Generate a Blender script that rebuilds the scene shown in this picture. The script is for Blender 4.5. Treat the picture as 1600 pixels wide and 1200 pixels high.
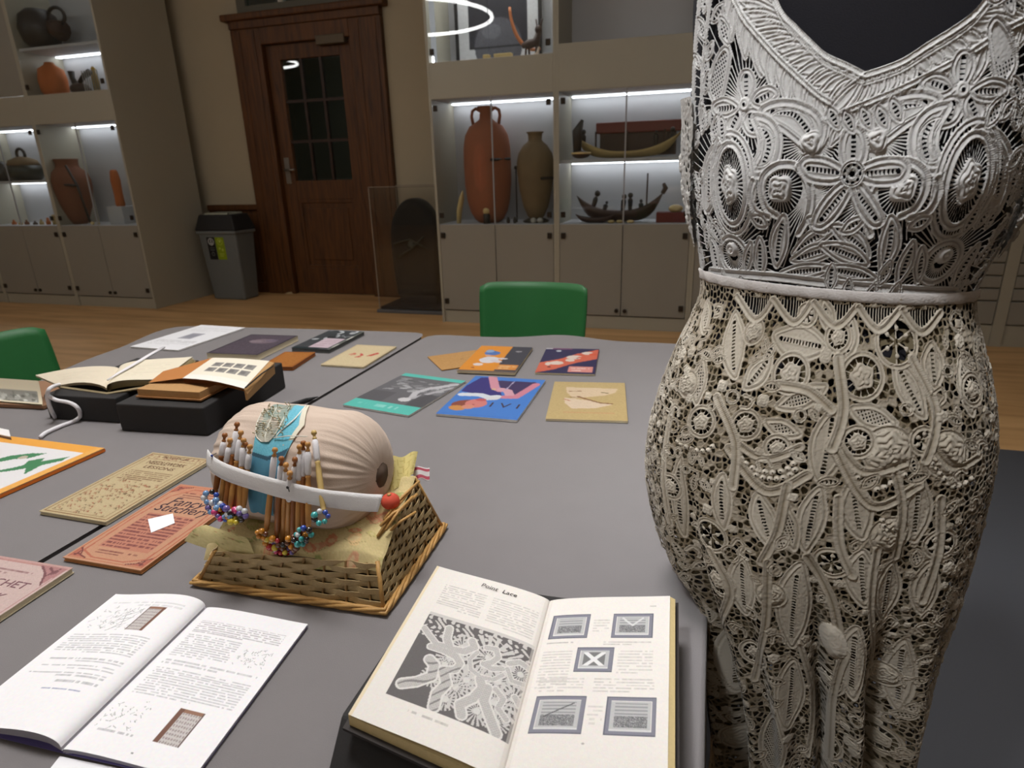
import bpy, bmesh, math, random
import numpy as np
from mathutils import Vector, Matrix

for _o in list(bpy.data.objects):
    bpy.data.objects.remove(_o)
SC = bpy.context.scene
COL = SC.collection
random.seed(7)
rng = np.random.default_rng(11)
PI = math.pi

# ------------------------------------------------------------------ camera
CAM_H = 1.25
FPX = 988.0
CR = np.array([[0.95608542, 0.06922048, -0.28479676],
               [0.29179121, -0.31611858, 0.90273304],
               [-0.02754194, -0.94619109, -0.32243429]])   # columns: right, down, forward
cam_d = bpy.data.cameras.new('camera')
cam = bpy.data.objects.new('camera', cam_d)
COL.objects.link(cam)
cam_d.sensor_width = 36.0
cam_d.sensor_fit = 'HORIZONTAL'
cam_d.lens = 36.0 * FPX / 1600.0
cam_d.clip_start = 0.02
cam_d.clip_end = 60
cam.matrix_world = Matrix(((CR[0, 0], -CR[0, 1], -CR[0, 2], 0), (CR[1, 0], -CR[1, 1], -CR[1, 2], 0),
                           (CR[2, 0], -CR[2, 1], -CR[2, 2], CAM_H), (0, 0, 0, 1)))
cam_d.dof.use_dof = True
cam_d.dof.focus_distance = 0.80
cam_d.dof.aperture_fstop = 9.0
SC.camera = cam

# ------------------------------------------------------------------ world, exposure, added fill lights
SC.view_settings.view_transform = 'Standard'
SC.view_settings.look = 'None'
SC.view_settings.gamma = 1.0
SC.view_settings.use_curve_mapping = False
SC.view_settings.exposure = 0.0
W = bpy.data.worlds.new('world')
SC.world = W
W.use_nodes = True
W.node_tree.nodes['Background'].inputs[0].default_value = (0.9, 0.87, 0.8, 1)
W.node_tree.nodes['Background'].inputs[1].default_value = 0.02


def area_light(name, loc, target, size, power, color, spread=180):
    d = bpy.data.lights.new(name, 'AREA')
    d.shape = 'DISK'
    d.size = size
    d.energy = power
    d.color = color
    d.spread = math.radians(spread)
    o = bpy.data.objects.new(name, d)
    COL.objects.link(o)
    o.location = loc
    o.rotation_euler = (Vector(target) - Vector(loc)).to_track_quat('-Z', 'Y').to_euler()
    return o


area_light('overhead_fill_light', (-0.75, 1.1, 3.6), (-0.7, 1.0, 0.7), 0.9, 31, (1.0, 0.99, 0.985), 120)  # added fill over the tables, not a fixture of the room
area_light('overhead_fill_light', (-2.6, 3.3, 3.6), (-2.6, 3.4, 0.0), 1.0, 4, (1.0, 0.97, 0.93), 130)  # added fill for the floor before the cabinets, no fixture there
area_light('dress_fill_light', (-0.75, -0.55, 3.3), (0.15, 0.70, 1.36), 0.30, 2.7, (0.96, 0.98, 1.0), 32)  # added unseen light that brightens the front of the dress


# ------------------------------------------------------------------ helpers
def px_ray(px, py):
    return CR @ np.array([px - 800.0, py - 600.0, FPX])


def on_z(px, py, z):
    d = px_ray(px, py)
    return d * ((z - CAM_H) / d[2]) + np.array([0, 0, CAM_H])


def on_y(px, py, y):
    d = px_ray(px, py)
    return d * (y / d[1]) + np.array([0, 0, CAM_H])


def lin(c):
    c = np.asarray(c, float)
    return np.where(c <= 0.04045, c / 12.92, ((c + 0.055) / 1.055) ** 2.4)


def rgb(r, g, b):
    return tuple(float(v) for v in lin(np.array([r, g, b]) / 255.0))


MATS = {}


def mat(name, color, rough=0.6, noise=0.0, scale=30.0, bump=0.0, bscale=None, metal=0.0, spec=0.5, stretch=None, sheen=0.0, coat=0.0):
    """Principled material whose colour and relief vary with a procedural noise."""
    if name in MATS:
        return MATS[name]
    m = bpy.data.materials.new(name)
    m.use_nodes = True
    nt = m.node_tree
    b = nt.nodes['Principled BSDF']
    b.inputs['Base Color'].default_value = (*color, 1)
    b.inputs['Roughness'].default_value = rough
    b.inputs['Metallic'].default_value = metal
    b.inputs['Specular IOR Level'].default_value = spec
    b.inputs['Sheen Weight'].default_value = sheen
    b.inputs['Coat Weight'].default_value = coat
    if noise or bump:
        tc = nt.nodes.new('ShaderNodeTexCoord')
        mp = nt.nodes.new('ShaderNodeMapping')
        nt.links.new(tc.outputs['Object'], mp.inputs['Vector'])
        if stretch:
            mp.inputs['Scale'].default_value = stretch
        nz = nt.nodes.new('ShaderNodeTexNoise')
        nz.inputs['Scale'].default_value = scale
        nz.inputs['Detail'].default_value = 4
        nt.links.new(mp.outputs['Vector'], nz.inputs['Vector'])
        if noise:
            mx = nt.nodes.new('ShaderNodeMix')
            mx.data_type = 'RGBA'
            k0, k1 = max(0, 1 - noise), 1 + noise
            mx.inputs[6].default_value = (*[v * k0 for v in color], 1)
            mx.inputs[7].default_value = (*[min(1, v * k1) for v in color], 1)
            nt.links.new(nz.outputs['Fac'], mx.inputs['Factor'])
            nt.links.new(mx.outputs[2], b.inputs['Base Color'])
        if bump:
            n2 = nz
            if bscale:
                n2 = nt.nodes.new('ShaderNodeTexNoise')
                n2.inputs['Scale'].default_value = bscale
                n2.inputs['Detail'].default_value = 3
                nt.links.new(mp.outputs['Vector'], n2.inputs['Vector'])
            bp = nt.nodes.new('ShaderNodeBump')
            bp.inputs['Strength'].default_value = bump
            bp.inputs['Distance'].default_value = 0.002
            nt.links.new(n2.outputs['Fac'], bp.inputs['Height'])
            nt.links.new(bp.outputs['Normal'], b.inputs['Normal'])
    MATS[name] = m
    return m


def mat_col(name, rough=0.7, spec=0.3, bump=0.0, bscale=400.0, sheen=0.0):
    """Principled material that reads the printed colour stored on the mesh."""
    if name in MATS:
        return MATS[name]
    m = bpy.data.materials.new(name)
    m.use_nodes = True
    nt = m.node_tree
    b = nt.nodes['Principled BSDF']
    b.inputs['Roughness'].default_value = rough
    b.inputs['Specular IOR Level'].default_value = spec
    b.inputs['Sheen Weight'].default_value = sheen
    a = nt.nodes.new('ShaderNodeAttribute')
    a.attribute_name = 'Col'
    nz = nt.nodes.new('ShaderNodeTexNoise')
    nz.inputs['Scale'].default_value = bscale
    tc = nt.nodes.new('ShaderNodeTexCoord')
    nt.links.new(tc.outputs['Object'], nz.inputs['Vector'])
    mx = nt.nodes.new('ShaderNodeMix')
    mx.data_type = 'RGBA'
    mx.blend_type = 'MULTIPLY'
    mx.inputs['Factor'].default_value = 0.12
    nt.links.new(a.outputs['Color'], mx.inputs[6])
    nt.links.new(nz.outputs['Color'], mx.inputs[7])
    nt.links.new(mx.outputs[2], b.inputs['Base Color'])
    if bump:
        bp = nt.nodes.new('ShaderNodeBump')
        bp.inputs['Strength'].default_value = bump
        bp.inputs['Distance'].default_value = 0.001
        nt.links.new(nz.outputs['Fac'], bp.inputs['Height'])
        nt.links.new(bp.outputs['Normal'], b.inputs['Normal'])
    MATS[name] = m
    return m


def mat_emit(name, color, strength):
    m = bpy.data.materials.new(name)
    m.use_nodes = True
    nt = m.node_tree
    nt.nodes.clear()
    e = nt.nodes.new('ShaderNodeEmission')
    e.inputs[0].default_value = (*color, 1)
    e.inputs[1].default_value = strength
    o = nt.nodes.new('ShaderNodeOutputMaterial')
    nt.links.new(e.outputs[0], o.inputs[0])
    return m


def mat_glass(name, tint=(0.95, 0.97, 0.97), ior=1.5, rough=0.0):
    """Thin pane: mostly clear, mirror reflection by Fresnel."""
    m = bpy.data.materials.new(name)
    m.use_nodes = True
    nt = m.node_tree
    nt.nodes.clear()
    t = nt.nodes.new('ShaderNodeBsdfTransparent')
    t.inputs[0].default_value = (*tint, 1)
    g = nt.nodes.new('ShaderNodeBsdfGlossy')
    g.inputs['Roughness'].default_value = rough
    f = nt.nodes.new('ShaderNodeFresnel')
    ge = nt.nodes.new('ShaderNodeNewGeometry')
    mi = nt.nodes.new('ShaderNodeMix')
    mi.inputs[2].default_value = ior
    mi.inputs[3].default_value = 1.0 / ior      # the far face of the pane reflects like the near one
    nt.links.new(ge.outputs['Backfacing'], mi.inputs[0])
    nt.links.new(mi.outputs[0], f.inputs[0])
    mx = nt.nodes.new('ShaderNodeMixShader')
    o = nt.nodes.new('ShaderNodeOutputMaterial')
    nt.links.new(f.outputs[0], mx.inputs[0])
    nt.links.new(t.outputs[0], mx.inputs[1])
    nt.links.new(g.outputs[0], mx.inputs[2])
    nt.links.new(mx.outputs[0], o.inputs[0])
    return m


def wood(name, c0, c1, scale=(1, 1, 1), wave=6.0, rough=0.45, dist=4.0, bump=0.1, coat=0.0):
    m = bpy.data.materials.new(name)
    m.use_nodes = True
    nt = m.node_tree
    b = nt.nodes['Principled BSDF']
    b.inputs['Roughness'].default_value = rough
    b.inputs['Coat Weight'].default_value = coat
    tc = nt.nodes.new('ShaderNodeTexCoord')
    mp = nt.nodes.new('ShaderNodeMapping')
    mp.inputs['Scale'].default_value = scale
    nz = nt.nodes.new('ShaderNodeTexNoise')
    nz.inputs['Scale'].default_value = wave
    nz.inputs['Detail'].default_value = 6
    nz.inputs['Distortion'].default_value = dist * 0.2
    cr = nt.nodes.new('ShaderNodeValToRGB')
    cr.color_ramp.elements[0].position = 0.3
    cr.color_ramp.elements[0].color = (*c0, 1)
    cr.color_ramp.elements[1].position = 0.7
    cr.color_ramp.elements[1].color = (*c1, 1)
    nt.links.new(tc.outputs['Object'], mp.inputs['Vector'])
    nt.links.new(mp.outputs['Vector'], nz.inputs['Vector'])
    nt.links.new(nz.outputs['Fac'], cr.inputs['Fac'])
    nt.links.new(cr.outputs['Color'], b.inputs['Base Color'])
    if bump:
        bp = nt.nodes.new('ShaderNodeBump')
        bp.inputs['Strength'].default_value = bump
        bp.inputs['Distance'].default_value = 0.002
        nt.links.new(nz.outputs['Fac'], bp.inputs['Height'])
        nt.links.new(bp.outputs['Normal'], b.inputs['Normal'])
    MATS[name] = m
    return m


class MB:
    """Collects simple shapes and links them as one mesh object."""

    def __init__(s):
        s.v = []
        s.f = []

    def add(s, vs, fs):
        n = len(s.v)
        s.v.extend([tuple(float(c) for c in p) for p in vs])
        s.f.extend([tuple(i + n for i in f) for f in fs])
        return s

    def box(s, x0, x1, y0, y1, z0, z1):
        vs = [(x0, y0, z0), (x1, y0, z0), (x1, y1, z0), (x0, y1, z0), (x0, y0, z1), (x1, y0, z1), (x1, y1, z1), (x0, y1, z1)]
        return s.add(vs, [(0, 3, 2, 1), (4, 5, 6, 7), (0, 1, 5, 4), (1, 2, 6, 5), (2, 3, 7, 6), (3, 0, 4, 7)])

    def hexa(s, bot, top):
        """box from four bottom and four top corners (both counter-clockwise from above)"""
        vs = list(bot) + list(top)
        return s.add(vs, [(0, 3, 2, 1), (4, 5, 6, 7), (0, 1, 5, 4), (1, 2, 6, 5), (2, 3, 7, 6), (3, 0, 4, 7)])

    def obox(s, c, ex, ey, ez):
        c, ex, ey, ez = (np.asarray(a, float) for a in (c, ex, ey, ez))
        return s.hexa([c - ex - ey - ez, c + ex - ey - ez, c + ex + ey - ez, c - ex + ey - ez],
                      [c - ex - ey + ez, c + ex - ey + ez, c + ex + ey + ez, c - ex + ey + ez])

    def prism(s, poly, z0, z1):
        n = len(poly)
        vs = [(p[0], p[1], z0) for p in poly] + [(p[0], p[1], z1) for p in poly]
        fs = [tuple(range(n - 1, -1, -1)), tuple(range(n, 2 * n))]
        fs += [(i, (i + 1) % n, n + (i + 1) % n, n + i) for i in range(n)]
        return s.add(vs, fs)

    def lathe(s, prof, n=20, c=(0, 0, 0), axis=(0, 0, 1), sx=1.0, sy=1.0):
        q = Vector((0, 0, 1)).rotation_difference(Vector(axis)).to_matrix()
        vs, fs = [], []
        for r, z in prof:
            for i in range(n):
                a = 2 * PI * i / n
                p = q @ Vector((r * math.cos(a) * sx, r * math.sin(a) * sy, z))
                vs.append((p[0] + c[0], p[1] + c[1], p[2] + c[2]))
        m = len(prof)
        for j in range(m - 1):
            for i in range(n):
                fs.append((j * n + i, j * n + (i + 1) % n, (j + 1) * n + (i + 1) % n, (j + 1) * n + i))
        if prof[0][0] > 1e-6:
            fs.append(tuple(range(n - 1, -1, -1)))
        if prof[-1][0] > 1e-6:
            fs.append(tuple(range((m - 1) * n, m * n)))
        return s.add(vs, fs)

    def cyl(s, p0, p1, r0, r1=None, n=10):
        r1 = r0 if r1 is None else r1
        d = np.asarray(p1, float) - np.asarray(p0, float)
        L = float(np.linalg.norm(d))
        return s.lathe([(r0, 0), (r1, L)], n, tuple(p0), tuple(d / L))

    def ball(s, c, r, n=10, m=6, sz=1.0, axis=(0, 0, 1)):
        prof = [(max(1e-7, r * math.sin(PI * j / m)), -r * sz * math.cos(PI * j / m)) for j in range(m + 1)]
        return s.lathe(prof, n, c, axis)

    def tube(s, pts, r, n=8, closed=False, flat=1.0):
        P = [Vector(p) for p in pts]
        k = len(P)
        R = r if hasattr(r, '__len__') else [r] * k
        vs, fs = [], []
        up = Vector((0, 0, 1))
        for i in range(k):
            a = P[(i - 1) % k] if (closed or i > 0) else P[i]
            b = P[(i + 1) % k] if (closed or i < k - 1) else P[i]
            t = (b - a).normalized()
            if i == 0:
                u = t.cross(up)
                if u.length < 1e-3:
                    u = t.cross(Vector((1, 0, 0)))
            else:
                u = u - t * u.dot(t)
            u = u.normalized()
            w = t.cross(u)
            for j in range(n):
                an = 2 * PI * j / n
                vs.append(P[i] + u * (R[i] * math.cos(an)) + w * (R[i] * flat * math.sin(an)))
        e = k if closed else k - 1
        for i in range(e):
            for j in range(n):
                i2 = (i + 1) % k
                fs.append((i * n + j, i * n + (j + 1) % n, i2 * n + (j + 1) % n, i2 * n + j))
        if not closed:
            fs.append(tuple(range(n - 1, -1, -1)))
            fs.append(tuple(range((k - 1) * n, k * n)))
        return s.add(vs, fs)

    def build(s, name, m, parent=None, smooth=False, bevel=0.0, sub=0):
        me = bpy.data.meshes.new(name)
        me.from_pydata(s.v, [], s.f)
        me.update()
        return link(name, me, m, parent, smooth, bevel, sub)


def link(name, me, m, parent=None, smooth=False, bevel=0.0, sub=0):
    if m is not None:
        me.materials.append(m)
    if smooth:
        me.polygons.foreach_set('use_smooth', [True] * len(me.polygons))
    o = bpy.data.objects.new(name, me)
    COL.objects.link(o)
    if parent is not None:
        o.parent = parent
        o.matrix_parent_inverse = base_inv(parent)
    if bevel:
        b = o.modifiers.new('bevel', 'BEVEL')
        b.width = bevel
        b.segments = 2
        b.limit_method = 'ANGLE'
    if sub:
        b = o.modifiers.new('sub', 'SUBSURF')
        b.levels = b.render_levels = sub
    return o


def base_inv(p):
    """parts are built in world coordinates: undo the place of the thing they hang under"""
    return Matrix.Translation(p.location).inverted() if p.parent is None else Matrix.Identity(4)


def thing(name, loc, label, cat, group=None):
    o = bpy.data.objects.new(name, None)
    COL.objects.link(o)
    o.location = [float(c) for c in loc]
    o.empty_display_size = 0.05
    o['label'] = label
    o['category'] = cat
    if group:
        o['group'] = group
    return o


def tag(o, label, cat, group=None):
    o['label'] = label
    o['category'] = cat
    if group:
        o['group'] = group
    return o


def struct(o):
    o['kind'] = 'structure'
    return o


def text_obj(name, body, loc, ex, ey, size, m, parent, shear=0.0, extrude=0.00005, align='CENTER', width=None):
    """flat printed lettering lying in the plane of ex (reading direction) and ey (up of the letters)"""
    cu = bpy.data.curves.new(name, 'FONT')
    cu.body = body
    cu.size = size
    cu.align_x = align
    cu.align_y = 'CENTER'
    cu.shear = shear
    cu.extrude = extrude
    cu.resolution_u = 3
    cu.materials.append(m)
    o = bpy.data.objects.new(name, cu)
    COL.objects.link(o)
    ex = Vector([float(c) for c in ex]).normalized()
    ey = Vector([float(c) for c in ey])
    ey = (ey - ex * ey.dot(ex)).normalized()
    ez = ex.cross(ey)
    k = 1.0
    if width:
        bpy.context.view_layer.update()
        k = width / max(1e-6, o.dimensions.x)
    Mx = Matrix(((ex[0] * k, ey[0], ez[0], loc[0]), (ex[1] * k, ey[1], ez[1], loc[1]), (ex[2] * k, ey[2], ez[2], loc[2]), (0, 0, 0, 1)))
    bpy.context.view_layer.update()
    dg = bpy.context.evaluated_depsgraph_get()
    me = bpy.data.meshes.new_from_object(o.evaluated_get(dg))
    bpy.data.objects.remove(o)
    me.transform(Mx)
    me.materials.clear()
    return link(name, me, m, parent)


class Canvas:
    """A sheet of print: colours on a fine grid, x to the right and y down, both 0..1."""

    def __init__(s, w, h, res, col):
        s.w, s.h = w, h
        s.nx, s.ny = max(4, int(round(w / res))), max(4, int(round(h / res)))
        s.x, s.y = np.meshgrid(np.linspace(0, 1, s.nx), np.linspace(0, 1, s.ny))
        s.img = np.ones((s.ny, s.nx, 3)) * (np.array(col, float) / 255.0)

    def put(s, mask, c, a=1.0):
        m = mask.astype(float)[..., None] * a
        s.img = s.img * (1 - m) + m * (np.array(c, float) / 255.0)
        return s

    def rect(s, x0, y0, x1, y1, c, a=1.0):
        return s.put((s.x >= x0) & (s.x <= x1) & (s.y >= y0) & (s.y <= y1), c, a)

    def frame(s, x0, y0, x1, y1, wd, c, a=1.0):
        wx, wy = wd / s.w, wd / s.h
        o = (s.x >= x0) & (s.x <= x1) & (s.y >= y0) & (s.y <= y1)
        i = (s.x >= x0 + wx) & (s.x <= x1 - wx) & (s.y >= y0 + wy) & (s.y <= y1 - wy)
        return s.put(o & ~i, c, a)

    def ell(s, cx, cy, rx, ry, c, a=1.0, rot=0.0):
        dx, dy = (s.x - cx) * s.w, (s.y - cy) * s.h
        ca, sa = math.cos(rot), math.sin(rot)
        u, v = (dx * ca + dy * sa) / (rx * s.w), (-dx * sa + dy * ca) / (ry * s.w)
        return s.put(u * u + v * v <= 1, c, a)

    def poly(s, pts, c, a=1.0):
        m = np.zeros(s.x.shape, bool)
        n = len(pts)
        for i in range(n):
            (x1, y1), (x2, y2) = pts[i], pts[(i + 1) % n]
            if y1 == y2:
                continue
            t = ((y1 > s.y) != (y2 > s.y)) & (s.x < (x2 - x1) * (s.y - y1) / (y2 - y1) + x1)
            m ^= t
        return s.put(m, c, a)

    def line(s, pts, wd, c, a=1.0):
        d = np.full(s.x.shape, 9.0)
        for (x1, y1), (x2, y2) in zip(pts[:-1], pts[1:]):
            ax, ay, bx, by = x1 * s.w, y1 * s.h, x2 * s.w, y2 * s.h
            px, py = s.x * s.w - ax, s.y * s.h - ay
            ex, ey = bx - ax, by - ay
            t = np.clip((px * ex + py * ey) / (ex * ex + ey * ey + 1e-12), 0, 1)
            d = np.minimum(d, np.hypot(px - t * ex, py - t * ey))
        return s.put(d < wd / 2, c, a)

    def text(s, x0, y0, x1, y1, rows, c, a=0.6, seed=1, ch=None, fill=0.5, last=0.6):
        """rows of words too small to read"""
        r = np.random.default_rng(seed)
        ch = ch or (x1 - x0) / 46
        for k in range(rows):
            yc0 = y0 + (y1 - y0) * (k + 0.5 - fill / 2) / rows
            yc1 = y0 + (y1 - y0) * (k + 0.5 + fill / 2) / rows
            n = int((x1 - x0) / ch) + 1
            on = r.random(n) > 0.16
            st = 0.55 + 0.45 * r.random(n)
            xe = x1 if k < rows - 1 else x0 + (x1 - x0) * last
            idx = np.clip(((s.x - x0) / ch).astype(int), 0, n - 1)
            m = (s.x >= x0) & (s.x <= xe) & (s.y >= yc0) & (s.y <= yc1)
            mm = m * on[idx] * st[idx]
            q = mm[..., None] * a
            s.img = s.img * (1 - q) + q * (np.array(c, float) / 255.0)
        return s

    def speck(s, amp, seed=3, cell=1):
        r = np.random.default_rng(seed)
        z = r.normal(0, amp, (s.ny // cell + 2, s.nx // cell + 2))
        z = np.kron(z, np.ones((cell, cell)))[:s.ny, :s.nx]
        s.img = np.clip(s.img + z[..., None], 0, 1)
        return s

    def mesh(s, name, fn, m, parent=None, smooth=True):
        """fn(x, y) -> world points for the whole grid"""
        P = fn(s.x, s.y).reshape(-1, 3)
        return grid_mesh(name, P, s.ny, s.nx, lin(s.img).reshape(-1, 3), m, parent, smooth)


def grid_mesh(name, P, ny, nx, C, m, parent=None, smooth=True):
    i = np.arange(ny * nx).reshape(ny, nx)
    F = np.stack([i[:-1, :-1], i[1:, :-1], i[1:, 1:], i[:-1, 1:]], -1).reshape(-1, 4)
    me = np_mesh(name, P, F, C)
    return link(name, me, m, parent, smooth)


def np_mesh(name, P, F, C=None):
    me = bpy.data.meshes.new(name)
    k = F.shape[1]
    me.vertices.add(len(P))
    me.vertices.foreach_set('co', np.ascontiguousarray(P, np.float32).ravel())
    me.loops.add(F.size)
    me.loops.foreach_set('vertex_index', np.ascontiguousarray(F, np.int32).ravel())
    me.polygons.add(len(F))
    me.polygons.foreach_set('loop_start', np.arange(0, F.size, k, dtype=np.int32))
    me.polygons.foreach_set('loop_total', np.full(len(F), k, np.int32))
    me.update(calc_edges=True)
    if C is not None:
        a = me.color_attributes.new('Col', 'FLOAT_COLOR', 'POINT')
        a.data.foreach_set('color', np.concatenate([C, np.ones((len(C), 1))], 1).astype(np.float32).ravel())
    return me


def fit_rect(pts, z):
    """four picked corners (far-left, far-right, near-right, near-left) -> centre, half-axes of the best rectangle at height z"""
    A, B, C, D = [on_z(*p, z)[:2] for p in pts]
    c = (A + B + C + D) / 4
    u = (B - A + C - D) / 2
    v = (A - D + B - C) / 2
    lu, lv = np.linalg.norm(u), np.linalg.norm(v)
    u, v = u / lu, v / lv
    a = (math.atan2(u[1], u[0]) + math.atan2(v[1], v[0]) - PI / 2) / 2
    u = np.array([math.cos(a), math.sin(a)])
    v = np.array([-u[1], u[0]])
    return c, u, v, lu, lv
# ------------------------------------------------------------------ palette
M_WALL = mat('wall_paint', rgb(176, 165, 142), 0.8, 0.04, 3, 0.05, 200)
M_CEIL = mat('ceiling_paint', rgb(200, 196, 186), 0.9, 0.03, 3)
M_CAB = mat('cabinet_laminate', rgb(160, 155, 140), 0.5, 0.03, 4)
M_CABD = mat('cabinet_door_laminate', rgb(140, 136, 127), 0.45, 0.03, 4)
M_CABIN = mat('cabinet_inside', rgb(178, 178, 180), 0.6, 0.03, 4)
M_DARK = mat('dark_metal', rgb(52, 44, 36), 0.5, 0.1, 20, metal=0.6)
M_STEEL = mat('brushed_steel', rgb(150, 145, 138), 0.35, 0.1, 60, metal=0.9)
M_FLOOR = wood('oak_floor', rgb(176, 134, 86), rgb(214, 172, 120), (0.35, 3.2, 1), 3.0, 0.45, 3.0, 0.05)
M_DOORW = wood('stained_door_wood', rgb(64, 36, 12), rgb(100, 60, 22), (6, 6, 0.5), 5.0, 0.55, 4.0, 0.08, 0.0)
M_GLASS = mat_glass('clear_glass')
M_ACRYL = mat_glass('acrylic_sheet', (0.97, 0.97, 0.97), 1.49)
M_DGLASS = mat_glass('door_glass', (0.75, 0.8, 0.78))
M_BLACK = mat('matte_black', rgb(28, 27, 28), 0.7, 0.1, 40)
M_LED = mat_emit('led_strip_glow', (0.93, 0.95, 1.0), 7.0)
M_LED2 = mat_emit('led_and_fill_glow', (0.95, 0.96, 1.0), 45.0)
M_BARW = mat('dark_glazing_wood', rgb(48, 28, 16), 0.5, 0.1, 30)
M_GREY_MAT = mat('dark_grey_mat', rgb(66, 67, 72), 0.9, 0.05, 200)

YF = 4.975          # cabinet fronts
YW = 6.0            # back wall with the door
TZ = 0.74           # table height


# ------------------------------------------------------------------ room
def room():
    b = MB().box(-11.2, 5.2, -4.2, 8.4, -0.12, 0.0)
    struct(b.build('floor', M_FLOOR))
    struct(MB().box(-11.2, 5.2, -4.2, 8.4, 3.7, 3.8).build('ceiling', M_CEIL))
    struct(MB().box(-11.2, -11.05, -4.2, 8.4, 0, 3.7).build('wall_left', M_WALL))
    struct(MB().box(5.05, 5.2, -4.2, 8.4, 0, 3.7).build('wall_right', M_WALL))
    struct(MB().box(-11.05, 5.05, -4.2, -4.05, 0, 3.7).build('wall_front', M_WALL))
    w = MB()
    w.box(-11.05, -4.60, YW, YW + 0.18, 0, 3.7)
    w.box(-3.14, 5.05, YW, YW + 0.18, 0, 3.7)
    w.box(-4.60, -3.14, YW, YW + 0.18, 3.45, 3.7)
    struct(w.build('wall_back', M_WALL))
    struct(MB().box(-11.05, 5.05, 8.2, 8.4, 0, 3.7).build('wall_corridor', mat('corridor_paint', rgb(120, 124, 118), 0.8, 0.05, 3)))
    # wainscot left of the door, with its rail
    t = MB().box(-5.36, -4.72, YW - 0.02, YW, 0.0, 0.90)
    t = struct(t.build('trim_1', M_DOORW))
    MB().box(-5.36, -4.71, YW - 0.05, YW, 0.90, 0.96).build('rail', M_DOORW, t, bevel=0.008)
    for k in range(3):
        x = -5.33 + k * 0.205
        MB().box(x, x + 0.19, YW - 0.032, YW - 0.018, 0.14, 0.86).build('panel', M_DOORW, t, bevel=0.006)
    MB().box(-5.36, -4.72, YW - 0.035, YW, 0.0, 0.11).build('skirting_board', M_DOORW, t, bevel=0.005)
    # door casing
    c = MB().box(-4.70, -4.36, YW - 0.06, YW + 0.02, 0, 2.62)
    c = struct(c.build('trim_2', M_DOORW, bevel=0.008))
    MB().box(-3.38, -3.04, YW - 0.06, YW + 0.02, 0, 2.62).build('casing', M_DOORW, c, bevel=0.008)
    MB().box(-4.36, -3.38, YW - 0.06, YW + 0.02, 2.47, 2.62).build('header', M_DOORW, c, bevel=0.006)
    MB().box(-4.70, -3.04, YW - 0.075, YW + 0.02, 2.62, 2.69).build('header', M_DOORW, c, bevel=0.006)
    MB().box(-4.76, -2.98, YW - 0.11, YW + 0.02, 2.69, 2.75).build('cornice', M_DOORW, c, bevel=0.012)
    for x in (-4.62, -4.45, -3.30, -3.12):
        MB().box(x, x + 0.03, YW - 0.068, YW - 0.05, 0.02, 2.6).build('moulding', M_DOORW, c, bevel=0.004)
    # transom window above the door
    t = MB()
    t.box(-4.60, -3.14, YW - 0.03, YW + 0.05, 2.75, 2.82).box(-4.60, -3.14, YW - 0.03, YW + 0.05, 3.38, 3.45)
    M_TR = mat('transom_paint', rgb(96, 92, 80), 0.6, 0.05, 10)
    t.box(-4.60, -4.50, YW - 0.03, YW + 0.05, 2.82, 3.38).box(-3.24, -3.14, YW - 0.03, YW + 0.05, 2.82, 3.38)
    t = struct(t.build('window_1', M_TR))
    for x in (-4.13, -3.64):
        MB().box(x, x + 0.05, YW - 0.02, YW + 0.04, 2.82, 3.38).build('mullion', mat('white_mullion', rgb(190, 186, 176), 0.6), t)
    MB().box(-4.50, -3.24, YW + 0.0, YW + 0.006, 2.82, 3.38).build('pane', M_DGLASS, t)
    # door leaf: stiles, rails, glazing bars, panes, lower panel
    d = MB()
    x0, x1 = -4.355, -3.385
    d.box(x0, x0 + 0.15, YW, YW + 0.05, 0.01, 2.465).box(x1 - 0.15, x1, YW, YW + 0.05, 0.01, 2.465)
    d.box(x0 + 0.15, x1 - 0.15, YW, YW + 0.05, 2.33, 2.465).box(x0 + 0.15, x1 - 0.15, YW, YW + 0.05, 1.0, 1.19)
    d.box(x0 + 0.15, x1 - 0.15, YW, YW + 0.05, 0.01, 0.28)
    d = struct(d.build('door_1', M_DOORW, bevel=0.004))
    gx0, gx1, gz0, gz1 = x0 + 0.15, x1 - 0.15, 1.19, 2.33
    for k in (1, 2):
        x = gx0 + (gx1 - gx0) * k / 3
        MB().box(x - 0.014, x + 0.014, YW + 0.008, YW + 0.042, gz0, gz1).build('glazing_bar', M_BARW, d)
        z = gz0 + (gz1 - gz0) * k / 3
        MB().box(gx0, gx1, YW + 0.01, YW + 0.04, z - 0.014, z + 0.014).build('glazing_bar', M_BARW, d)
    for i in range(3):
        for j in range(3):
            xa, xb = gx0 + (gx1 - gx0) * i / 3, gx0 + (gx1 - gx0) * (i + 1) / 3
            za, zb = gz0 + (gz1 - gz0) * j / 3, gz0 + (gz1 - gz0) * (j + 1) / 3
            MB().box(xa + 0.013, xb - 0.013, YW + 0.022, YW + 0.027, za + 0.013, zb - 0.013).build('pane', M_DGLASS, d)
    MB().box(gx0, gx1, YW + 0.018, YW + 0.034, 0.28, 1.0).build('panel', M_DOORW, d)
    MB().box(gx0 + 0.09, gx1 - 0.09, YW + 0.006, YW + 0.02, 0.37, 0.91).build('raised_panel', M_DOORW, d, bevel=0.01)
    for z in (0.28, 0.965):
        MB().box(gx0, gx1, YW + 0.004, YW + 0.02, z, z + 0.035).build('moulding', M_DOORW, d, bevel=0.004)
    for x in (gx0, gx1 - 0.035):
        MB().box(x, x + 0.035, YW + 0.004, YW + 0.02, 0.31, 0.97).build('moulding', M_DOORW, d, bevel=0.004)
    h = MB().box(x0 + 0.04, x0 + 0.10, YW - 0.008, YW, 1.16, 1.42).build('handle_plate', M_STEEL, d, bevel=0.004)
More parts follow.
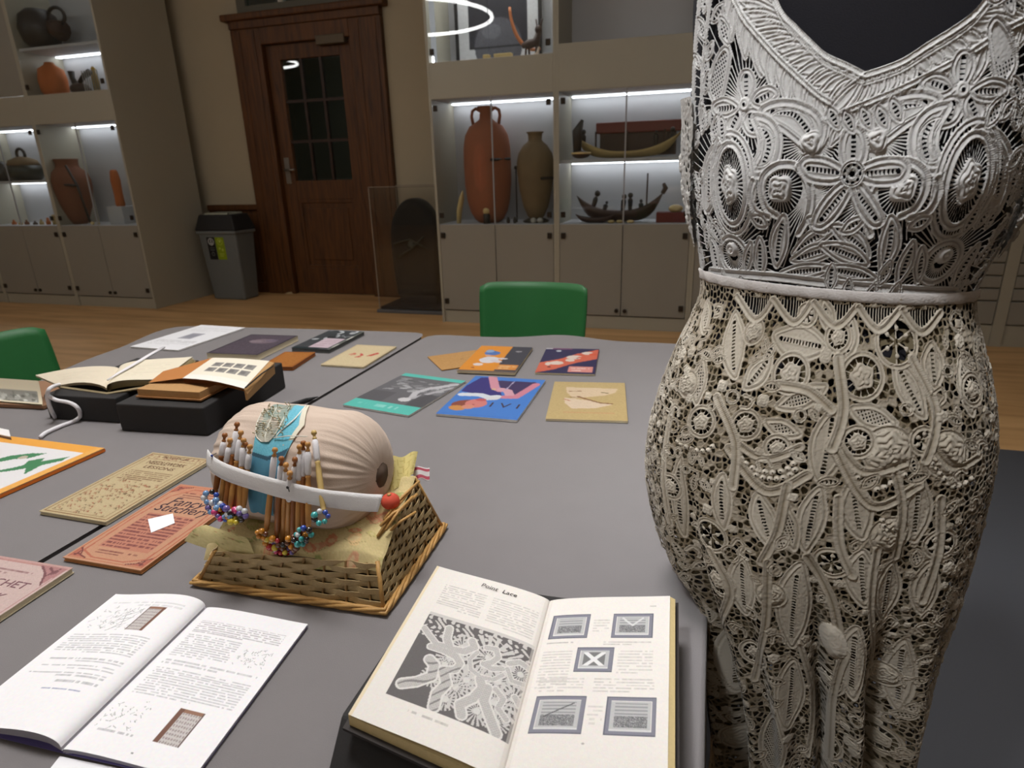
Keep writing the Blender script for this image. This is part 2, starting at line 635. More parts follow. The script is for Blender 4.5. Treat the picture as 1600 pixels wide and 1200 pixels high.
    MB().cyl((x0 + 0.07, YW - 0.008, 1.30), (x0 + 0.07, YW - 0.06, 1.30), 0.011).cyl((x0 + 0.07, YW - 0.055, 1.30), (x0 + 0.19, YW - 0.055, 1.30), 0.010).build('handle', M_STEEL, h, True)
    MB().box(-3.74, -3.43, YW - 0.07, YW - 0.002, 2.42, 2.50).build('door_closer', mat('closer_metal', rgb(96, 84, 68), 0.5, 0.05, 20, metal=0.5), d, bevel=0.006)
    # doorstop wedge
    p = on_z(455, 458, 0.0)
    tag(MB().hexa([(p[0] - .05, p[1] - .05, 0), (p[0] + .05, p[1] - .05, 0), (p[0] + .05, p[1] + .03, 0), (p[0] - .05, p[1] + .03, 0)],
                  [(p[0] - .03, p[1] - .03, .02), (p[0] + .04, p[1] - .04, .035), (p[0] + .04, p[1] + .02, .04), (p[0] - .03, p[1] + .01, .02)]).build(
        'door_wedge', mat('pale_rubber', rgb(186, 170, 136), 0.7, 0.1, 60), bevel=0.006), 'small pale wedge lying on the floor at the foot of the wooden door', 'doorstop')
    # dark mat under the dress form
    tag(MB().box(-0.55, 2.4, -1.0, 3.09, 0.0, 0.006).build('floor_mat', M_GREY_MAT), 'large dark grey mat on the floor beneath the lace dress', 'mat')


room()
area_light('corridor_fill_light', (-3.2, 7.4, 3.5), (-3.5, 7.4, 0.0), 0.6, 6, (0.92, 1.0, 0.95), 150)  # added light that lifts the darkness behind the door glass


# ------------------------------------------------------------------ display cabinets
def hinge(parent, x, z, y=YF - 0.004):
    MB().box(x - 0.018, x + 0.018, y - 0.012, y + 0.002, z - 0.022, z + 0.022).build('hinge', M_DARK, parent, bevel=0.004)


def cabinet(x0, x1, label, shelf=None, top_lit=True, top_open=True, lower_lit=True, top_z=2.035, upper_shelf=None, solid_top=False, depth=0.86):
    """tall display cabinet: plinth, pair of solid doors, lit glazed bay, fascia, second bay above"""
    t = thing('display_cabinet', ((x0 + x1) / 2, YF + 0.2, 0), label, 'cabinet', 'tall display cabinets along the back wall')
    yb = YF + depth
    g = 0.022
    MB().box(x0, x0 + g, YF, yb, 0, 3.5).build('side_panel', M_CAB, t, bevel=0.002)
    MB().box(x1 - g, x1, YF, yb, 0, 3.5).build('side_panel', M_CAB, t, bevel=0.002)
    yi = YF + 0.46
    MB().box(x0 + g, x1 - g, yi, yi + 0.02, 0.1, 3.5).build('back_panel', M_CABIN, t)
    MB().box(x0 + g, x1 - g, YF + 0.015, yi, 0.0, 0.105).build('plinth', M_CAB, t, bevel=0.002)
    MB().box(x0 + g, x1 - g, YF + 0.02, yi, 0.80, 0.828).build('shelf', M_CABIN, t)
    MB().box(x0 + g, x1 - g, YF + 0.02, yi, 1.775, 1.80).build('shelf', M_CABIN, t)
    MB().box(x0 + g, x1 - g, YF + 0.02, yi, top_z - 0.03, top_z - 0.004).build('shelf', M_CABIN, t)
    MB().box(x0 + g, x1 - g, YF, yi, 3.45, 3.5).build('top_panel', M_CAB, t)
    xm = (x0 + x1) / 2
    for a, b_, s in ((x0 + g + 0.003, xm - 0.003, 0), (xm + 0.003, x1 - g - 0.003, 1)):
        d = MB().box(a, b_, YF, YF + 0.018, 0.115, 0.825).build('door', M_CABD, t, bevel=0.002)
        xh = a + 0.03 if s == 0 else b_ - 0.03
        for z in (0.19, 0.74):
            hinge(d, xh, z)
        xk = b_ - 0.03 if s == 0 else a + 0.03
        MB().cyl((xk, YF, 0.155), (xk, YF - 0.014, 0.155), 0.016, n=12).build('lock', M_DARK, d)
        p = MB().box(a, b_, YF + 0.004, YF + 0.010, 0.832, 1.772).build('glass_door', M_GLASS, t)
        for z in (0.90, 1.71):
            hinge(p, xh, z)
    MB().box(xm - 0.005, xm + 0.005, YF + 0.003, YF + 0.012, 0.832, 1.772).build('door_seal', mat('grey_seal', rgb(150, 150, 152), 0.5), t)
    MB().box(x0 + g, x1 - g, YF, YF + 0.018, 1.776, top_z).build('fascia', M_CAB, t, bevel=0.003)
    if solid_top:
        MB().box(x0 + g, x1 - g, YF, YF + 0.018, top_z + 0.005, 3.45).build('upper_door', M_CABD, t, bevel=0.003)
    elif top_open:
        for a, b_ in ((x0 + g + 0.003, xm - 0.003), (xm + 0.003, x1 - g - 0.003)):
            p = MB().box(a, b_, YF + 0.004, YF + 0.010, top_z + 0.005, 3.44).build('glass_door', M_GLASS, t)
            hinge(p, a + 0.03 if a < xm - 0.1 else b_ - 0.03, top_z + 0.07)
    if shelf:
        MB().box(x0 + g, x1 - g, YF + 0.03, yi, shelf - 0.022, shelf).build('shelf', M_CABIN, t)
    if upper_shelf:
        MB().box(x0 + g, x1 - g, YF + 0.03, yi, upper_shelf - 0.022, upper_shelf).build('shelf', M_CABIN, t)
    zs = []
    if lower_lit:
        zs.append(1.772)
        if shelf:
            zs.append(shelf - 0.024)
    if top_lit:
        zs.append(3.44 if not upper_shelf else upper_shelf - 0.024)
        if upper_shelf:
            zs.append(3.44)
    for z in zs:
        MB().box(x0 + g + 0.02, x1 - g - 0.02, YF + 0.37, YF + 0.42, z - 0.008, z - 0.002).build('led_strip', M_LED2 if (z > 3 and not upper_shelf) else M_LED, t)
    if top_lit and not upper_shelf:
        MB().box(x0 + g + 0.001, x0 + g + 0.004, YF + 0.06, YF + 0.16, top_z + 0.004, 3.4).build('side_wall_glow', mat_emit('side_wall_glow_emit', (0.97, 0.97, 1.0), 0.30), t)  # faintly glowing sheet that imitates light on the side wall
        MB().box(x0 + g + 0.004, x0 + g + 0.012, YF + 0.06, YF + 0.08, top_z + 0.004, top_z + 0.05).build('led_spot', mat_emit('led_spot_glow', (0.97, 0.97, 1.0), 9.0), t)
        MB().box(x0 + 0.1, x1 - 0.1, YF + 0.06, YF + 0.10, 2.93, 2.95).build('bay_fill_bar', M_LED2, t)  # added glowing bar, out of view, brightens the framed picture
    return t


cabinet(-2.185, -1.165, 'pale grey display cabinet holding the two tall clay jars and a framed picture')
cabinet(-1.165, -0.13, 'pale grey display cabinet with model boats on two lit shelves', shelf=1.30, top_lit=False, top_z=2.09, top_open=False)
cabinet(-0.13, 0.90, 'pale grey display cabinet mostly hidden behind the lace dress', top_lit=False, lower_lit=False)
cabinet(-6.36, -5.325, 'pale grey display cabinet beside the bin, with a brown jar on an iron stand', upper_shelf=2.44)
cabinet(-7.40, -6.36, 'pale grey display cabinet at the left edge with small figures on a lit shelf', shelf=1.27, solid_top=True)
cabinet(-8.44, -7.40, 'pale grey display cabinet beyond the left edge of the lit figures', shelf=1.27, solid_top=True)


def drawers(x0, x1, label):
    t = thing('drawer_cabinet', ((x0 + x1) / 2, YF + 0.2, 0), label, 'cabinet', 'drawer cabinets behind the lace dress')
    MB().box(x0, x0 + 0.035, YF, YF + 0.6, 0, 3.5).box(x1 - 0.035, x1, YF, YF + 0.6, 0, 3.5).box(x0, x1, YF + 0.03, YF + 0.6, 0.10, 3.5).build('body', M_CAB, t)
    MB().box(x0 + 0.036, x1 - 0.036, YF + 0.012, YF + 0.03, 0, 0.145).build('plinth', M_CAB, t)
    z = 0.155
    for h in (0.165, 0.085, 0.085, 0.085, 0.085, 0.085, 0.165, 0.165, 0.165, 0.3, 0.3):
        MB().box(x0 + 0.04, x1 - 0.04, YF + 0.004, YF + 0.03, z, z + h - 0.010).build('drawer', M_CABD, t, bevel=0.003)
        z += h
    return t


drawers(0.90, 1.915, 'pale grey chest of shallow drawers just right of the dress')
drawers(1.915, 2.93, 'pale grey chest of shallow drawers at the right edge of the frame')


# ------------------------------------------------------------------ ring lamps
def ring_lamp(c, r, label, strength):
    t = thing('ring_lamp', c, label, 'lamp', 'ring lamps hanging from the ceiling')
    pts = [(c[0] + r * math.cos(a), c[1] + r * math.sin(a), c[2]) for a in np.linspace(0, 2 * PI, 72, endpoint=False)]
    MB().tube(pts, 0.022, 8, True).build('glowing_ring', mat_emit('ring_glow', (1.0, 0.98, 0.96), strength), t, True)
    for k in range(3):
        a = 2 * PI * k / 3 + 0.4
        p = (c[0] + r * math.cos(a), c[1] + r * math.sin(a), c[2] + 0.02)
        MB().cyl(p, (p[0], p[1], 3.7), 0.003, n=6).build('cable', M_STEEL, t)
    return t


ring_lamp((-3.88, 1.55, 3.1), 1.05, 'large glowing ring lamp hanging left of the tables', 19)
ring_lamp((-7.65, 1.60, 3.1), 0.55, 'smaller glowing ring lamp hanging at the far left of the room', 20)
ring_lamp((0.35, 1.55, 3.1), 1.05, 'large glowing ring lamp hanging over the dress and the tables', 16)
ring_lamp((-1.2, -2.6, 3.1), 1.05, 'added glowing ring hanging unseen behind the camera', 9)  # added out of view to light the dress from the front
# ------------------------------------------------------------------ tables and their grey cloths
M_FELT = mat('grey_table_felt', rgb(128, 124, 125), 0.95, 0.05, 14, 0.25, 900, spec=0.1, sheen=0.15)
M_TTOP = mat('table_laminate', rgb(170, 166, 160), 0.5, 0.03, 10)


def table(x0, x1, y0, y1, label):
    t = thing('table', ((x0 + x1) / 2, (y0 + y1) / 2, 0), label, 'table', 'tables under the grey cloths')
    MB().box(x0, x1, y0, y1, TZ - 0.032, TZ - 0.005).build('tabletop', M_TTOP, t, bevel=0.004)
    for x in (x0 + 0.06, x1 - 0.06):
        for y in (y0 + 0.08, y1 - 0.08):
            MB().cyl((x, y, 0), (x, y, TZ - 0.032), 0.02, n=12).build('leg', M_STEEL, t, True)
    MB().box(x0 + 0.05, x1 - 0.05, y0 + 0.07, y1 - 0.07, TZ - 0.08, TZ - 0.032).build('frame', M_STEEL, t)


def drape(name, outline, label, drop=0.24):
    P = [np.array(p, float) for p in outline]
    Q = []
    n = len(P)
    for i in range(n):
        a, b = P[i], P[(i + 1) % n]
        k = max(1, int(np.linalg.norm(b - a) / 0.035))
        Q += [a + (b - a) * j / k for j in range(k)]
    for _ in range(2):      # soften the corners
        Q = [(Q[i - 1] + 2 * Q[i] + Q[(i + 1) % len(Q)]) / 4 for i in range(len(Q))]
    n = len(Q)
    rows = []
    for k, (off, dz) in enumerate(((-0.006, 0.0), (-0.001, -0.0012), (0.002, -0.006), (0.004, -0.05), (0.008, -0.14), (0.012, -drop))):
        r = []
        for i in range(n):
            tn = Q[(i + 1) % n] - Q[i - 1]
            nn = np.array([tn[1], -tn[0]]) / (np.linalg.norm(tn) + 1e-9)
            wv = 0.012 * math.sin(i * 1.1) * (abs(dz) / drop)
            q = Q[i] + nn * (off * 0.7 + wv * 0.7)
            r.append((q[0], q[1], TZ + dz))
        rows.append(r)
    vs = [p for r in rows for p in r]
    fs = [tuple(range(n))]
    for k in range(len(rows) - 1):
        for i in range(n):
            fs.append((k * n + i, (k + 1) * n + i, (k + 1) * n + (i + 1) % n, k * n + (i + 1) % n))
    me = bpy.data.meshes.new(name)
    me.from_pydata(vs, [], fs)
    bm = bmesh.new()
    bm.from_mesh(me)
    bmesh.ops.recalc_face_normals(bm, faces=bm.faces)
    bm.to_mesh(me)
    bm.free()
    o = link(name, me, M_FELT)
    me.polygons.foreach_set('use_smooth', [False] + [True] * (len(me.polygons) - 1))
    return tag(o, label, 'tablecloth', 'grey cloths on the two tables')


table(-0.855, -0.04, 0.10, 1.84, 'right hand table in front of the green chair, under a grey cloth')
table(-1.66, -0.905, 0.10, 1.74, 'left hand table beside the green chair at the left edge, under a grey cloth')
drape('tablecloth', [(-0.877, 0.07), (0.026, 0.07), (0.026, 1.2), (0.020, 1.87), (-0.01, 1.895), (-0.10, 1.895), (-0.185, 1.893), (-0.261, 1.886), (-0.346, 1.917),
                     (-0.424, 1.943), (-0.493, 1.921), (-0.565, 1.874), (-0.669, 1.862), (-0.80, 1.862), (-0.868, 1.868)],
      'grey felt cloth with a wavy edge on the right hand table')
drape('tablecloth', [(-0.889, 0.07), (-0.881, 1.868), (-1.274, 1.844), (-1.571, 1.817), (-1.84, 1.79), (-1.851, 1.75), (-1.844, 1.69), (-1.811, 1.591), (-1.774, 1.47),
                     (-1.79, 1.416), (-1.766, 1.351), (-1.744, 1.272), (-1.70, 1.15), (-1.72, 1.0), (-1.75, 0.8), (-1.74, 0.07)][::-1],
      'grey felt cloth on the left hand table, left of the seam')


# ------------------------------------------------------------------ green chairs
M_GREEN = mat('green_plastic', rgb(38, 106, 54), 0.5, 0.05, 30, 0.08, 500)


def chair(loc, rz, label):
    t = thing('green_chair', loc, label, 'chair', 'green chairs at the table')
    t.rotation_euler = (0, 0, rz)
    Mx = Matrix.Translation(loc) @ Matrix.Rotation(rz, 4, 'Z')

    def part(name, fn, nu, nv, thick):
        vs, fs = [], []
        for sgn in (0, 1):
            for j in range(nv):
                for i in range(nu):
                    vs.append(fn(i / (nu - 1) * 2 - 1, j / (nv - 1), sgn * thick))
        N = nu * nv
        for j in range(nv - 1):
            for i in range(nu - 1):
                a = j * nu + i
                fs.append((a, a + 1, a + nu + 1, a + nu))
                fs.append((N + a, N + a + nu, N + a + nu + 1, N + a + 1))
        bd = [i for i in range(nu)] + [j * nu + nu - 1 for j in range(1, nv)] + [(nv - 1) * nu + i for i in range(nu - 2, -1, -1)] + [j * nu for j in range(nv - 2, 0, -1)]
        for k in range(len(bd)):
            a, b = bd[k], bd[(k + 1) % len(bd)]
            fs.append((b, a, N + a, N + b))
        o = MB().add(vs, fs).build(name, M_GREEN, None, True)
        o.parent = t
        return o

    def back(u, v, th):
        z = 0.47 + 0.365 * v
        w = 0.198 + 0.018 * v - 0.006 * v ** 8
        y = 0.20 + 0.055 * v - 0.075 * u * u + th
        zz = z - 0.016 * (u * u) ** 7 * (v > 0.5) - 0.006 * (1 - u * u) * v
        return (u * w, y, zz)

    def seat(u, v, th):
        y = -0.22 + 0.41 * v
        z = 0.452 - 0.02 * math.exp(-((v - 0.6) / 0.3) ** 2) * (1 - u * u) - 0.03 * max(0, 0.15 - v) / 0.15
        return (u * (0.215 + 0.01 * math.sin(PI * v)), y, z - th)
    part('backrest', back, 21, 14, 0.012)
    part('seat', seat, 17, 14, 0.012)

    def rod(name, pts, r):
        o = MB().tube(pts, r, 8).build(name, M_STEEL, None, True)
        o.parent = t
    for s in (-1, 1):
        rod('leg', [(s * 0.19, -0.17, 0.44), (s * 0.215, -0.21, 0.22), (s * 0.22, -0.23, 0.0)], 0.011)
        rod('leg', [(s * 0.18, 0.16, 0.44), (s * 0.21, 0.22, 0.22), (s * 0.22, 0.25, 0.0)], 0.011)
        rod('back_strut', [(s * 0.12, 0.12, 0.432), (s * 0.12, 0.185, 0.44), (s * 0.12, 0.225, 0.50)], 0.010)
    return t


chair((-0.635, 2.12, 0), 0.0, 'green plastic chair standing behind the right hand table')
chair((-1.76, 1.20, 0), PI / 2 + 0.06, 'green plastic chair at the left edge, by the left hand table')


# ------------------------------------------------------------------ bin
def bin_():
    c = on_z(360, 466, 0)
    x0, x1, y0, y1 = -5.13, -4.66, 5.50, 5.80
    t = thing('waste_bin', ((x0 + x1) / 2, (y0 + y1) / 2, 0), 'tall grey recycling bin with a black swing lid, between cabinet and door', 'bin')
    g = mat('bin_grey_plastic', rgb(104, 108, 108), 0.5, 0.05, 20)
    e = 0.035
    MB().hexa([(x0 + e, y0 + e, 0), (x1 - e, y0 + e, 0), (x1 - e, y1 - e, 0), (x0 + e, y1 - e, 0)], [(x0, y0, 0.72), (x1, y0, 0.72), (x1, y1, 0.72), (x0, y1, 0.72)]).build('body', g, t, bevel=0.02)
    MB().box(x0 - 0.012, x1 + 0.012, y0 - 0.012, y1 + 0.012, 0.69, 0.725).build('rim', g, t, bevel=0.01)
    MB().hexa([(x0 - 0.02, y0 - 0.02, 0.725), (x1 + 0.02, y0 - 0.02, 0.725), (x1 + 0.02, y1 + 0.02, 0.725), (x0 - 0.02, y1 + 0.02, 0.725)],
              [(x0 + 0.03, y0 + 0.02, 0.885), (x1 - 0.03, y0 + 0.02, 0.885), (x1 - 0.03, y1 - 0.02, 0.885), (x0 + 0.03, y1 - 0.02, 0.885)]).build('lid', M_BLACK, t, bevel=0.015)
    MB().box(x0 + 0.09, x1 - 0.09, y0 + 0.05, y1 - 0.05, 0.882, 0.893).build('flap', M_BLACK, t, bevel=0.004)
    fr = MB()
    for a in ((x0 + 0.08, x1 - 0.08, y0 + 0.04, y0 + 0.05), (x0 + 0.08, x1 - 0.08, y1 - 0.05, y1 - 0.04), (x0 + 0.08, x0 + 0.09, y0 + 0.04, y1 - 0.04), (x1 - 0.09, x1 - 0.08, y0 + 0.04, y1 - 0.04)):
        fr.box(*a, 0.884, 0.899)
    fr.build('flap_frame', mat('bin_lid_edge', rgb(170, 174, 158), 0.5), t)
    cm = mat_col('sticker_print', 0.5)

    def front(z, x):
        return np.stack([x, y0 + e * (1 - z / 0.72) - 0.003 + 0 * x, z], -1)
    k = Canvas(0.10, 0.23, 0.004, (22, 24, 26))
    k.ell(0.5, 0.2, 0.36, 0.36, (210, 212, 214)).ell(0.5, 0.2, 0.28, 0.28, (22, 24, 26))
    k.poly([(0.5, 0.10), (0.62, 0.2), (0.38, 0.2)], (210, 212, 214)).poly([(0.36, 0.22), (0.52, 0.28), (0.38, 0.32)], (210, 212, 214)).poly([(0.64, 0.22), (0.5, 0.27), (0.64, 0.32)], (210, 212, 214))
    k.rect(0.2, 0.46, 0.8, 0.49, (120, 122, 124)).rect(0.25, 0.56, 0.75, 0.585, (100, 102, 104)).ell(0.5, 0.75, 0.2, 0.2, (110, 112, 114)).ell(0.5, 0.75, 0.14, 0.14, (22, 24, 26))
    k.mesh('sticker', lambda x, y: front(0.66 - 0.23 * y, -5.03 + 0.10 * x), cm, t)
    k = Canvas(0.11, 0.23, 0.004, (132, 152, 26))
    k.ell(0.5, 0.2, 0.32, 0.32, (176, 192, 70)).ell(0.5, 0.2, 0.25, 0.25, (132, 152, 26)).poly([(0.36, 0.14), (0.64, 0.14), (0.5, 0.28)], (196, 206, 100))
    k.ell(0.36, 0.5, 0.12, 0.12, (178, 190, 80)).ell(0.66, 0.56, 0.12, 0.12, (178, 190, 80)).rect(0.25, 0.72, 0.75, 0.76, (176, 190, 80)).rect(0.25, 0.82, 0.65, 0.85, (176, 190, 80))
    k.mesh('sticker', lambda x, y: front(0.66 - 0.23 * y, -4.925 + 0.11 * x), cm, t)


bin_()


# ------------------------------------------------------------------ acrylic showcase with a black form
def showcase():
    x0, x1, y0, y1, z1 = -2.96, -2.25, 5.22, 5.80, 1.12
    t = thing('acrylic_case', ((x0 + x1) / 2, (y0 + y1) / 2, 0), 'clear acrylic showcase on a black base, between door and cabinets', 'display case')
    MB().box(x0, x1, y0, y1, 0.0, 0.03).build('base', mat('base_edge', rgb(92, 92, 94), 0.4, 0.05, 20), t, bevel=0.004)
    MB().box(x0 + 0.03, x1 - 0.03, y0 + 0.03, y1 - 0.03, 0.03, 0.055).build('plinth', M_BLACK, t, bevel=0.004)
    MB().box(x0 + 0.02, x1 - 0.02, y0 + 0.02, y0 + 0.026, 0.03, z1).build('front_sheet', M_ACRYL, t)
    MB().box(x0 + 0.02, x1 - 0.02, y1 - 0.026, y1 - 0.02, 0.03, z1).build('back_sheet', M_ACRYL, t)
    MB().box(x0 + 0.02, x0 + 0.026, y0 + 0.026, y1 - 0.026, 0.03, z1).build('side_sheet', M_ACRYL, t)
    MB().box(x1 - 0.026, x1 - 0.02, y0 + 0.026, y1 - 0.026, 0.03, z1).build('side_sheet', M_ACRYL, t)
    MB().box(x0 + 0.02, x1 - 0.02, y0 + 0.02, y1 - 0.02, z1, z1 + 0.006).build('top_sheet', M_ACRYL, t)
    em = mat('acrylic_edge', rgb(150, 140, 126), 0.3)
    for a in ((x0 + 0.02, y0 + 0.02), (x0 + 0.02, y1 - 0.03)):
        MB().box(a[0], a[0] + 0.006, a[1] - 0.002, a[1] + 0.006, 0.03, z1).build('edge', em, t)
    for y in (y0 + 0.02, y1 - 0.03):
        MB().box(x0 + 0.02, x1 - 0.02, y, y + 0.006, z1 + 0.005, z1 + 0.010).build('edge', em, t)
    # black form
    f = thing('display_form', (-2.62, 5.50, 0.055), 'black round-topped torso form with crossed bands, inside the acrylic case', 'mannequin')
    out = []
    for k in range(33):
        a = PI * k / 32
        out.append((-2.62 - 0.24 * math.cos(a) * (1 if math.cos(a) > 0 else 1), 0.66 + 0.36 * math.sin(a)))
    out = [(-2.83, 0.12), (-2.855, 0.40)] + out + [(-2.385, 0.40), (-2.41, 0.12)]
    n = len(out)
    vs, fs = [], []
    for sc, y in ((0.8, 5.42), (0.94, 5.405), (1.0, 5.45), (1.0, 5.55), (0.9, 5.60)):
        for x, z in out:
            vs.append((-2.62 + (x + 2.62) * sc, y, 0.57 + (z - 0.57) * sc))
    for j in range(4):
        for i in range(n):
            fs.append((j * n + i, j * n + (i + 1) % n, (j + 1) * n + (i + 1) % n, (j + 1) * n + i))
    fs += [tuple(range(n - 1, -1, -1)), tuple(range(4 * n, 5 * n))]
    MB().add(vs, fs).build('torso', mat('black_velvet', rgb(20, 21, 21), 0.9, 0.1, 60, sheen=0.1), f, True)
    MB().box(-2.81, -2.43, 5.42, 5.60, 0.055, 0.20).build('stand', M_BLACK, f, bevel=0.01)
    bm_ = mat('dark_green_band', rgb(52, 60, 54), 0.6, 0.1, 30)
    MB().tube([(-2.81, 5.398, 0.62), (-2.65, 5.392, 0.66), (-2.49, 5.396, 0.58)], 0.014, 8, flat=0.5).build('band', bm_, f, True)
    MB().tube([(-2.77, 5.40, 0.50), (-2.63, 5.392, 0.58), (-2.51, 5.396, 0.68)], 0.014, 8, flat=0.5).build('band', bm_, f, True)
    MB().ball((-2.64, 5.398, 0.61), 0.035, 12, 8, 0.5, (0, 1, 0)).build('clasp', bm_, f, True)


showcase()

# ------------------------------------------------------------------ things in the display cabinets
M_TERRA = mat('terracotta', rgb(150, 88, 60), 0.8, 0.12, 14, 0.3, 60)
M_OLIVEC = mat('olive_stoneware', rgb(116, 96, 68), 0.8, 0.15, 16, 0.3, 60)
M_BROWNC = mat('brown_earthenware', rgb(112, 66, 44), 0.8, 0.15, 16, 0.3, 60)
M_ORANGEC = mat('orange_clay', rgb(176, 96, 44), 0.8, 0.12, 14, 0.2, 60)
M_DKW = mat('dark_carved_wood', rgb(64, 44, 34), 0.6, 0.15, 30, 0.2, 80)
M_RED = mat('maroon_lacquer', rgb(112, 42, 34), 0.5, 0.1, 30)
M_STRAW = mat('straw', rgb(176, 152, 100), 0.8, 0.15, 40, 0.3, 150)
M_BONE = mat('bone', rgb(206, 182, 128), 0.6, 0.1, 30)
M_SMOKE = mat('dark_bronze', rgb(40, 34, 32), 0.5, 0.2, 30)
YC = 5.17


def at(px, py, y=YC):
    return on_y(px, py, y)


def urn(name, pxl, pxr, pyt, shelf, prof, m, label, cat, y=YC, handles=None, group=None, n=24, yb=345):
    """vessel whose outline is a list of (radius 0..1, height 0..1)"""
    pm = (pyt + yb) / 2
    xa, xb = at(pxl, pm, y)[0], at(pxr, pm, y)[0]
    c = (xa + xb) / 2
    r = (xb - xa) / 2
    zt = at((pxl + pxr) / 2, pyt, y)[2]
    h = zt - shelf
    t = thing(name, (c, y, shelf), label, cat, group)
    MB().lathe([(r * a, h * b) for a, b in prof], n, (c, y, shelf)).build('body', m, t, True)
    if handles:
        for s in (-1, 1):
            pts = [(c + s * r * a, y, shelf + h * b) for a, b in handles]
            MB().tube(pts, 0.013, 8).build('handle', m, t, True)
    return t, c, r, h


sh = 0.828
t, c, r, h = urn('amphora', 727, 797, 166, sh, [(0.42, 0), (0.62, 0.03), (0.80, 0.10), (0.92, 0.20), (0.99, 0.34), (1.0, 0.52), (0.98, 0.66), (0.90, 0.76), (0.70, 0.835), (0.42, 0.87), (0.27, 0.895), (0.24, 0.95), (0.34, 0.98), (0.34, 1.0), (0.24, 1.0), (0.22, 0.93)], M_TERRA,
                 'tall orange terracotta amphora with two loop handles, behind cabinet glass', 'jar', handles=[(0.24, 0.965), (0.42, 0.985), (0.58, 0.965), (0.62, 0.92), (0.56, 0.85)])
MB().tube([(c + r * 0.5, YC - r, sh + h * 0.55), (c + r * 1.02, YC - 0.02, sh + h * 0.555)], 0.012, 6).build('clip', M_SMOKE, t)
t, c, r, h = urn('stoneware_jar', 809, 865, 206, sh + 0.03, [(0.34, 0), (0.46, 0.03), (0.68, 0.14), (0.88, 0.34), (0.99, 0.54), (1.0, 0.66), (0.9, 0.76), (0.64, 0.85), (0.42, 0.89), (0.36, 0.91), (0.38, 0.98), (0.46, 0.99), (0.46, 1.0), (0.34, 1.0), (0.32, 0.92)], M_OLIVEC,
                 'olive brown stoneware jar with a short neck, right of the terracotta amphora', 'jar', handles=None)
MB().tube([(c + r * 0.55, YC - r * 0.9, sh + h * 0.52), (c + r * 1.04, YC - 0.02, sh + h * 0.52)], 0.012, 6).build('clip', M_SMOKE, t)
MB().lathe([(0.10, 0), (0.11, 0.012), (0.07, 0.03)], 16, (c, YC, sh)).build('stand', M_SMOKE, t, True)
for px, s in ((806, -1),):
    p = at(px, 262)
    MB().ball(p, 0.016, 8, 6).cyl((p[0], YC, sh), (p[0], YC, p[2]), 0.006).build('prop', M_SMOKE, t, True)
# small things in front of the jars
p = at(718, 300, 5.08)
o = MB().tube([(p[0] - 0.02, 5.08, sh), (p[0] - 0.01, 5.08, sh + 0.10), (p[0] + 0.015, 5.08, sh + 0.20), (p[0] + 0.028, 5.08, sh + 0.26)], [0.028, 0.036, 0.035, 0.006], 10, flat=0.6).build('horn', M_BONE, None, True)
tag(o, 'yellowish upright horn at the foot of the terracotta amphora', 'horn')
p = at(760, 325, 5.035)
t = thing('clay_figurine', (p[0], 5.035, sh), 'small pale figurine in front of the terracotta amphora', 'figurine')
MB().lathe([(0.03, 0), (0.026, 0.03), (0.03, 0.07), (0.012, 0.09)], 12, (p[0], 5.035, sh)).build('body', M_SMOKE, t, True)
MB().ball((p[0], 5.035, sh + 0.105), 0.034, 10, 8).build('head', M_BONE, t, True)
p = at(840, 338, 5.06)
for k, dx in enumerate((-0.035, 0.02)):
    o = MB().ball((p[0] + dx, 5.06, sh + 0.022), 0.026, 10, 6, 0.85).build('shell', mat('grey_shell', rgb(170, 166, 158), 0.6, 0.1, 50), None, True)
    tag(o, ('left' if k == 0 else 'right') + ' one of two small grey shells at the foot of the olive jar', 'shell', 'shells by the olive jar')
p = at(800, 330, 5.06)
for k, q in enumerate((794, 804)):
    p = at(q, 338, 5.06)
    o = MB().lathe([(0.012, 0), (0.016, 0.02), (0.008, 0.05)], 10, (p[0], 5.06, sh)).build('stopper', M_SMOKE, None, True)
    tag(o, ('left' if k == 0 else 'right') + ' one of two tiny dark stoppers between the tall jars', 'stopper', 'stoppers between the jars')

# framed picture, bow, carved animal and blocks in the bay above
zs = 2.031
x0, x1 = at(711, 40, 5.34)[0], at(846, 40, 5.34)[0]
t = thing('framed_picture', ((x0 + x1) / 2, 5.34, zs + 0.03), 'black framed photograph with a white mount, in the cabinet above the clay jars', 'picture')
f = MB()
f.box(x0, x1, 5.33, 5.36, zs + 0.03, zs + 0.055).box(x0, x1, 5.33, 5.36, zs + 0.80, zs + 0.825)
f.box(x0, x0 + 0.025, 5.33, 5.36, zs + 0.055, zs + 0.80).box(x1 - 0.025, x1, 5.33, 5.36, zs + 0.055, zs + 0.80)
f.build('frame', M_BLACK, t, bevel=0.003)
k = Canvas(x1 - x0 - 0.05, 0.745, 0.006, (206, 206, 206))
k.rect(0.13, 0.10, 0.87, 0.90, (52, 52, 58)).ell(0.5, 0.88, 0.30, 0.30, (92, 92, 98)).ell(0.42, 0.74, 0.12, 0.08, (110, 110, 116)).rect(0.13, 0.88, 0.87, 0.90, (40, 40, 44)).speck(0.02)
k.mesh('print', lambda x, y: np.stack([x0 + 0.025 + (x1 - x0 - 0.05) * x, 5.345 + 0 * x, zs + 0.80 - 0.745 * y], -1), mat_col('photo_print', 0.4), t)
for k_, (pa, pb, m_) in enumerate(((755, 765, M_STRAW), (772, 800, M_STRAW))):
    a, b = at(pa, 82, 5.12)[0], at(pb, 82, 5.12)[0]
    o = MB().box(a, b, 5.10, 5.15, zs, zs + 0.05).build('wooden_block', m_, None, bevel=0.006)
    tag(o, ('short' if k_ == 0 else 'long') + ' tan wooden block below the framed photograph', 'block', 'wooden blocks below the photograph')
pts = []
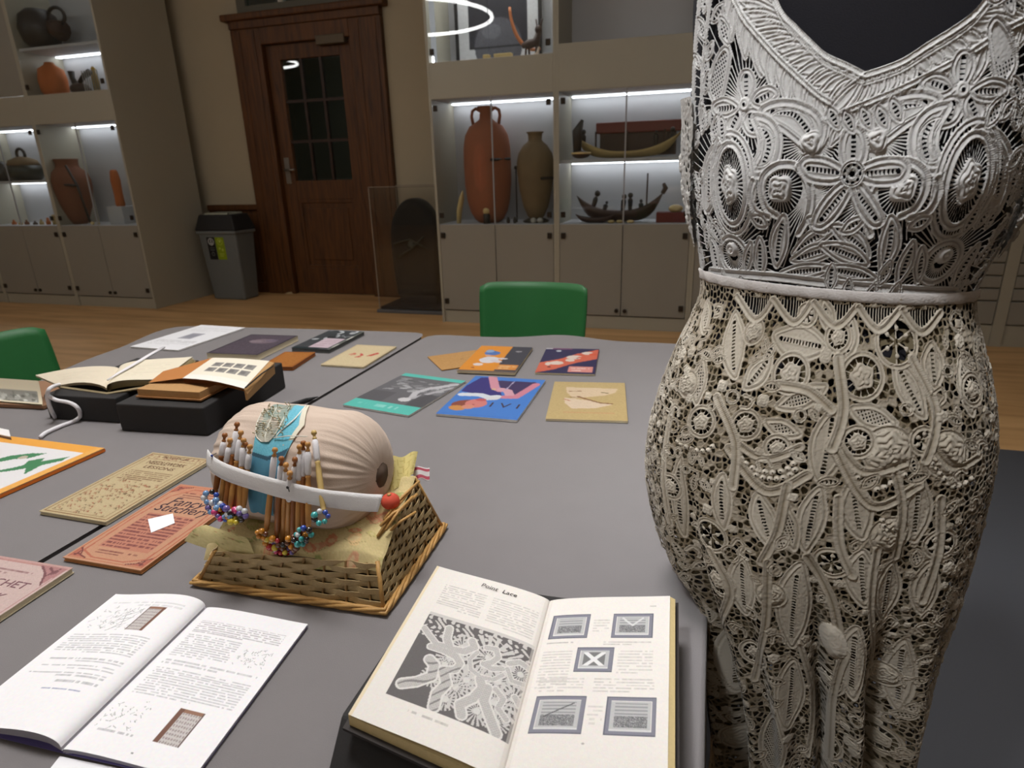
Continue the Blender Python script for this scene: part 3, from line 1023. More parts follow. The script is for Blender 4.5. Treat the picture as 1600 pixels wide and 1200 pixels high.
for k_ in range(16):
    a = math.radians(185 + 95 * k_ / 15)
    pts.append((at(836, 0, 5.2)[0] + 0.20 * math.cos(a), 5.2, zs + 0.40 + 0.33 * math.sin(a)))
o = MB().tube(pts, [0.010 + 0.004 * math.sin(PI * k_ / 15) for k_ in range(16)], 8).build('curved_bow', mat('orange_wood', rgb(176, 104, 56), 0.5, 0.1, 30), None, True)
tag(o, 'curved orange wooden bow leaning in front of the framed photograph', 'bow')
p = at(832, 70, 5.13)
t = thing('carved_animal', (p[0], 5.13, zs), 'small brown carved animal on the shelf right of the framed photograph', 'carving')
MB().tube([(p[0] - 0.08, 5.13, zs + 0.09), (p[0] - 0.02, 5.13, zs + 0.10), (p[0] + 0.03, 5.13, zs + 0.11), (p[0] + 0.05, 5.13, zs + 0.17)], [0.018, 0.034, 0.034, 0.02], 10).build('body', M_DKW, t, True)
MB().ball((p[0] + 0.05, 5.12, zs + 0.19), 0.028, 10, 6).cyl((p[0] + 0.04, 5.13, zs + 0.20), (p[0] + 0.03, 5.13, zs + 0.26), 0.006).cyl((p[0] + 0.06, 5.13, zs + 0.20), (p[0] + 0.08, 5.13, zs + 0.26), 0.006).build('head', M_DKW, t, True)
for dx in (-0.05, -0.03, 0.03, 0.045):
    MB().cyl((p[0] + dx, 5.13 + (0.02 if dx in (-0.03, 0.045) else -0.02), zs), (p[0] + dx, 5.13, zs + 0.09), 0.008).build('leg', M_DKW, t)
MB().tube([(p[0] + 0.02, 5.09, zs + 0.01), (p[0] + 0.05, 5.09, zs + 0.03), (p[0] + 0.06, 5.09, zs + 0.07)], [0.012, 0.012, 0.004], 8).build('tusk', mat('pale_horn', rgb(190, 170, 150), 0.5), t, True)


def hull(px0, px1, zs_, pys, m, name, label, wid=0.10, y=5.16, rise=(0.10, 0.10), deep=0.07, thick=0.0):
    xa, xb = at(px0, pys, y)[0], at(px1, pys, y)[0]
    t = thing(name, ((xa + xb) / 2, y, zs_), label, 'model boat')
    n, mseg = 22, 9
    vs, fs = [], []
    for i in range(n):
        u = i / (n - 1) * 2 - 1
        top = deep + (rise[0] if u < 0 else rise[1]) * abs(u) ** 2.4
        keel = 0.004 + top * abs(u) ** 4 * 0.92 + 0.5 * (rise[0] if u < 0 else rise[1]) * abs(u) ** 3 * 0.4
        keel = min(keel, top - 0.004)
        w = wid * max(0.03, (1 - abs(u) ** 2.6))
        for j in range(mseg):
            a = PI * j / (mseg - 1)
            vs.append(((xa + xb) / 2 + u * (xb - xa) / 2, y - w * math.cos(a), zs_ + top - (top - keel) * math.sin(a)))
    for i in range(n - 1):
        for j in range(mseg - 1):
            fs.append((i * mseg + j, (i + 1) * mseg + j, (i + 1) * mseg + j + 1, i * mseg + j + 1))
    for i in range(n - 1):
        fs.append((i * mseg, i * mseg + mseg - 1, (i + 1) * mseg + mseg - 1, (i + 1) * mseg))
    MB().add(vs, fs).build('hull', m, t, True)
    return t, xa, xb


def crew(t, x, y, z, hgt, lean=0.0):
    MB().lathe([(0.014, 0), (0.018, hgt * 0.35), (0.020, hgt * 0.6), (0.008, hgt * 0.75)], 8, (x, y, z), (lean, 0, 1)).ball((x + lean * hgt * 0.9, y, z + hgt * 0.86), hgt * 0.15, 8, 6).build('rower', M_SMOKE, t, True)


# upper shelf: large crescent boat with a maroon canopy
zu = 1.30
t, xa, xb = hull(896, 1064, zu, 225, M_STRAW, 'crescent_boat', 'crescent shaped straw boat model with a maroon canopy, on the upper shelf', 0.09, rise=(0.14, 0.13), deep=0.05)
cx = (xa + xb) / 2
cl_, cr_ = at(931, 190, 5.22)[0], at(1066, 190, 5.22)[0]
MB().box(cl_, cr_, 5.22, 5.36, zu + 0.185, zu + 0.265).build('canopy', M_RED, t, bevel=0.01)
MB().box(cl_ + 0.03, cr_ - 0.04, 5.24, 5.33, zu + 0.02, zu + 0.19).build('cabin', M_DKW, t, bevel=0.004)
for dx in (-0.24, 0.0, 0.28):
    MB().cyl((cx + dx, 5.215, zu + 0.04), (cx + dx, 5.215, zu + 0.20), 0.007).build('post', M_DKW, t)
for dx, hh in ((-0.33, 0.13), (0.22, 0.10), (0.34, 0.12)):
    crew(t, cx + dx, 5.18, zu + 0.09, hh)
p = at(908, 235, 5.05)
t = thing('rush_boat', (p[0], 5.05, zu), 'small dark boat with a pale rim in the left corner of the upper shelf', 'model boat')
MB().ball((p[0], 5.05, zu + 0.035), 0.07, 14, 8, 0.4).build('hull', M_DKW, t, True)
MB().tube([(p[0] + 0.07 * math.cos(a), 5.05 + 0.07 * math.sin(a), zu + 0.045) for a in np.linspace(0, 2 * PI, 20, endpoint=False)], 0.008, 6, True).build('rim', M_BONE, t, True)
MB().tube([(p[0] - 0.03, 5.05, zu + 0.05), (p[0] - 0.03, 5.05, zu + 0.20), (p[0] + 0.01, 5.05, zu + 0.28)], [0.03, 0.04, 0.012], 8).build('figure', M_SMOKE, t, True)
# lower shelf: brown boat with standing crew
t, xa, xb = hull(901, 1036, sh, 325, M_DKW, 'crewed_boat', 'dark brown boat model with standing crew and a mast, on the lower shelf', 0.075, rise=(0.12, 0.14), deep=0.085)
cx = (xa + xb) / 2
for px, hh, ln in ((925, 0.16, 0.3), (944, 0.08, 0.3), (973, 0.13, 0.1), (985, 0.14, 0.0), (1002, 0.09, 0.0)):
    crew(t, at(px, 310, 5.16)[0], 5.16, sh + 0.08, hh, ln)
xm_ = at(1011, 300, 5.16)[0]
MB().cyl((xm_, 5.16, sh + 0.08), (xm_, 5.16, sh + 0.36), 0.006).build('mast', M_DKW, t)
MB().tube([(xb - 0.01, 5.16, sh + 0.21), (xb + 0.012, 5.16, sh + 0.25), (xb - 0.005, 5.16, sh + 0.285)], [0.016, 0.02, 0.012], 8).build('stern_post', M_DKW, t, True)
o, xa, xb = hull(899, 960, sh, 335, M_DKW, 'dugout_canoe', 'slim dark canoe model in front of the crewed boat', 0.035, y=5.06, rise=(0.03, 0.03), deep=0.04)
p0, p1 = at(1026, 335, 5.12), at(1072, 335, 5.12)
t = thing('small_chest', ((p0[0] + p1[0]) / 2, 5.12, sh), 'small maroon chest with a pale bundle on it, right of the crewed boat', 'chest')
MB().box(p0[0], p1[0], 5.08, 5.18, sh, sh + 0.075).build('box', M_RED, t, bevel=0.004)
MB().ball((p0[0] + 0.14, 5.13, sh + 0.10), 0.055, 12, 8, 0.55).build('bundle', M_BONE, t, True)
for k_, (px, m_) in enumerate(((955, M_STRAW), (968, M_STRAW), (985, M_BONE))):
    p = at(px, 344, 5.04)
    o = MB().ball((p[0], 5.04, sh + 0.012), 0.03, 10, 6, 0.42).build('pebble', m_, None, True)
    tag(o, ('left', 'middle', 'right')[k_] + ' one of three flat tan stones at the front of the lower shelf', 'stone', 'flat stones on the lower shelf')

# left cabinets
t, c, r, h = urn('brown_amphora', 92, 135, 248, sh, [(0.34, 0), (0.5, 0.08), (0.78, 0.28), (0.98, 0.55), (1.0, 0.68), (0.86, 0.80), (0.62, 0.86), (0.56, 0.90), (0.58, 0.97), (0.62, 1.0), (0.50, 1.0), (0.46, 0.9)], M_BROWNC,
                 'brown earthenware amphora leaning on a black iron stand, in the cabinet by the bin', 'jar')
MB().tube([(c + r * 0.7, 5.05, sh + h * 0.9), (c + r * 1.2, 5.05, sh + h * 0.6), (c + r * 1.5, 5.05, sh + 0.02)], 0.012, 6).tube([(c + r * 0.3, 5.02, sh + h * 0.62), (c + r * 1.25, 5.03, sh + h * 0.60)], 0.012, 6).build('iron_stand', M_SMOKE, t, True)
p = at(182, 290, 5.2)
o = thing('clay_column', (p[0], 5.2, sh), '', '')
MB().lathe([(0.04, 0), (0.044, 0.02), (0.040, 0.12), (0.046, 0.25), (0.036, 0.33), (0.024, 0.35)], 16, (p[0], 5.2, sh + 0.17)).build('vessel', M_ORANGEC, o, True)
MB().box(p[0] - 0.10, p[0] + 0.09, 5.12, 5.30, sh, sh + 0.17).build('plinth', M_CABIN, o, bevel=0.004)
tag(o, 'upright orange clay vessel on a plinth, right of the brown amphora', 'vessel')
for k_, (px, rr) in enumerate(((143, 0.02), (152, 0.016))):
    p = at(px, 342, 5.05)
    o = MB().ball((p[0], 5.05, sh + rr * 0.8), rr, 8, 6, 0.8).build('small_shard', M_BONE, None, True)
    tag(o, ('left' if k_ == 0 else 'right') + ' one of two tiny pale shards by the iron stand', 'shard', 'shards by the iron stand')
zu2 = 2.031
t, c, r, h = urn('orange_jar', 66, 97, 97, zu2, [(0.6, 0), (0.95, 0.15), (1.0, 0.5), (0.85, 0.8), (0.4, 0.92), (0.3, 1.0), (0.0001, 1.0)], M_ORANGEC, 'round orange clay jar on the upper left shelf', 'jar', yb=143)
p = at(120, 125, 5.2)
t = thing('dark_vessel', (p[0], 5.2, zu2), 'dark lumpy vessel with a raised neck beside the orange jar', 'vessel')
MB().ball((p[0] + 0.02, 5.2, zu2 + 0.06), 0.09, 14, 8, 0.62).build('body', M_DKW, t, True)
MB().tube([(p[0] - 0.02, 5.2, zu2 + 0.09), (p[0] - 0.05, 5.2, zu2 + 0.16), (p[0] - 0.05, 5.2, zu2 + 0.22)], [0.03, 0.024, 0.03], 10).build('neck', M_SMOKE, t, True)
MB().tube([(p[0] + 0.03, 5.2, zu2 + 0.12), (p[0] + 0.10, 5.2, zu2 + 0.17), (p[0] + 0.18, 5.2, zu2 + 0.20)], [0.02, 0.024, 0.03], 10).build('spout', M_SMOKE, t, True)
p = at(146, 125, 5.14)
t = thing('wire_cage', (p[0], 5.14, zu2), 'dark wire cage holding a yellow figure at the right end of the upper left shelf', 'ornament')
MB().box(p[0] - 0.10, p[0] + 0.12, 5.10, 5.2, zu2, zu2 + 0.02).build('base', M_DKW, t, bevel=0.004)
for k_ in range(8):
    x = p[0] - 0.09 + 0.026 * k_
    MB().cyl((x, 5.11, zu2 + 0.02), (x, 5.11, zu2 + 0.20), 0.005, n=6).build('bar', M_STEEL, t)
MB().lathe([(0.03, 0), (0.035, 0.10), (0.015, 0.16), (0.02, 0.2), (0.0001, 0.22)], 10, (p[0], 5.16, zu2 + 0.02)).build('figure', mat('yellow_ochre', rgb(186, 150, 62), 0.6, 0.1, 30), t, True)
zt2 = 2.44
t, c, r, h = urn('black_pot', 36, 82, 12, zt2, [(0.5, 0), (0.85, 0.2), (1.0, 0.5), (0.85, 0.82), (0.5, 0.96), (0.0001, 1.0)], M_SMOKE, 'round black pot with a loop handle on the top left shelf', 'pot', yb=48)
MB().tube([(c + r * 1.3 + 0.10 * math.cos(a), YC, zt2 + h * 0.75 + 0.075 * math.sin(a)) for a in np.linspace(0, 2 * PI, 16, endpoint=False)], 0.016, 8, True).build('loop_handle', M_SMOKE, t, True)
MB().tube([(c + r * 0.7, YC, zt2 + h * 0.55), (c + r * 1.5, YC, zt2 + h * 0.40)], [0.06, 0.09], 10).build('spout', M_DKW, t, True)
zl = 1.27
p = at(36, 255, 5.2)
t = thing('basket_pot', (p[0], 5.2, zl), 'dark green pot with a looped handle on the shelf of the left edge cabinet', 'pot')
MB().lathe([(0.12, 0), (0.17, 0.05), (0.18, 0.11), (0.15, 0.15)], 16, (p[0], 5.2, zl)).build('body', mat('green_black_glaze', rgb(38, 44, 38), 0.4, 0.1, 20), t, True)
MB().lathe([(0.15, 0), (0.13, 0.05), (0.05, 0.085), (0.0001, 0.09)], 16, (p[0], 5.2, zl + 0.15)).build('lid', M_OLIVEC, t, True)
MB().tube([(p[0] + 0.055 * math.cos(a), 5.2, zl + 0.26 + 0.055 * math.sin(a)) for a in np.linspace(0, 2 * PI, 14, endpoint=False)], 0.015, 8, True).build('loop_handle', M_SMOKE, t, True)
p = at(3, 262, 5.2)
o = MB().lathe([(0.08, 0), (0.1, 0.08), (0.07, 0.16), (0.03, 0.2)], 12, (p[0], 5.2, zl)).build('dark_jar', M_SMOKE, None, True)
tag(o, 'dark jar cut by the left edge, next to the green pot', 'jar')
fig = ['orange seated figure', 'tan round bead', 'brown stub figure', 'dark squat figure', 'tan standing figure', 'orange standing figure', 'tall tan figure at the right end']
for k_, px in enumerate((20, 30, 40, 53, 63, 74, 84)):
    p = at(px, 340, 5.10)
    m_ = (M_ORANGEC, M_STRAW, M_BROWNC, M_DKW, M_STRAW, M_ORANGEC, M_STRAW)[k_]
    hh = (0.05, 0.035, 0.05, 0.04, 0.055, 0.07, 0.10)[k_]
    t = thing('small_figurine', (p[0], 5.10, sh), fig[k_] + ' in the row on the low left edge shelf', 'figurine', 'figurines on the low left shelf')
    MB().lathe([(0.022, 0), (0.024, hh * 0.4), (0.014, hh * 0.62)], 8, (p[0], 5.10, sh)).build('body', m_, t, True)
    MB().ball((p[0], 5.10, sh + hh * 0.8), hh * 0.22, 8, 6).build('head', m_, t, True)
# ------------------------------------------------------------------ books and papers on the tables
M_PRINT = mat_col('printed_paper', 0.6, 0.3, 0.05, 300)
M_PAGE = mat('page_edges', rgb(226, 214, 184), 0.8, 0.08, 300, 0.3, 700, stretch=(1, 1, 8))
M_WPAGE = mat('white_page_edges', rgb(236, 234, 232), 0.8, 0.04, 300)
M_STAND = mat('black_foam_stand', rgb(38, 36, 36), 0.75, 0.06, 60, 0.1, 400)
M_INK = mat('dark_ink', rgb(52, 30, 44), 0.7)
TP = TZ + 0.0015        # resting height on the cloth


def unlin(c):
    c = np.clip(c, 0, 1)
    return np.where(c <= 0.0031308, c * 12.92, 1.055 * c ** (1 / 2.4) - 0.055)


def flat_book(name, pts, thick, label, cat, col, paint, res=0.0022, edge=None, back=None, group=None, z0=TP, ink=0.70):
    """thin book or magazine lying flat: printed front cover, page block, back cover"""
    c, u, v, lu, lv = fit_rect(pts, z0 + thick)
    t = thing(name, (c[0], c[1], z0), label, cat, group)
    o3 = lambda a, b, z: np.array([*(c + u * a + v * b), z])

    def slab(nm, ins, za, zb, m, bev=0.0):
        a, b = lu / 2 - ins, lv / 2 - ins
        return MB().hexa([o3(-a, -b, za), o3(a, -b, za), o3(a, b, za), o3(-a, b, za)], [o3(-a, -b, zb), o3(a, -b, zb), o3(a, b, zb), o3(-a, b, zb)]).build(nm, m, t, bevel=bev)
    ct = min(0.0012, thick * 0.25)
    em = edge or M_PAGE
    if thick > 0.003:
        slab('back_cover', 0, z0, z0 + ct, back or em)
        slab('page_block', 0.0012, z0 + ct, z0 + thick - ct, em)
        slab('front_cover', 0, z0 + thick - ct, z0 + thick - 0.0001, back or em)
    else:
        slab('sheet', 0, z0, z0 + thick - 0.0001, em)
    k = Canvas(lu, lv, res, col)
    paint(k)
    k.img = unlin(lin(k.img) * ink)
    k.mesh('cover_print', lambda x, y: np.stack([c[0] + u[0] * (x - 0.5) * lu + v[0] * (0.5 - y) * lv, c[1] + u[1] * (x - 0.5) * lu + v[1] * (0.5 - y) * lv,
                                                z0 + thick + 0.00015 + 0 * x], -1), M_PRINT, t)
    place = lambda x, y: o3((x - 0.5) * lu, (0.5 - y) * lv, z0 + thick + 0.0005)
    return t, place, np.array([*u, 0]), np.array([*v, 0]), lu, lv


def p_sheet(k):
    k.rect(0.36, 0.36, 0.62, 0.60, (176, 176, 186)).rect(0.40, 0.40, 0.58, 0.56, (150, 150, 160)).text(0.1, 0.66, 0.9, 0.86, 5, (150, 150, 150), 0.4, 2)
    k.text(0.1, 0.1, 0.9, 0.3, 4, (170, 170, 170), 0.3, 3)


flat_book('printed_sheet', [(312, 507), (381, 512), (277, 548), (210, 541)], 0.004, 'white printed sheet with a small grey picture at the far left corner', 'paper', (244, 244, 248), p_sheet, 0.004, M_WPAGE, ink=0.92)


def p_dark(k):
    k.frame(0, 0, 1, 1, 0.006, (48, 40, 54)).ell(0.55, 0.34, 0.26, 0.16, (150, 130, 140), 0.7).ell(0.42, 0.36, 0.14, 0.08, (168, 150, 156), 0.5).ell(0.7, 0.3, 0.12, 0.08, (120, 110, 132), 0.6).speck(0.02)


flat_book('dark_book', [(390, 522), (463, 525), (402, 556), (328, 551)], 0.016, 'dark purple covered book with cream page edges behind the black stands', 'book', (92, 80, 92), p_dark, 0.004)
flat_book('tan_book', [(445, 550), (496, 550), (455, 573), (404, 573)], 0.010, 'orange tan book lying between the black stand and the black and white book', 'book', (188, 118, 48),
          lambda k: k.frame(0.0, 0.0, 1, 1, 0.005, (170, 100, 38)).speck(0.02), 0.004, mat('tan_leather', rgb(150, 88, 38), 0.6, 0.1, 40))


def p_bw(k):
    r = np.random.default_rng(5)
    for _ in range(26):
        g = int(r.choice([30, 60, 120, 190, 225]))
        k.ell(r.uniform(0.05, 0.95), r.uniform(0.03, 0.6), r.uniform(0.04, 0.14), r.uniform(0.03, 0.09), (g, g + 4, g + 8), 1, r.uniform(0, 3))
    k.rect(0, 0.60, 1, 1, (70, 72, 76)).rect(0.36, 0.44, 0.9, 0.92, (226, 204, 214)).text(0.42, 0.5, 0.85, 0.86, 4, (160, 130, 140), 0.4, 4)
    k.rect(0.02, 0.93, 0.7, 1.0, (30, 46, 50)).rect(0.93, 0.0, 1.0, 1.0, (120, 124, 116))
    k.rect(0.94, 0.3, 1.0, 0.5, (206, 204, 196)).rect(0.94, 0.7, 1.0, 0.9, (200, 200, 190))


flat_book('photo_book', [(514, 515), (562, 519), (519, 547), (459, 543)], 0.011, 'book with a black and white photograph cover and pink panel at the far edge', 'book', (64, 68, 72), p_bw, 0.003, mat('grey_edges', rgb(90, 92, 92), 0.7, 0.2, 90))


def p_red(k):
    k.speck(0.012).frame(0.02, 0.02, 0.98, 0.98, 0.002, (214, 190, 150))
    k.line([(0.24, 0.50), (0.30, 0.42), (0.36, 0.48), (0.30, 0.52)], 0.006, (220, 120, 100)).line([(0.47, 0.44), (0.55, 0.50), (0.48, 0.60), (0.56, 0.58)], 0.007, (214, 84, 76))
    k.line([(0.70, 0.52), (0.80, 0.36), (0.84, 0.40), (0.76, 0.50)], 0.007, (208, 76, 66)).ell(0.52, 0.5, 0.03, 0.03, (206, 70, 60)).ell(0.30, 0.47, 0.02, 0.02, (208, 100, 80))


flat_book('cream_booklet', [(558, 538), (619, 542), (569, 573), (501, 570)], 0.0045, 'cream booklet with scattered red lettering near the table seam', 'booklet', (234, 214, 172), p_red, 0.003)
flat_book('brown_envelope', [(745, 546), (775, 567), (690, 577), (668, 558)], 0.002, 'plain brown paper envelope poking out from under the orange magazine', 'envelope', (206, 156, 92),
          lambda k: k.line([(0, 0), (0.5, 0.5), (1, 0)], 0.001, (180, 130, 72)).speck(0.015), 0.004, mat('kraft_paper', rgb(196, 146, 86), 0.8, 0.06, 60))


def p_orange(k):
    k.rect(0.62, 0, 1, 1, (66, 64, 74)).ell(0.34, 0.30, 0.15, 0.14, (84, 122, 190)).ell(0.26, 0.22, 0.08, 0.1, (150, 176, 214)).ell(0.38, 0.56, 0.17, 0.2, (232, 228, 232))
    k.ell(0.26, 0.74, 0.09, 0.08, (236, 220, 214)).ell(0.52, 0.6, 0.12, 0.07, (224, 214, 220), 1, 0.5).ell(0.6, 0.5, 0.09, 0.05, (226, 220, 226)).ell(0.3, 0.4, 0.06, 0.05, (222, 170, 140)).ell(0.22, 0.86, 0.03, 0.03, (150, 60, 40))
    k.rect(0.62, 0.72, 0.98, 0.90, (230, 150, 66)).rect(0.0, 0.95, 1, 1, (120, 100, 84)).ell(0.80, 0.2, 0.06, 0.05, (160, 156, 160)).text(0.66, 0.75, 0.95, 0.88, 2, (250, 226, 180), 0.8, 8)


flat_book('orange_magazine', [(752, 540), (834, 543), (803, 583), (714, 580)], 0.005, 'orange and charcoal magazine with a white figure on its cover', 'magazine', (240, 154, 42), p_orange, 0.003, M_PAGE, None, 'magazines on the right hand table', TP + 0.002)


def p_navy(k):
    k.poly([(0, 1.0), (0, 0.62), (0.35, 0.45), (0.62, 0.22), (1, 0.02), (1, 0.42), (0.6, 0.62), (0.3, 0.86)], (226, 110, 82))
    for x, y, rx, ry in ((0.30, 0.62, 0.12, 0.11), (0.58, 0.38, 0.14, 0.12), (0.80, 0.20, 0.1, 0.10), (0.52, 0.50, 0.08, 0.08), (0.16, 0.66, 0.05, 0.1)):
        k.ell(x, y, rx, ry, (238, 220, 206))
    k.ell(0.20, 0.78, 0.03, 0.04, (110, 40, 40)).ell(0.64, 0.42, 0.02, 0.02, (120, 50, 40)).ell(0.72, 0.38, 0.08, 0.05, (232, 100, 66)).ell(0.9, 0.24, 0.07, 0.08, (228, 96, 62))
    k.rect(0.54, 0.74, 0.95, 0.94, (232, 150, 140)).text(0.58, 0.77, 0.92, 0.92, 2, (250, 226, 214), 0.9, 9).ell(0.26, 0.12, 0.05, 0.06, (190, 196, 206)).rect(0.12, 0.0, 0.5, 0.06, (120, 70, 110)).rect(0, 0, 0.12, 0.04, (206, 200, 206))


flat_book('navy_magazine', [(856, 544.5), (942.5, 545), (922.7, 583.7), (832.8, 583)], 0.004, 'navy and coral magazine with white blossoms at the right of the far row', 'magazine', (48, 40, 84), p_navy, 0.003, M_PAGE, None, 'magazines on the right hand table')


def p_teal(k):
    k.rect(0, 0.085, 1, 0.80, (112, 110, 114))
    r = np.random.default_rng(9)
    for _ in range(60):
        g = int(r.uniform(90, 215))
        k.ell(r.uniform(0.1, 0.98), r.uniform(0.12, 0.5), r.uniform(0.02, 0.1), r.uniform(0.01, 0.04), (g, g, g + 2), 0.8, r.uniform(-0.6, 0.4))
    k.line([(0.96, 0.14), (0.7, 0.34), (0.62, 0.48), (0.68, 0.62)], 0.016, (206, 204, 208)).line([(0.98, 0.24), (0.84, 0.42), (0.7, 0.62)], 0.012, (190, 188, 192)).ell(0.63, 0.68, 0.09, 0.07, (220, 218, 220))
    k.rect(0.0, 0.55, 0.38, 0.80, (92, 90, 94), 0.7).rect(0.74, 0.5, 1, 0.80, (78, 76, 80), 0.7)
    k.text(0.40, 0.84, 0.95, 0.96, 1, (180, 240, 232), 0.8, 10, 0.05).text(0.1, 0.86, 0.36, 0.94, 1, (150, 230, 220), 0.7, 11, 0.03)


flat_book('teal_magazine', [(631, 580), (721, 597), (641, 650), (544, 633)], 0.004, 'black and white photo magazine with turquoise bands above and below', 'magazine', (98, 206, 192), p_teal, 0.0025, M_WPAGE, None, 'magazines on the right hand table')


def p_blue(k):
    k.poly([(0.02, 0.44), (0.02, 0.28), (0.10, 0.04), (0.24, 0.02), (0.34, 0.18), (0.52, 0.36), (0.60, 0.50), (0.50, 0.56), (0.30, 0.50)], (58, 48, 128))
    k.poly([(0.36, 0.10), (0.90, 0.08), (0.92, 0.14), (0.84, 0.44), (0.66, 0.46), (0.5, 0.30)], (66, 48, 96))
    k.line([(0.26, 0.02), (0.33, 0.14), (0.42, 0.30), (0.52, 0.36)], 0.022, (226, 156, 172)).line([(0.52, 0.33), (0.62, 0.36), (0.70, 0.48)], 0.022, (228, 172, 186)).line([(0.62, 0.52), (0.78, 0.50), (0.86, 0.30), (0.92, 0.14)], 0.020, (222, 140, 160))
    k.line([(0.58, 0.34), (0.60, 0.10)], 0.003, (190, 176, 206)).ell(0.42, 0.34, 0.03, 0.03, (230, 200, 150))
    k.line([(0.08, 0.52), (0.30, 0.50), (0.46, 0.55), (0.54, 0.52)], 0.022, (232, 236, 244)).line([(0.46, 0.58), (0.54, 0.56)], 0.02, (232, 230, 232))
    k.ell(0.26, 0.74, 0.20, 0.15, (150, 78, 62), 1, -0.3).ell(0.18, 0.84, 0.11, 0.08, (218, 150, 80), 1, 0.2).ell(0.36, 0.71, 0.135, 0.15, (226, 136, 128), 1, -0.2).ell(0.38, 0.62, 0.07, 0.05, (206, 96, 96)).ell(0.30, 0.80, 0.08, 0.07, (228, 152, 128)).ell(0.34, 0.74, 0.02, 0.012, (150, 50, 60))
    k.rect(0.0, 0.965, 1, 0.975, (70, 110, 200), 0.6)


t, pl, u_, v_, lu, lv = flat_book('blue_magazine', [(742, 587), (852, 594), (808, 657), (683, 646)], 0.005, 'bright blue magazine with a smiling red haired woman on its cover', 'magazine', (74, 134, 218), p_blue, 0.0022, M_WPAGE, None, 'magazines on the right hand table')
for k_, (x, ch) in enumerate(((0.60, '/'), (0.71, '\\'), (0.755, '/'), (0.87, '/'))):
    pass
text_obj('lettering', 'I V I', pl(0.73, 0.72), u_, v_, 0.040, M_INK, t, 0.0, width=lu * 0.36)


def p_must(k):
    k.poly([(0.18, 0.16), (0.90, 0.18), (0.86, 0.30), (0.72, 0.38), (0.30, 0.48), (0.2, 0.3)], (232, 206, 172)).poly([(0.18, 0.46), (0.5, 0.52), (0.82, 0.62), (0.6, 0.72), (0.3, 0.74), (0.2, 0.6)], (234, 210, 182))
    k.line([(0.36, 0.42), (0.5, 0.5), (0.66, 0.58), (0.82, 0.60)], 0.006, (140, 92, 52)).line([(0.24, 0.28), (0.4, 0.27)], 0.004, (150, 110, 70)).line([(0.24, 0.44), (0.38, 0.45)], 0.004, (150, 120, 70)).line([(0.68, 0.30), (0.76, 0.31)], 0.005, (120, 110, 60))
    k.line([(0.18, 0.5), (0.26, 0.54)], 0.003, (190, 110, 80)).rect(0.2, 0.82, 0.85, 0.84, (220, 150, 110), 0.5).speck(0.014)


flat_book('ochre_booklet', [(870, 597), (981, 598), (975, 656), (848, 656)], 0.0045, 'ochre yellow booklet with a pale folded cloth pictured on it', 'booklet', (206, 180, 124), p_must, 0.0025)


def p_tan(k):
    b = (112, 78, 52)
    k.frame(0.03, 0.02, 0.97, 0.98, 0.002, (150, 116, 76)).frame(0.10, 0.10, 0.90, 0.955, 0.0015, (150, 118, 80))
    r = np.random.default_rng(21)
    for i in range(60):
        x, y = r.uniform(0.03, 0.97), r.uniform(0.025, 0.10)
        k.ell(x, y, r.uniform(0.01, 0.03), r.uniform(0.006, 0.014), (150, 100, 78), 0.6, r.uniform(0, 3))
    k.text(0.16, 0.30, 0.84, 0.46, 6, b, 0.75, 4, 0.016)
    for i in range(170):
        x, y = r.uniform(0.10, 0.90), r.uniform(0.47, 0.95)
        s = r.uniform(0.008, 0.026)
        k.line([(x - s, y), (x, y - s * 0.6), (x + s, y + s * 0.3)], 0.0016, (r.choice([112, 140, 160]), 92, 64), 0.75)
    k.speck(0.02)


t, pl, u_, v_, lu, lv = flat_book('needlework_booklet', [(236, 705), (326, 719), (165, 818), (70, 798)], 0.006, 'old tan needlework booklet closely printed in brown, left of the basket', 'booklet', (206, 186, 146), p_tan, 0.0012, ink=0.8)
text_obj('lettering', 'NEEDLEWORK', pl(0.5, 0.165), u_, v_, 0.017, mat('brown_ink', rgb(104, 70, 48), 0.7), t, width=lu * 0.62)
text_obj('lettering', 'PRACTICAL', pl(0.5, 0.06), u_, v_, 0.011, mat('brown_ink', rgb(104, 70, 48), 0.7), t, width=lu * 0.45)
text_obj('lettering', 'LESSONS', pl(0.5, 0.24), u_, v_, 0.014, mat('brown_ink', rgb(104, 70, 48), 0.7), t, width=lu * 0.48)


def p_fancy(k):
    d = (134, 72, 68)
    k.rect(0, 0, 1, 0.12, (222, 140, 110), 0.5).frame(0.025, 0.02, 0.975, 0.98, 0.0015, (206, 120, 84))
    for (x, y, sx, sy) in ((0, 0, 1, 1), (1, 0, -1, 1), (0, 1, 1, -1), (1, 1, -1, -1)):
        P = lambda a, b: (x + sx * a, y + sy * b)
        k.poly([P(0.03, 0.03), P(0.22, 0.03), P(0.10, 0.07), P(0.04, 0.14)], (200, 110, 92), 0.8)
        k.line([P(0.04, 0.12), P(0.10, 0.09), P(0.14, 0.05), P(0.24, 0.03)], 0.002, d).line([P(0.06, 0.05), P(0.13, 0.06)], 0.0025, d).line([P(0.08, 0.04), P(0.09, 0.09)], 0.0025, d)
    k.line([(0.10, 0.9), (0.08, 0.5), (0.12, 0.18), (0.3, 0.06), (0.7, 0.06), (0.88, 0.18), (0.92, 0.5), (0.90, 0.9), (0.7, 0.955), (0.3, 0.955), (0.10, 0.9)], 0.003, (206, 122, 96))
    k.text(0.25, 0.10, 0.75, 0.19, 3, d, 0.75, 31, 0.03)
    k.rect(0.17, 0.41, 0.83, 0.84, (214, 140, 116), 0.8).text(0.18, 0.42, 0.82, 0.84, 12, (120, 58, 62), 0.8, 32, 0.018)
    k.text(0.25, 0.865, 0.75, 0.91, 2, d, 0.75, 33, 0.03).speck(0.012)


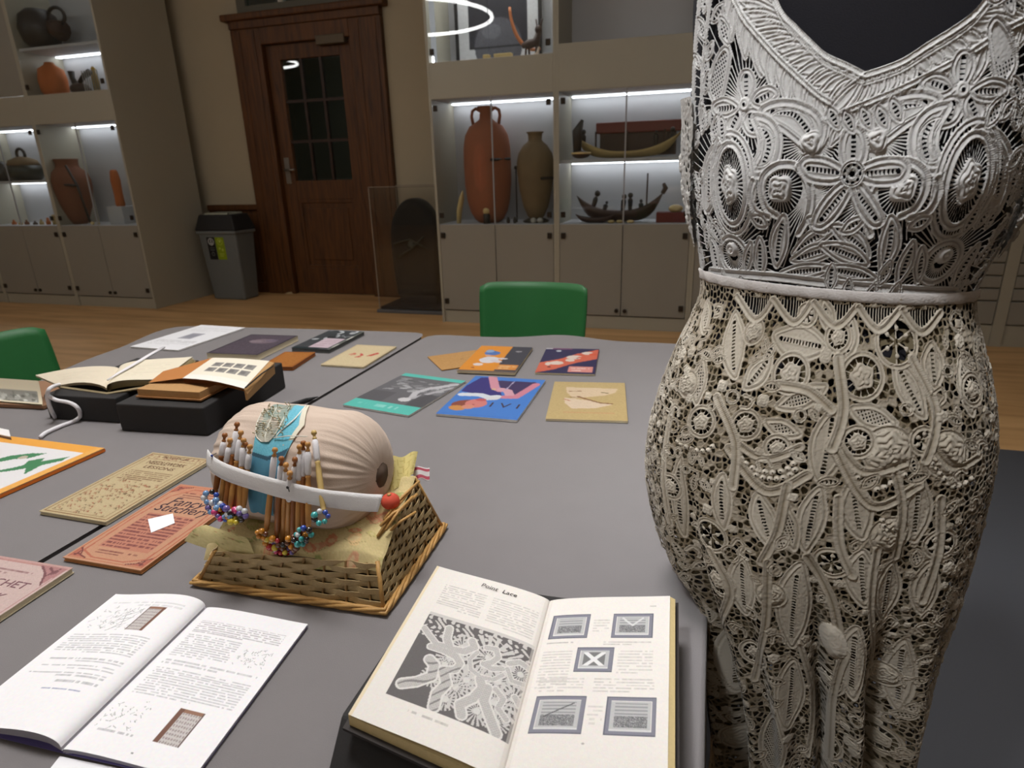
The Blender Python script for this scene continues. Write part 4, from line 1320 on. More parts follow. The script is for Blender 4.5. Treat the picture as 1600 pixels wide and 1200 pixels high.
t, pl, u_, v_, lu, lv = flat_book('stitchery_booklet', [(284, 754), (376, 771), (227, 894), (102, 870)], 0.006, 'orange pink booklet titled Fancy Stitchery with a blank white slip on it', 'booklet', (222, 166, 132), p_fancy, 0.0012, mat('orange_card', rgb(206, 146, 92), 0.7, 0.1, 60))
text_obj('lettering', 'Fancy', pl(0.46, 0.245), u_, v_, 0.032, M_INK, t, 0.15, width=lu * 0.50)
text_obj('lettering', 'Stitchery', pl(0.52, 0.335), u_, v_, 0.030, M_INK, t, 0.15, width=lu * 0.74)
M_SLIP = mat('white_slip', rgb(246, 246, 250), 0.7)
a = [on_z(*p, TP + 0.0072) for p in ((231, 811), (270, 802), (273, 817), (236, 832))]
o = MB().hexa([(p[0], p[1], TP + 0.0064) for p in a[::-1]], [(p[0], p[1], TP + 0.0070) for p in a[::-1]]).build('paper_slip', M_SLIP)
tag(o, 'small blank white paper slip lying on the Fancy Stitchery booklet', 'paper')


def corner_quad(fr, along_far, along_right, w, h, z):
    """corner picked in the photo plus a point on each edge that leaves the frame -> full rectangle corners as pixels are not needed"""
    C = on_z(*fr, z)[:2]
    A = on_z(*along_far, z)[:2]
    B = on_z(*along_right, z)[:2]
    u = (C - A) / np.linalg.norm(C - A)
    v = (C - B) / np.linalg.norm(C - B)
    return C, u, v


def quad_from(C, u, v, w, h):
    return [C - u * w, C, C - v * h, C - u * w - v * h]


def to_px(P):
    q = CR.T @ (np.array(P, float) - np.array([0, 0, CAM_H]))
    return (800 + FPX * q[0] / q[2], 600 + FPX * q[1] / q[2])


def p_pink(k):
    d = (140, 92, 96)
    k.frame(0.02, 0.015, 0.98, 0.985, 0.003, (206, 150, 146)).rect(0, 0, 1, 0.03, (214, 160, 152), 0.6)
    for sx in (0, 1):
        q = lambda a: a if not sx else 1 - a
        k.poly([(q(0.02), 0.02), (q(0.30), 0.02), (q(0.16), 0.07), (q(0.05), 0.16)], (196, 140, 140), 0.9)
        k.line([(q(0.26), 0.03), (q(0.15), 0.08), (q(0.05), 0.17)], 0.003, d).line([(q(0.08), 0.03), (q(0.12), 0.10)], 0.003, d).line([(q(0.18), 0.03), (q(0.10), 0.06)], 0.003, d).ell(q(0.09), 0.06, 0.03, 0.03, d, 0.8)
    k.text(0.2, 0.08, 0.75, 0.14, 2, d, 0.7, 41, 0.03).text(0.15, 0.36, 0.85, 0.9, 18, d, 0.5, 42, 0.02).speck(0.014)


C_, u0, v0 = corner_quad((105, 889), (0, 867), (0, 961), 0.17, 0.24, TP + 0.008)
t, pl, u_, v_, lu, lv = flat_book('crochet_booklet', [to_px([*p, TP + 0.008]) for p in quad_from(C_, u0, v0, 0.17, 0.24)], 0.008, 'pale pink crochet booklet at the left edge of the table', 'booklet', (232, 204, 198), p_pink, 0.0016)
text_obj('lettering', 'CROCHET', pl(0.56, 0.20), u_, v_, 0.018, mat('plum_ink', rgb(124, 84, 92), 0.7), t, width=lu * 0.62)
text_obj('lettering', 'WORK', pl(0.62, 0.30), u_, v_, 0.016, mat('plum_ink', rgb(124, 84, 92), 0.7), t, width=lu * 0.40)


# curled book with green figures, left edge
def curled_book():
    z = TP + 0.006
    C, u, v = corner_quad((164, 701), (20, 683), (0, 773), 0.3, 0.3, z)
    w, h = 0.30, 0.225
    t = thing('craft_book', (*(C - u * 0.15 - v * 0.11), TP), 'white and orange craft book with green cut figures and a curling cover', 'book')
    Q = quad_from(C, u, v, w, h)
    om = mat('orange_board', rgb(226, 120, 34), 0.6, 0.04, 30)
    MB().hexa([(*Q[3], TP), (*Q[2], TP), (*Q[1], TP), (*Q[0], TP)], [(*Q[3], z), (*Q[2], z), (*Q[1], z), (*Q[0], z)]).build('back_board', om, t)
    k = Canvas(w, h, 0.0025, (240, 238, 240))
    k.rect(0, 0, 1, 0.13, (248, 176, 74)).rect(0.94, 0, 1, 1, (246, 180, 90))
    g = (70, 138, 92)
    k.poly([(0.70, 0.40), (0.76, 0.30), (0.79, 0.36), (0.90, 0.22), (0.91, 0.30), (0.85, 0.42), (0.88, 0.60), (0.80, 0.52), (0.70, 0.74), (0.68, 0.70), (0.74, 0.48)], g)
    k.poly([(0.44, 0.62), (0.50, 0.36), (0.60, 0.26), (0.70, 0.22), (0.66, 0.36), (0.58, 0.42), (0.52, 0.58), (0.46, 0.72)], g).ell(0.61, 0.36, 0.03, 0.03, (200, 190, 170))
    k.poly([(0.30, 0.8), (0.36, 0.6), (0.40, 0.7), (0.36, 0.9)], g)

    def fn(x, y):
        lift = 0.022 * np.clip((y - 0.35) / 0.65, 0, 1) ** 2 * np.clip((0.95 - x) / 0.5, 0, 1.4)
        bx = C[0] - u[0] * w * (1 - x) - v[0] * h * y * (1 - 0.26 * y * np.clip((0.97 - x) / 0.35, 0, 1.0))
        by = C[1] - u[1] * w * (1 - x) - v[1] * h * y * (1 - 0.26 * y * np.clip((0.97 - x) / 0.35, 0, 1.0))
        return np.stack([bx, by, z + 0.0014 + lift], -1)
    k.img = unlin(lin(k.img) * 0.86)
    k.mesh('curled_page', fn, M_PRINT, t)
    k2 = Canvas(w, h, 0.01, (206, 198, 190))
    k2.mesh('page_below', lambda x, y: fn(x, y) - np.array([0, 0, 0.0012]), M_PRINT, t)


curled_book()

# white box at the left edge
C_, u0, v0 = corner_quad((14, 672), (-10, 667), (17, 684), 0.1, 0.06, TP + 0.014)
Q = quad_from(C_, u0, v0, 0.10, 0.05)
t = thing('small_white_box', (*Q[2], TP), 'corner of a small white box at the left edge, above the craft book', 'box')
MB().hexa([(*Q[3], TP), (*Q[2], TP), (*Q[1], TP), (*Q[0], TP)], [(*Q[3], TP + 0.012), (*Q[2], TP + 0.012), (*Q[1], TP + 0.012), (*Q[0], TP + 0.012)]).build('body', mat('grey_card', rgb(120, 104, 100), 0.7), t, bevel=0.001)
MB().hexa([(*Q[3], TP + .0121), (*Q[2], TP + .0121), (*Q[1], TP + .0121), (*Q[0], TP + .0121)], [(*Q[3], TP + .015), (*Q[2], TP + .015), (*Q[1], TP + .015), (*Q[0], TP + .015)]).build('lid', M_WPAGE, t, bevel=0.001)


# ------------------------------------------------------------------ open booklets
def surf(k, name, S0, S1, E0, E1, hump, t, off=0.0, dz=None, m=None):
    """page from the spine edge (S0 far, S1 near) to the outer edge (E0 far, E1 near), bulging near the spine; x=0 at the spine"""
    S0, S1, E0, E1 = (np.asarray(p, float) for p in (S0, S1, E0, E1))

    def fn(x, y):
        X, Y = x[..., None], y[..., None]
        P = (S0 * (1 - Y) + S1 * Y) * (1 - X) + (E0 * (1 - Y) + E1 * Y) * X
        hz = hump * (np.clip(x, 0, 1) ** 0.45) * (1 - x) ** 1.5 * 2.2
        P[..., 2] += hz + off + (dz(x, y) if dz else 0)
        return P
    return k.mesh(name, fn, m or M_PRINT, t)


def white_booklet():
    z = TP + 0.004
    S0, S1 = on_z(322, 951, z), on_z(97, 1173, z)
    E0, E1 = on_z(481, 975, z), on_z(300, 1218, z)
    L0 = on_z(181, 928, z)
    L1 = L0 + (S1 - S0)
    t = thing('open_booklet', (*((S0 + S1) / 2)[:2], TP), 'open white booklet with pale text and lace samples, nearest the camera at left', 'booklet')
    n = (np.cross(S1 - S0, E0 - S0))
    w = float(np.linalg.norm(E0 - S0))
    h = float(np.linalg.norm(S1 - S0))
    ink = (150, 151, 156)
    kr = Canvas(w, h, 0.0008, (250, 249, 252))
    kr.text(0.10, 0.11, 0.90, 0.215, 7, (140, 134, 140), 0.55, 51, 0.018).text(0.10, 0.225, 0.60, 0.40, 11, ink, 0.55, 52, 0.018)
    kr.text(0.10, 0.415, 0.92, 0.46, 2, ink, 0.5, 53, 0.018).text(0.10, 0.475, 0.92, 0.66, 12, ink, 0.5, 54, 0.018)
    r = np.random.default_rng(3)
    for cx, cy, a, b in ((0.78, 0.31, 0.12, 0.10), (0.22, 0.78, 0.15, 0.12)):
        for _ in range(46):
            x, y = cx + a * r.uniform(-1, 1), cy + b * r.uniform(-1, 1) * 0.7
            kr.line([(x, y), (x + r.uniform(-0.03, 0.03), y + r.uniform(-0.02, 0.02))], 0.0007, (120, 124, 122), 0.6)
    kr.text(0.12, 0.865, 0.6, 0.89, 1, ink, 0.6, 55, 0.018)

    def lace(k, x0, y0, x1, y1):
        k.rect(x0, y0, x1, y1, (206, 200, 198))
        m = (k.x >= x0) & (k.x <= x1) & (k.y >= y0) & (k.y <= y1)
        uu, vv = (k.x - x0) / (x1 - x0), (k.y - y0) / (y1 - y0)
        k.put(m & (np.sin(uu * 30 + vv * 26) * np.sin(uu * 30 - vv * 26) > 0.25), (150, 136, 136), 0.8)
        k.put(m & (vv < 0.1), (152, 112, 92)).put(m & (np.abs(uu - 0.10) < 0.09), (120, 84, 70)).put(m & (uu > 0.94), (104, 84, 80))
    lace(kr, 0.56, 0.69, 0.76, 0.88)
    kr.ell(0.5, 0.955, 0.008, 0.008, (150, 150, 150))
    surf(kr, 'right_page', S0, S1, E0, E1, 0.006, t)
    kl = Canvas(w, h, 0.0008, (250, 249, 252))      # x=0 at the spine: mirrored later by the mapping
    q = lambda a: 1 - a
    kl.text(q(0.90), 0.07, q(0.10), 0.12, 2, (196, 198, 200), 0.5, 61, 0.02)
    lace(kl, 0.24, 0.12, 0.42, 0.32)
    for _ in range(70):
        x, y = r.uniform(0.44, 0.90), r.uniform(0.13, 0.33)
        kl.line([(x, y), (x + r.uniform(-0.05, 0.05), y + r.uniform(-0.03, 0.03))], 0.0007, (130, 134, 134), 0.6)
    kl.line([(0.46, 0.16), (0.58, 0.20), (0.52, 0.28), (0.62, 0.33)], 0.0009, (120, 122, 124), 0.7).line([(0.56, 0.14), (0.62, 0.24), (0.50, 0.22)], 0.0009, (120, 122, 124), 0.7)
    kl.text(0.10, 0.355, 0.92, 0.51, 9, ink, 0.55, 62, 0.018).text(0.10, 0.54, 0.86, 0.575, 2, ink, 0.55, 64, 0.018).text(0.10, 0.59, 0.86, 0.625, 2, ink, 0.55, 65, 0.018)
    kl.text(0.12, 0.64, 0.9, 0.675, 2, ink, 0.55, 66, 0.018).text(0.12, 0.69, 0.8, 0.72, 1, ink, 0.6, 67, 0.018).text(0.2, 0.745, 0.86, 0.765, 1, (96, 104, 150), 0.6, 68, 0.018)
    kl.x = kl.x
    surf(kl, 'left_page', S0, S1, L0, L1, 0.016, t, dz=lambda x, y: 0.004 * (1 - x))
    # pages below and the purple cover
    for i_ in range(3):
        d = np.array([0, 0, -0.0012 * (i_ + 1)])
        surf(Canvas(w, h, 0.012, (222, 220, 232)), 'page_below', S0 + d, S1 + d, E0 + d, E1 + d, 0.005, t)
        surf(Canvas(w, h, 0.012, (222, 220, 232)), 'page_below', S0 + d, S1 + d, L0 + d, L1 + d, 0.014 - 0.002 * i_, t, dz=lambda x, y: 0.003 * (1 - x))
    pm = mat('violet_cover', rgb(116, 106, 168), 0.5, 0.03, 20)
    e = np.array([0, 0, -0.0035])
    up = np.array([0, 0, 0.0006])
    MB().hexa([L1 + e, S1 + e, S0 + e, L0 + e], [L1 + e + up, S1 + e + up, S0 + e + up, L0 + e + up]).build('cover', pm, t)
    MB().hexa([S1 + e, E1 + e, E0 + e, S0 + e], [S1 + e + up, E1 + e + up, E0 + e + up, S0 + e + up]).build('cover', pm, t)


white_booklet()
a = [on_z(*p, TP + 0.0005) for p in ((93, 1180), (250, 1212), (236, 1236), (74, 1204))]
o = MB().hexa([(p[0], p[1], TZ + 0.0002) for p in a[::-1]], [(p[0], p[1], TZ + 0.0009) for p in a[::-1]]).build('blank_card', M_SLIP)
tag(o, 'blank white card at the bottom edge, below the open white booklet', 'card')


# ------------------------------------------------------------------ open lace book on its black stand
def lace_book():
    z = 0.800
    S0, S1 = on_z(859, 940, z - 0.004), on_z(783, 1224, z - 0.004)
    L0, L1 = on_z(683, 884, z), on_z(544, 1116, z)
    R0, R1 = on_z(1047, 931, z), on_z(1043, 1232, z)
    c = (S0 + S1) / 2
    t = thing('open_lace_book', (*c[:2], z - 0.02), 'large open book titled Point Lace with a lace photograph, on a black stand', 'book')
    w, h = float(np.linalg.norm(L0 - S0)), float(np.linalg.norm(S1 - S0))
    ink = (170, 166, 162)
    k = Canvas(w, h, 0.00062, (228, 223, 217))        # left page, x from the spine outwards
    X, Y = 1 - k.x, k.y                                 # reading direction
    pg = (Y * 0 + 1)
    x0, x1, y0, y1 = 0.155, 0.985, 0.335, 0.85
    uu, vv = (X - x0) / (x1 - x0), (Y - y0) / (y1 - y0)
    inside = (uu >= 0) & (uu <= 1) & (vv >= 0) & (vv <= 1)
    k.put(inside, (98, 94, 94))
    # the printed lace: rows of buds, tapes and bars
    asp = (y1 - y0) * h / ((x1 - x0) * w)
    lc = np.zeros(X.shape)

    def tape(pts, r):
        nonlocal lc
        d = np.full(X.shape, 9.0)
        for (ax, ay), (bx, by) in zip(pts[:-1], pts[1:]):
            px_, py_ = uu - ax, (vv - ay) * asp
            ex, ey = bx - ax, (by - ay) * asp
            tt = np.clip((px_ * ex + py_ * ey) / (ex * ex + ey * ey + 1e-9), 0, 1)
            d = np.minimum(d, np.hypot(px_ - tt * ex, py_ - tt * ey))
        lc = np.maximum(lc, np.clip(1 - d / r, 0, 1))
    tape([(0.02, 0.22), (0.12, 0.30), (0.20, 0.36), (0.30, 0.34)], 0.035)
    tape([(0.24, 0.14), (0.26, 0.26), (0.33, 0.36), (0.45, 0.34), (0.52, 0.26), (0.48, 0.20)], 0.045)
    tape([(0.16, 0.40), (0.28, 0.40), (0.40, 0.42), (0.46, 0.48), (0.44, 0.56), (0.34, 0.60)], 0.042)
    tape([(0.08, 0.86), (0.18, 0.80), (0.28, 0.70), (0.26, 0.58), (0.20, 0.54)], 0.056)
    tape([(0.40, 0.96), (0.38, 0.84), (0.42, 0.72), (0.36, 0.62)], 0.056)
    tape([(0.62, 0.22), (0.70, 0.20), (0.74, 0.28), (0.70, 0.36), (0.64, 0.40), (0.72, 0.42), (0.80, 0.38)], 0.033)
    tape([(0.56, 0.30), (0.52, 0.40), (0.56, 0.50), (0.66, 0.54), (0.76, 0.52), (0.82, 0.44)], 0.024)
    tape([(0.84, 0.30), (0.92, 0.24), (1.0, 0.26)], 0.033)
    tape([(0.84, 0.36), (0.90, 0.46), (1.0, 0.44)], 0.026)
    tape([(0.62, 0.94), (0.58, 0.86), (0.66, 0.76), (0.70, 0.64), (0.66, 0.56)], 0.050)
    tape([(0.90, 0.97), (0.82, 0.86), (0.74, 0.74), (0.74, 0.62)], 0.050)
    tape([(0.80, 0.60), (0.88, 0.66), (0.86, 0.76), (0.94, 0.82)], 0.030)
    tape([(0.96, 0.60), (1.0, 0.64)], 0.035)
    wv = np.sin((uu * 0.8 + vv) * 62 + 2.0 * np.sin(uu * 17))
    k.put(inside & (lc > 0.0), (214, 211, 207)).put(inside & (lc > 0.30), (190, 187, 184))
    k.put(inside & (lc > 0.30) & (np.sin(uu * 260) * np.sin(vv * 260) > 0.1), (174, 171, 168))
    k.put(inside & (lc > 0.34) & (uu < 0.5) & (vv > 0.5) & (wv > 0.72), (132, 129, 128))
    ang = np.zeros(X.shape)
    for cx, cy, rr in ((0.66, 0.32, 0.24), (0.50, 0.72, 0.20), (0.36, 0.46, 0.13), (0.82, 0.72, 0.20), (0.95, 0.36, 0.14), (0.95, 0.62, 0.16), (0.28, 0.70, 0.1), (0.62, 0.56, 0.12), (0.42, 0.30, 0.14), (0.56, 0.62, 0.14), (0.72, 0.86, 0.12), (0.46, 0.86, 0.1), (0.34, 0.54, 0.08), (0.80, 0.52, 0.12), (0.88, 0.88, 0.1)):
        dx, dy = uu - cx, (vv - cy) * asp
        rad = np.hypot(dx, dy)
        k.put(inside & (lc <= 0.02) & (rad < rr) & (np.sin(np.arctan2(dy, dx) * 17) > 0.0), (196, 193, 190))
        k.put(inside & (lc <= 0.02) & (rad < 0.028), (206, 204, 200))
    net = (np.sin(uu * 70 + 3 * np.sin(vv * 30)) * np.sin(vv * 52 + 2 * np.sin(uu * 22)) > 0.2) & (vv < 0.32 - 0.05 * np.sin(uu * 9)) & (lc <= 0.02)
    k.put(inside & net, (198, 194, 190))
    k.put(inside & (vv < 0.035), (200, 196, 192))
    q = lambda a: 1 - a
    k.text(q(0.53), 0.115, q(0.16), 0.29, 11, ink, 0.55, 71, 0.018).text(q(0.95), 0.115, q(0.58), 0.31, 12, ink, 0.5, 72, 0.018)
    k.text(q(0.62), 0.875, q(0.16), 0.90, 1, ink, 0.7, 73, 0.018).rect(0, 0, 0.03, 1, (214, 206, 198), 0.5).rect(0.975, 0, 1, 1, (226, 208, 170), 0.8).speck(0.006)
    surf(k, 'left_page', S0, S1, L0, L1, 0.006, t)
    eL = (S0 - L0)
    mid = L0 + (S0 - L0) * 0.60 + (S1 - S0) * 0.062
    text_obj('lettering', 'Point  Lace', mid + np.array([0, 0, 0.0051]), S0 - L0, S0 - S1, 0.0085, mat('page_ink', rgb(70, 66, 66), 0.7), t, width=w * 0.30)
    w2 = float(np.linalg.norm(R0 - S0))
    k = Canvas(w2, h, 0.00062, (228, 223, 217))

    def stamp(x0, y0, x1, y1, kind):
        k.frame(x0, y0, x1, y1, 0.0042, (128, 128, 140)).frame(x0, y0, x1, y1, 0.001, (96, 96, 108))
        k.rect(x0 + 0.035, y0 + 0.02, x1 - 0.035, y1 - 0.02, (184, 184, 184))
        k.rect(x0 + 0.035, y1 - 0.028, x1 - 0.035, y1 - 0.02, (206, 206, 206))
        m = (k.x > x0 + 0.06) & (k.x < x1 - 0.06) & (k.y > y0 + 0.03) & (k.y < y1 - 0.035)
        ym = y0 + (y1 - y0) * 0.50
        n_ = np.random.default_rng(int(x0 * 100 + y0 * 77)).normal(0, 1, k.x.shape)
        if kind == 'x':
            cx, cy = (x0 + x1) / 2, (y0 + y1) / 2
            dx, dy = (k.x - cx) * w2, (k.y - cy) * h
            rad = np.hypot(dx, dy)
            k.put(m & (rad < 0.016), (118, 118, 118)).put(m & (rad < 0.020) & (np.abs(np.abs(dx) - np.abs(dy)) < 0.0028), (224, 224, 224)).put(m & (rad > 0.0155) & (rad < 0.018), (206, 206, 206))
        else:
            k.put(m & (k.y < ym) & (np.sin(k.y * h * 1700) > 0.1), (150, 150, 152)).put(m & (k.y >= ym), (128, 128, 130)).put(m & (k.y >= ym) & (n_ > 0.7), (96, 96, 98)).put(m & (k.y >= ym) & (n_ < -0.9), (166, 166, 166))
            if kind == 'd':
                k.line([(x0 + 0.08, y0 + 0.10), (x1 - 0.08, y0 + 0.035)], 0.0012, (90, 90, 92))
            if kind == 'v':
                cx = (x0 + x1) / 2
                k.line([(x0 + 0.08, y0 + 0.03), (cx, ym), (x1 - 0.08, y0 + 0.03)], 0.0022, (206, 206, 206))
    stamp(0.07, 0.125, 0.37, 0.285, 'h')
    stamp(0.55, 0.125, 0.87, 0.285, 'v')
    stamp(0.31, 0.345, 0.59, 0.49, 'x')
    stamp(0.09, 0.62, 0.44, 0.80, 'd')
    stamp(0.58, 0.62, 0.92, 0.80, 'h')
    k.text(0.40, 0.16, 0.53, 0.25, 5, ink, 0.4, 81, 0.018).text(0.07, 0.305, 0.40, 0.32, 1, ink, 0.8, 82, 0.018).text(0.50, 0.305, 0.86, 0.335, 2, ink, 0.6, 83, 0.018)
    k.text(0.06, 0.36, 0.28, 0.58, 13, ink, 0.45, 84, 0.018).text(0.62, 0.36, 0.88, 0.50, 8, ink, 0.45, 85, 0.018).text(0.47, 0.52, 0.90, 0.60, 5, ink, 0.5, 86, 0.018).text(0.08, 0.52, 0.40, 0.60, 5, ink, 0.45, 89, 0.018)
    k.text(0.46, 0.66, 0.56, 0.76, 5, ink, 0.4, 87, 0.018).text(0.84, 0.065, 0.92, 0.08, 1, ink, 0.9, 88, 0.018).ell(0.46, 0.84, 0.01, 0.008, ink)
    k.rect(0, 0, 0.03, 1, (214, 206, 198), 0.5).speck(0.006)
    surf(k, 'right_page', S0, S1, R0, R1, 0.004, t)
    # page blocks and cover boards
    def block(a0, a1, b0, b1, nm, dz, th, m, ext=0.0):
        d = lambda p, q_: p + (p - q_) / np.linalg.norm(p - q_) * ext
        b0, b1 = d(b0, a0), d(b1, a1)
        vy = (a1 - a0) / np.linalg.norm(a1 - a0) * ext
        top = [a1 + vy, b1 + vy, b0 - vy, a0 - vy]
        if np.cross((top[1] - top[0])[:2], (top[2] - top[1])[:2]) < 0:
            top = top[::-1]
        up = np.array([0, 0, 1.0])
        MB().hexa([p - up * (dz + th) for p in top], [p - up * dz for p in top]).build(nm, m, t)
    cloth = mat('dark_book_cloth', rgb(44, 38, 36), 0.7, 0.1, 80)
    gilt = mat('aged_page_edges', rgb(222, 200, 146), 0.8, 0.08, 300, 0.3, 700)
    block(S0, S1, L0, L1, 'page_block', 0.0012, 0.011, gilt)
    block(S0, S1, R0, R1, 'page_block', 0.0012, 0.011, gilt)
    rx = (R0 - S0) / w2 * 0.006
    rr = MB()
    lip = [S1 * 0, ]
    block(S0, S1, L0, L1, 'cover_board', 0.0126, 0.003, cloth, 0.005)
    block(S0, S1, R0 + rx, R1 + rx, 'cover_board', 0.0126, 0.003, cloth, 0.004)
    MB().hexa([R1 - [0, 0, .012], R1 + rx - [0, 0, .012], R0 + rx - [0, 0, .012], R0 - [0, 0, .012]], [R1 - [0, 0, .001], R1 + rx - [0, 0, .005], R0 + rx - [0, 0, .005], R0 - [0, 0, .001]]).build('fore_edge', gilt, t)
    # stand
    zt = z - 0.021
    A = on_z(533, 1116, zt)
    s = thing('black_display_stand', (*c[:2], TP), 'black display stand under the open Point Lace book', 'stand', 'black display stands')
    B0, B1, B2 = L0 + (L0 - S0) / w * 0.007, R1 * 1.0, R0 * 1.0
    nl = np.array([A[0], A[1], zt])
    nr = np.array([R1[0] - 0.012, R1[1] - 0.005, zt])
    fr_ = np.array([R0[0] - 0.012, R0[1], zt])
    fl = np.array([B0[0], B0[1], zt])
    out = on_z(506, 1228, TP) 
    dn = np.array([out[0], out[1], TP]) - nl
    MB().hexa([nl + dn, [nr[0] + 0.004, nr[1] + dn[1], TP], [fr_[0] + 0.004, fr_[1] + 0.004, TP], [fl[0] - 0.003, fl[1] + 0.004, TP]], [nl, nr, fr_, fl]).build('body', M_STAND, s, bevel=0.003)


lace_book()


# ------------------------------------------------------------------ the two stands at the back left
def low_stand(nl, nr, fr, zn, zf, label, depth=None):
    A, B = on_z(*nl, TP), on_z(*nr, TP)
    u = (B - A) / np.linalg.norm(B - A)
    v = np.array([-u[1], u[0], 0])
    d = depth or float(np.linalg.norm(on_z(*fr, TP) - B))
    t = thing('black_display_stand', (*((A + B) / 2 + v * d / 2)[:2], TP), label, 'stand', 'black display stands')
    bot = [A, B, B + v * d, A + v * d]
    top = [A + [0, 0, zn], B + [0, 0, zn], B + v * d + [0, 0, zf], A + v * d + [0, 0, zf]]
    MB().hexa(bot, top).build('body', M_STAND, t, bevel=0.003)
    return A, B, u, v, d


A2, B2, u2, v2, d2 = low_stand((190, 673), (325, 681), (461, 606), 0.062, 0.066, 'black display stand in front, under the brown book with printed photographs')
A1 = on_z(78, 654, TP)
A1b, B1b, u1, v1_, d1 = low_stand((78, 654), (188, 661), (0, 0), 0.058, 0.062, 'black display stand further left, under the cream paged book', 0.28)
zs2 = TP + 0.0665


def brown_book():
    t = thing('brown_book', (*(A2 + u2 * 0.10 + v2 * 0.1)[:2], zs2), 'thick brown book open at a page of small grey photographs, on the front stand', 'book')
    lea = mat('brown_leather', rgb(160, 112, 66), 0.6, 0.15, 40, 0.2, 200)
    edge = mat('brown_page_edges', rgb(180, 138, 88), 0.8, 0.12, 200, 0.3, 600)
    zt = zs2 + 0.020
    p = [on_z(212, 621, zs2), on_z(314, 627, zs2), on_z(376, 613, zs2)]
    a, b = p[0], p[1]
    uu = (b - a) / np.linalg.norm(b - a)
    vv = np.array([-uu[1], uu[0], 0])
    L = float(np.linalg.norm(b - a))
    up = np.array([0, 0, 1.0])
    MB().hexa([a, b, b + vv * 0.20, a + vv * 0.20], [a + up * 0.003, b + up * 0.003, b + vv * 0.20 + up * 0.003, a + vv * 0.20 + up * 0.003]).build('cover_board', lea, t)
    ins = uu * 0.004 + vv * 0.004
    MB().hexa([a + ins + up * .003, b - uu * .004 + vv * .004 + up * .003, b + vv * 0.195 - uu * .004 + up * .003, a + vv * 0.195 + uu * .004 + up * .003],
              [a + ins + up * .018, b - uu * .004 + vv * .004 + up * .018, b + vv * 0.195 - uu * .004 + up * .016, a + vv * 0.195 + uu * .004 + up * .016]).build('page_block', edge, t)
    # raised right page with its brown edge
    q = [on_z(332, 559, zs2 + 0.040), on_z(421, 564, zs2 + 0.036), on_z(381, 607, zs2 + 0.030), on_z(285, 591, zs2 + 0.030)]
    k = Canvas(float(np.linalg.norm(q[1] - q[0])), float(np.linalg.norm(q[3] - q[0])), 0.0022, (236, 228, 210))
    for j in range(2):
        for i in range(4):
            x, y = 0.17 + 0.185 * i, 0.22 + 0.25 * j
            k.rect(x, y, x + 0.155, y + 0.18, (140, 136, 132)).rect(x + 0.02, y + 0.03, x + 0.1, y + 0.12, (110, 108, 106), 0.8)
    k.rect(0.0, 0.8, 1, 1, (244, 240, 236), 0.6)

    def fn(x, y):
        X, Y = x[..., None], y[..., None]
        P = (q[0] * (1 - X) + q[1] * X) * (1 - Y) + (q[3] * (1 - X) + q[2] * X) * Y
        P[..., 2] += 0.005 * np.sin(PI * x) * (0.4 + 0.6 * y)
        return P
    k.mesh('photo_page', fn, M_PRINT, t)
    k2 = Canvas(k.w, k.h, 0.01, (176, 112, 58))
    for i in range(4):
        k2.mesh('page_below', lambda x, y, i=i: fn(x, y) - np.array([0, 0, 0.0022 * (i + 1)]) * (1 - 0.3 * x[..., None]), M_PRINT, t)
    # left leaf folding down to the spine
    l = [on_z(255, 580, zs2 + 0.022), q[0], q[3], on_z(232, 598, zs2 + 0.020)]
    k3 = Canvas(0.06, 0.1, 0.006, (190, 124, 66))
    k3.mesh('turned_leaf', lambda x, y: (l[0] * (1 - x[..., None]) + l[1] * x[..., None]) * (1 - y[..., None]) + (l[3] * (1 - x[..., None]) + l[2] * x[..., None]) * y[..., None], M_PRINT, t)
    r0, r1 = q[1], q[2]
    MB().hexa([r1 - up * 0.026, r1 + uu * 0.004 - up * 0.026, r0 + uu * 0.010 - up * 0.03, r0 - up * 0.03], [r1 - up * 0.001, r1 + uu * 0.006 - up * 0.012, r0 + uu * 0.012 - up * 0.004, r0 - up * 0.001]).build('fore_edge', edge, t)
    # black elastic holding the page
    MB().tube([q[2] + uu * 0.004 + [0, 0, 0.002], (q[2] + q[1]) / 2 + uu * 0.012 + [0, 0, 0.002], q[1] + uu * 0.01 + [0, 0, -0.01]], 0.0015, 6).build('elastic', M_BLACK, t)


brown_book()


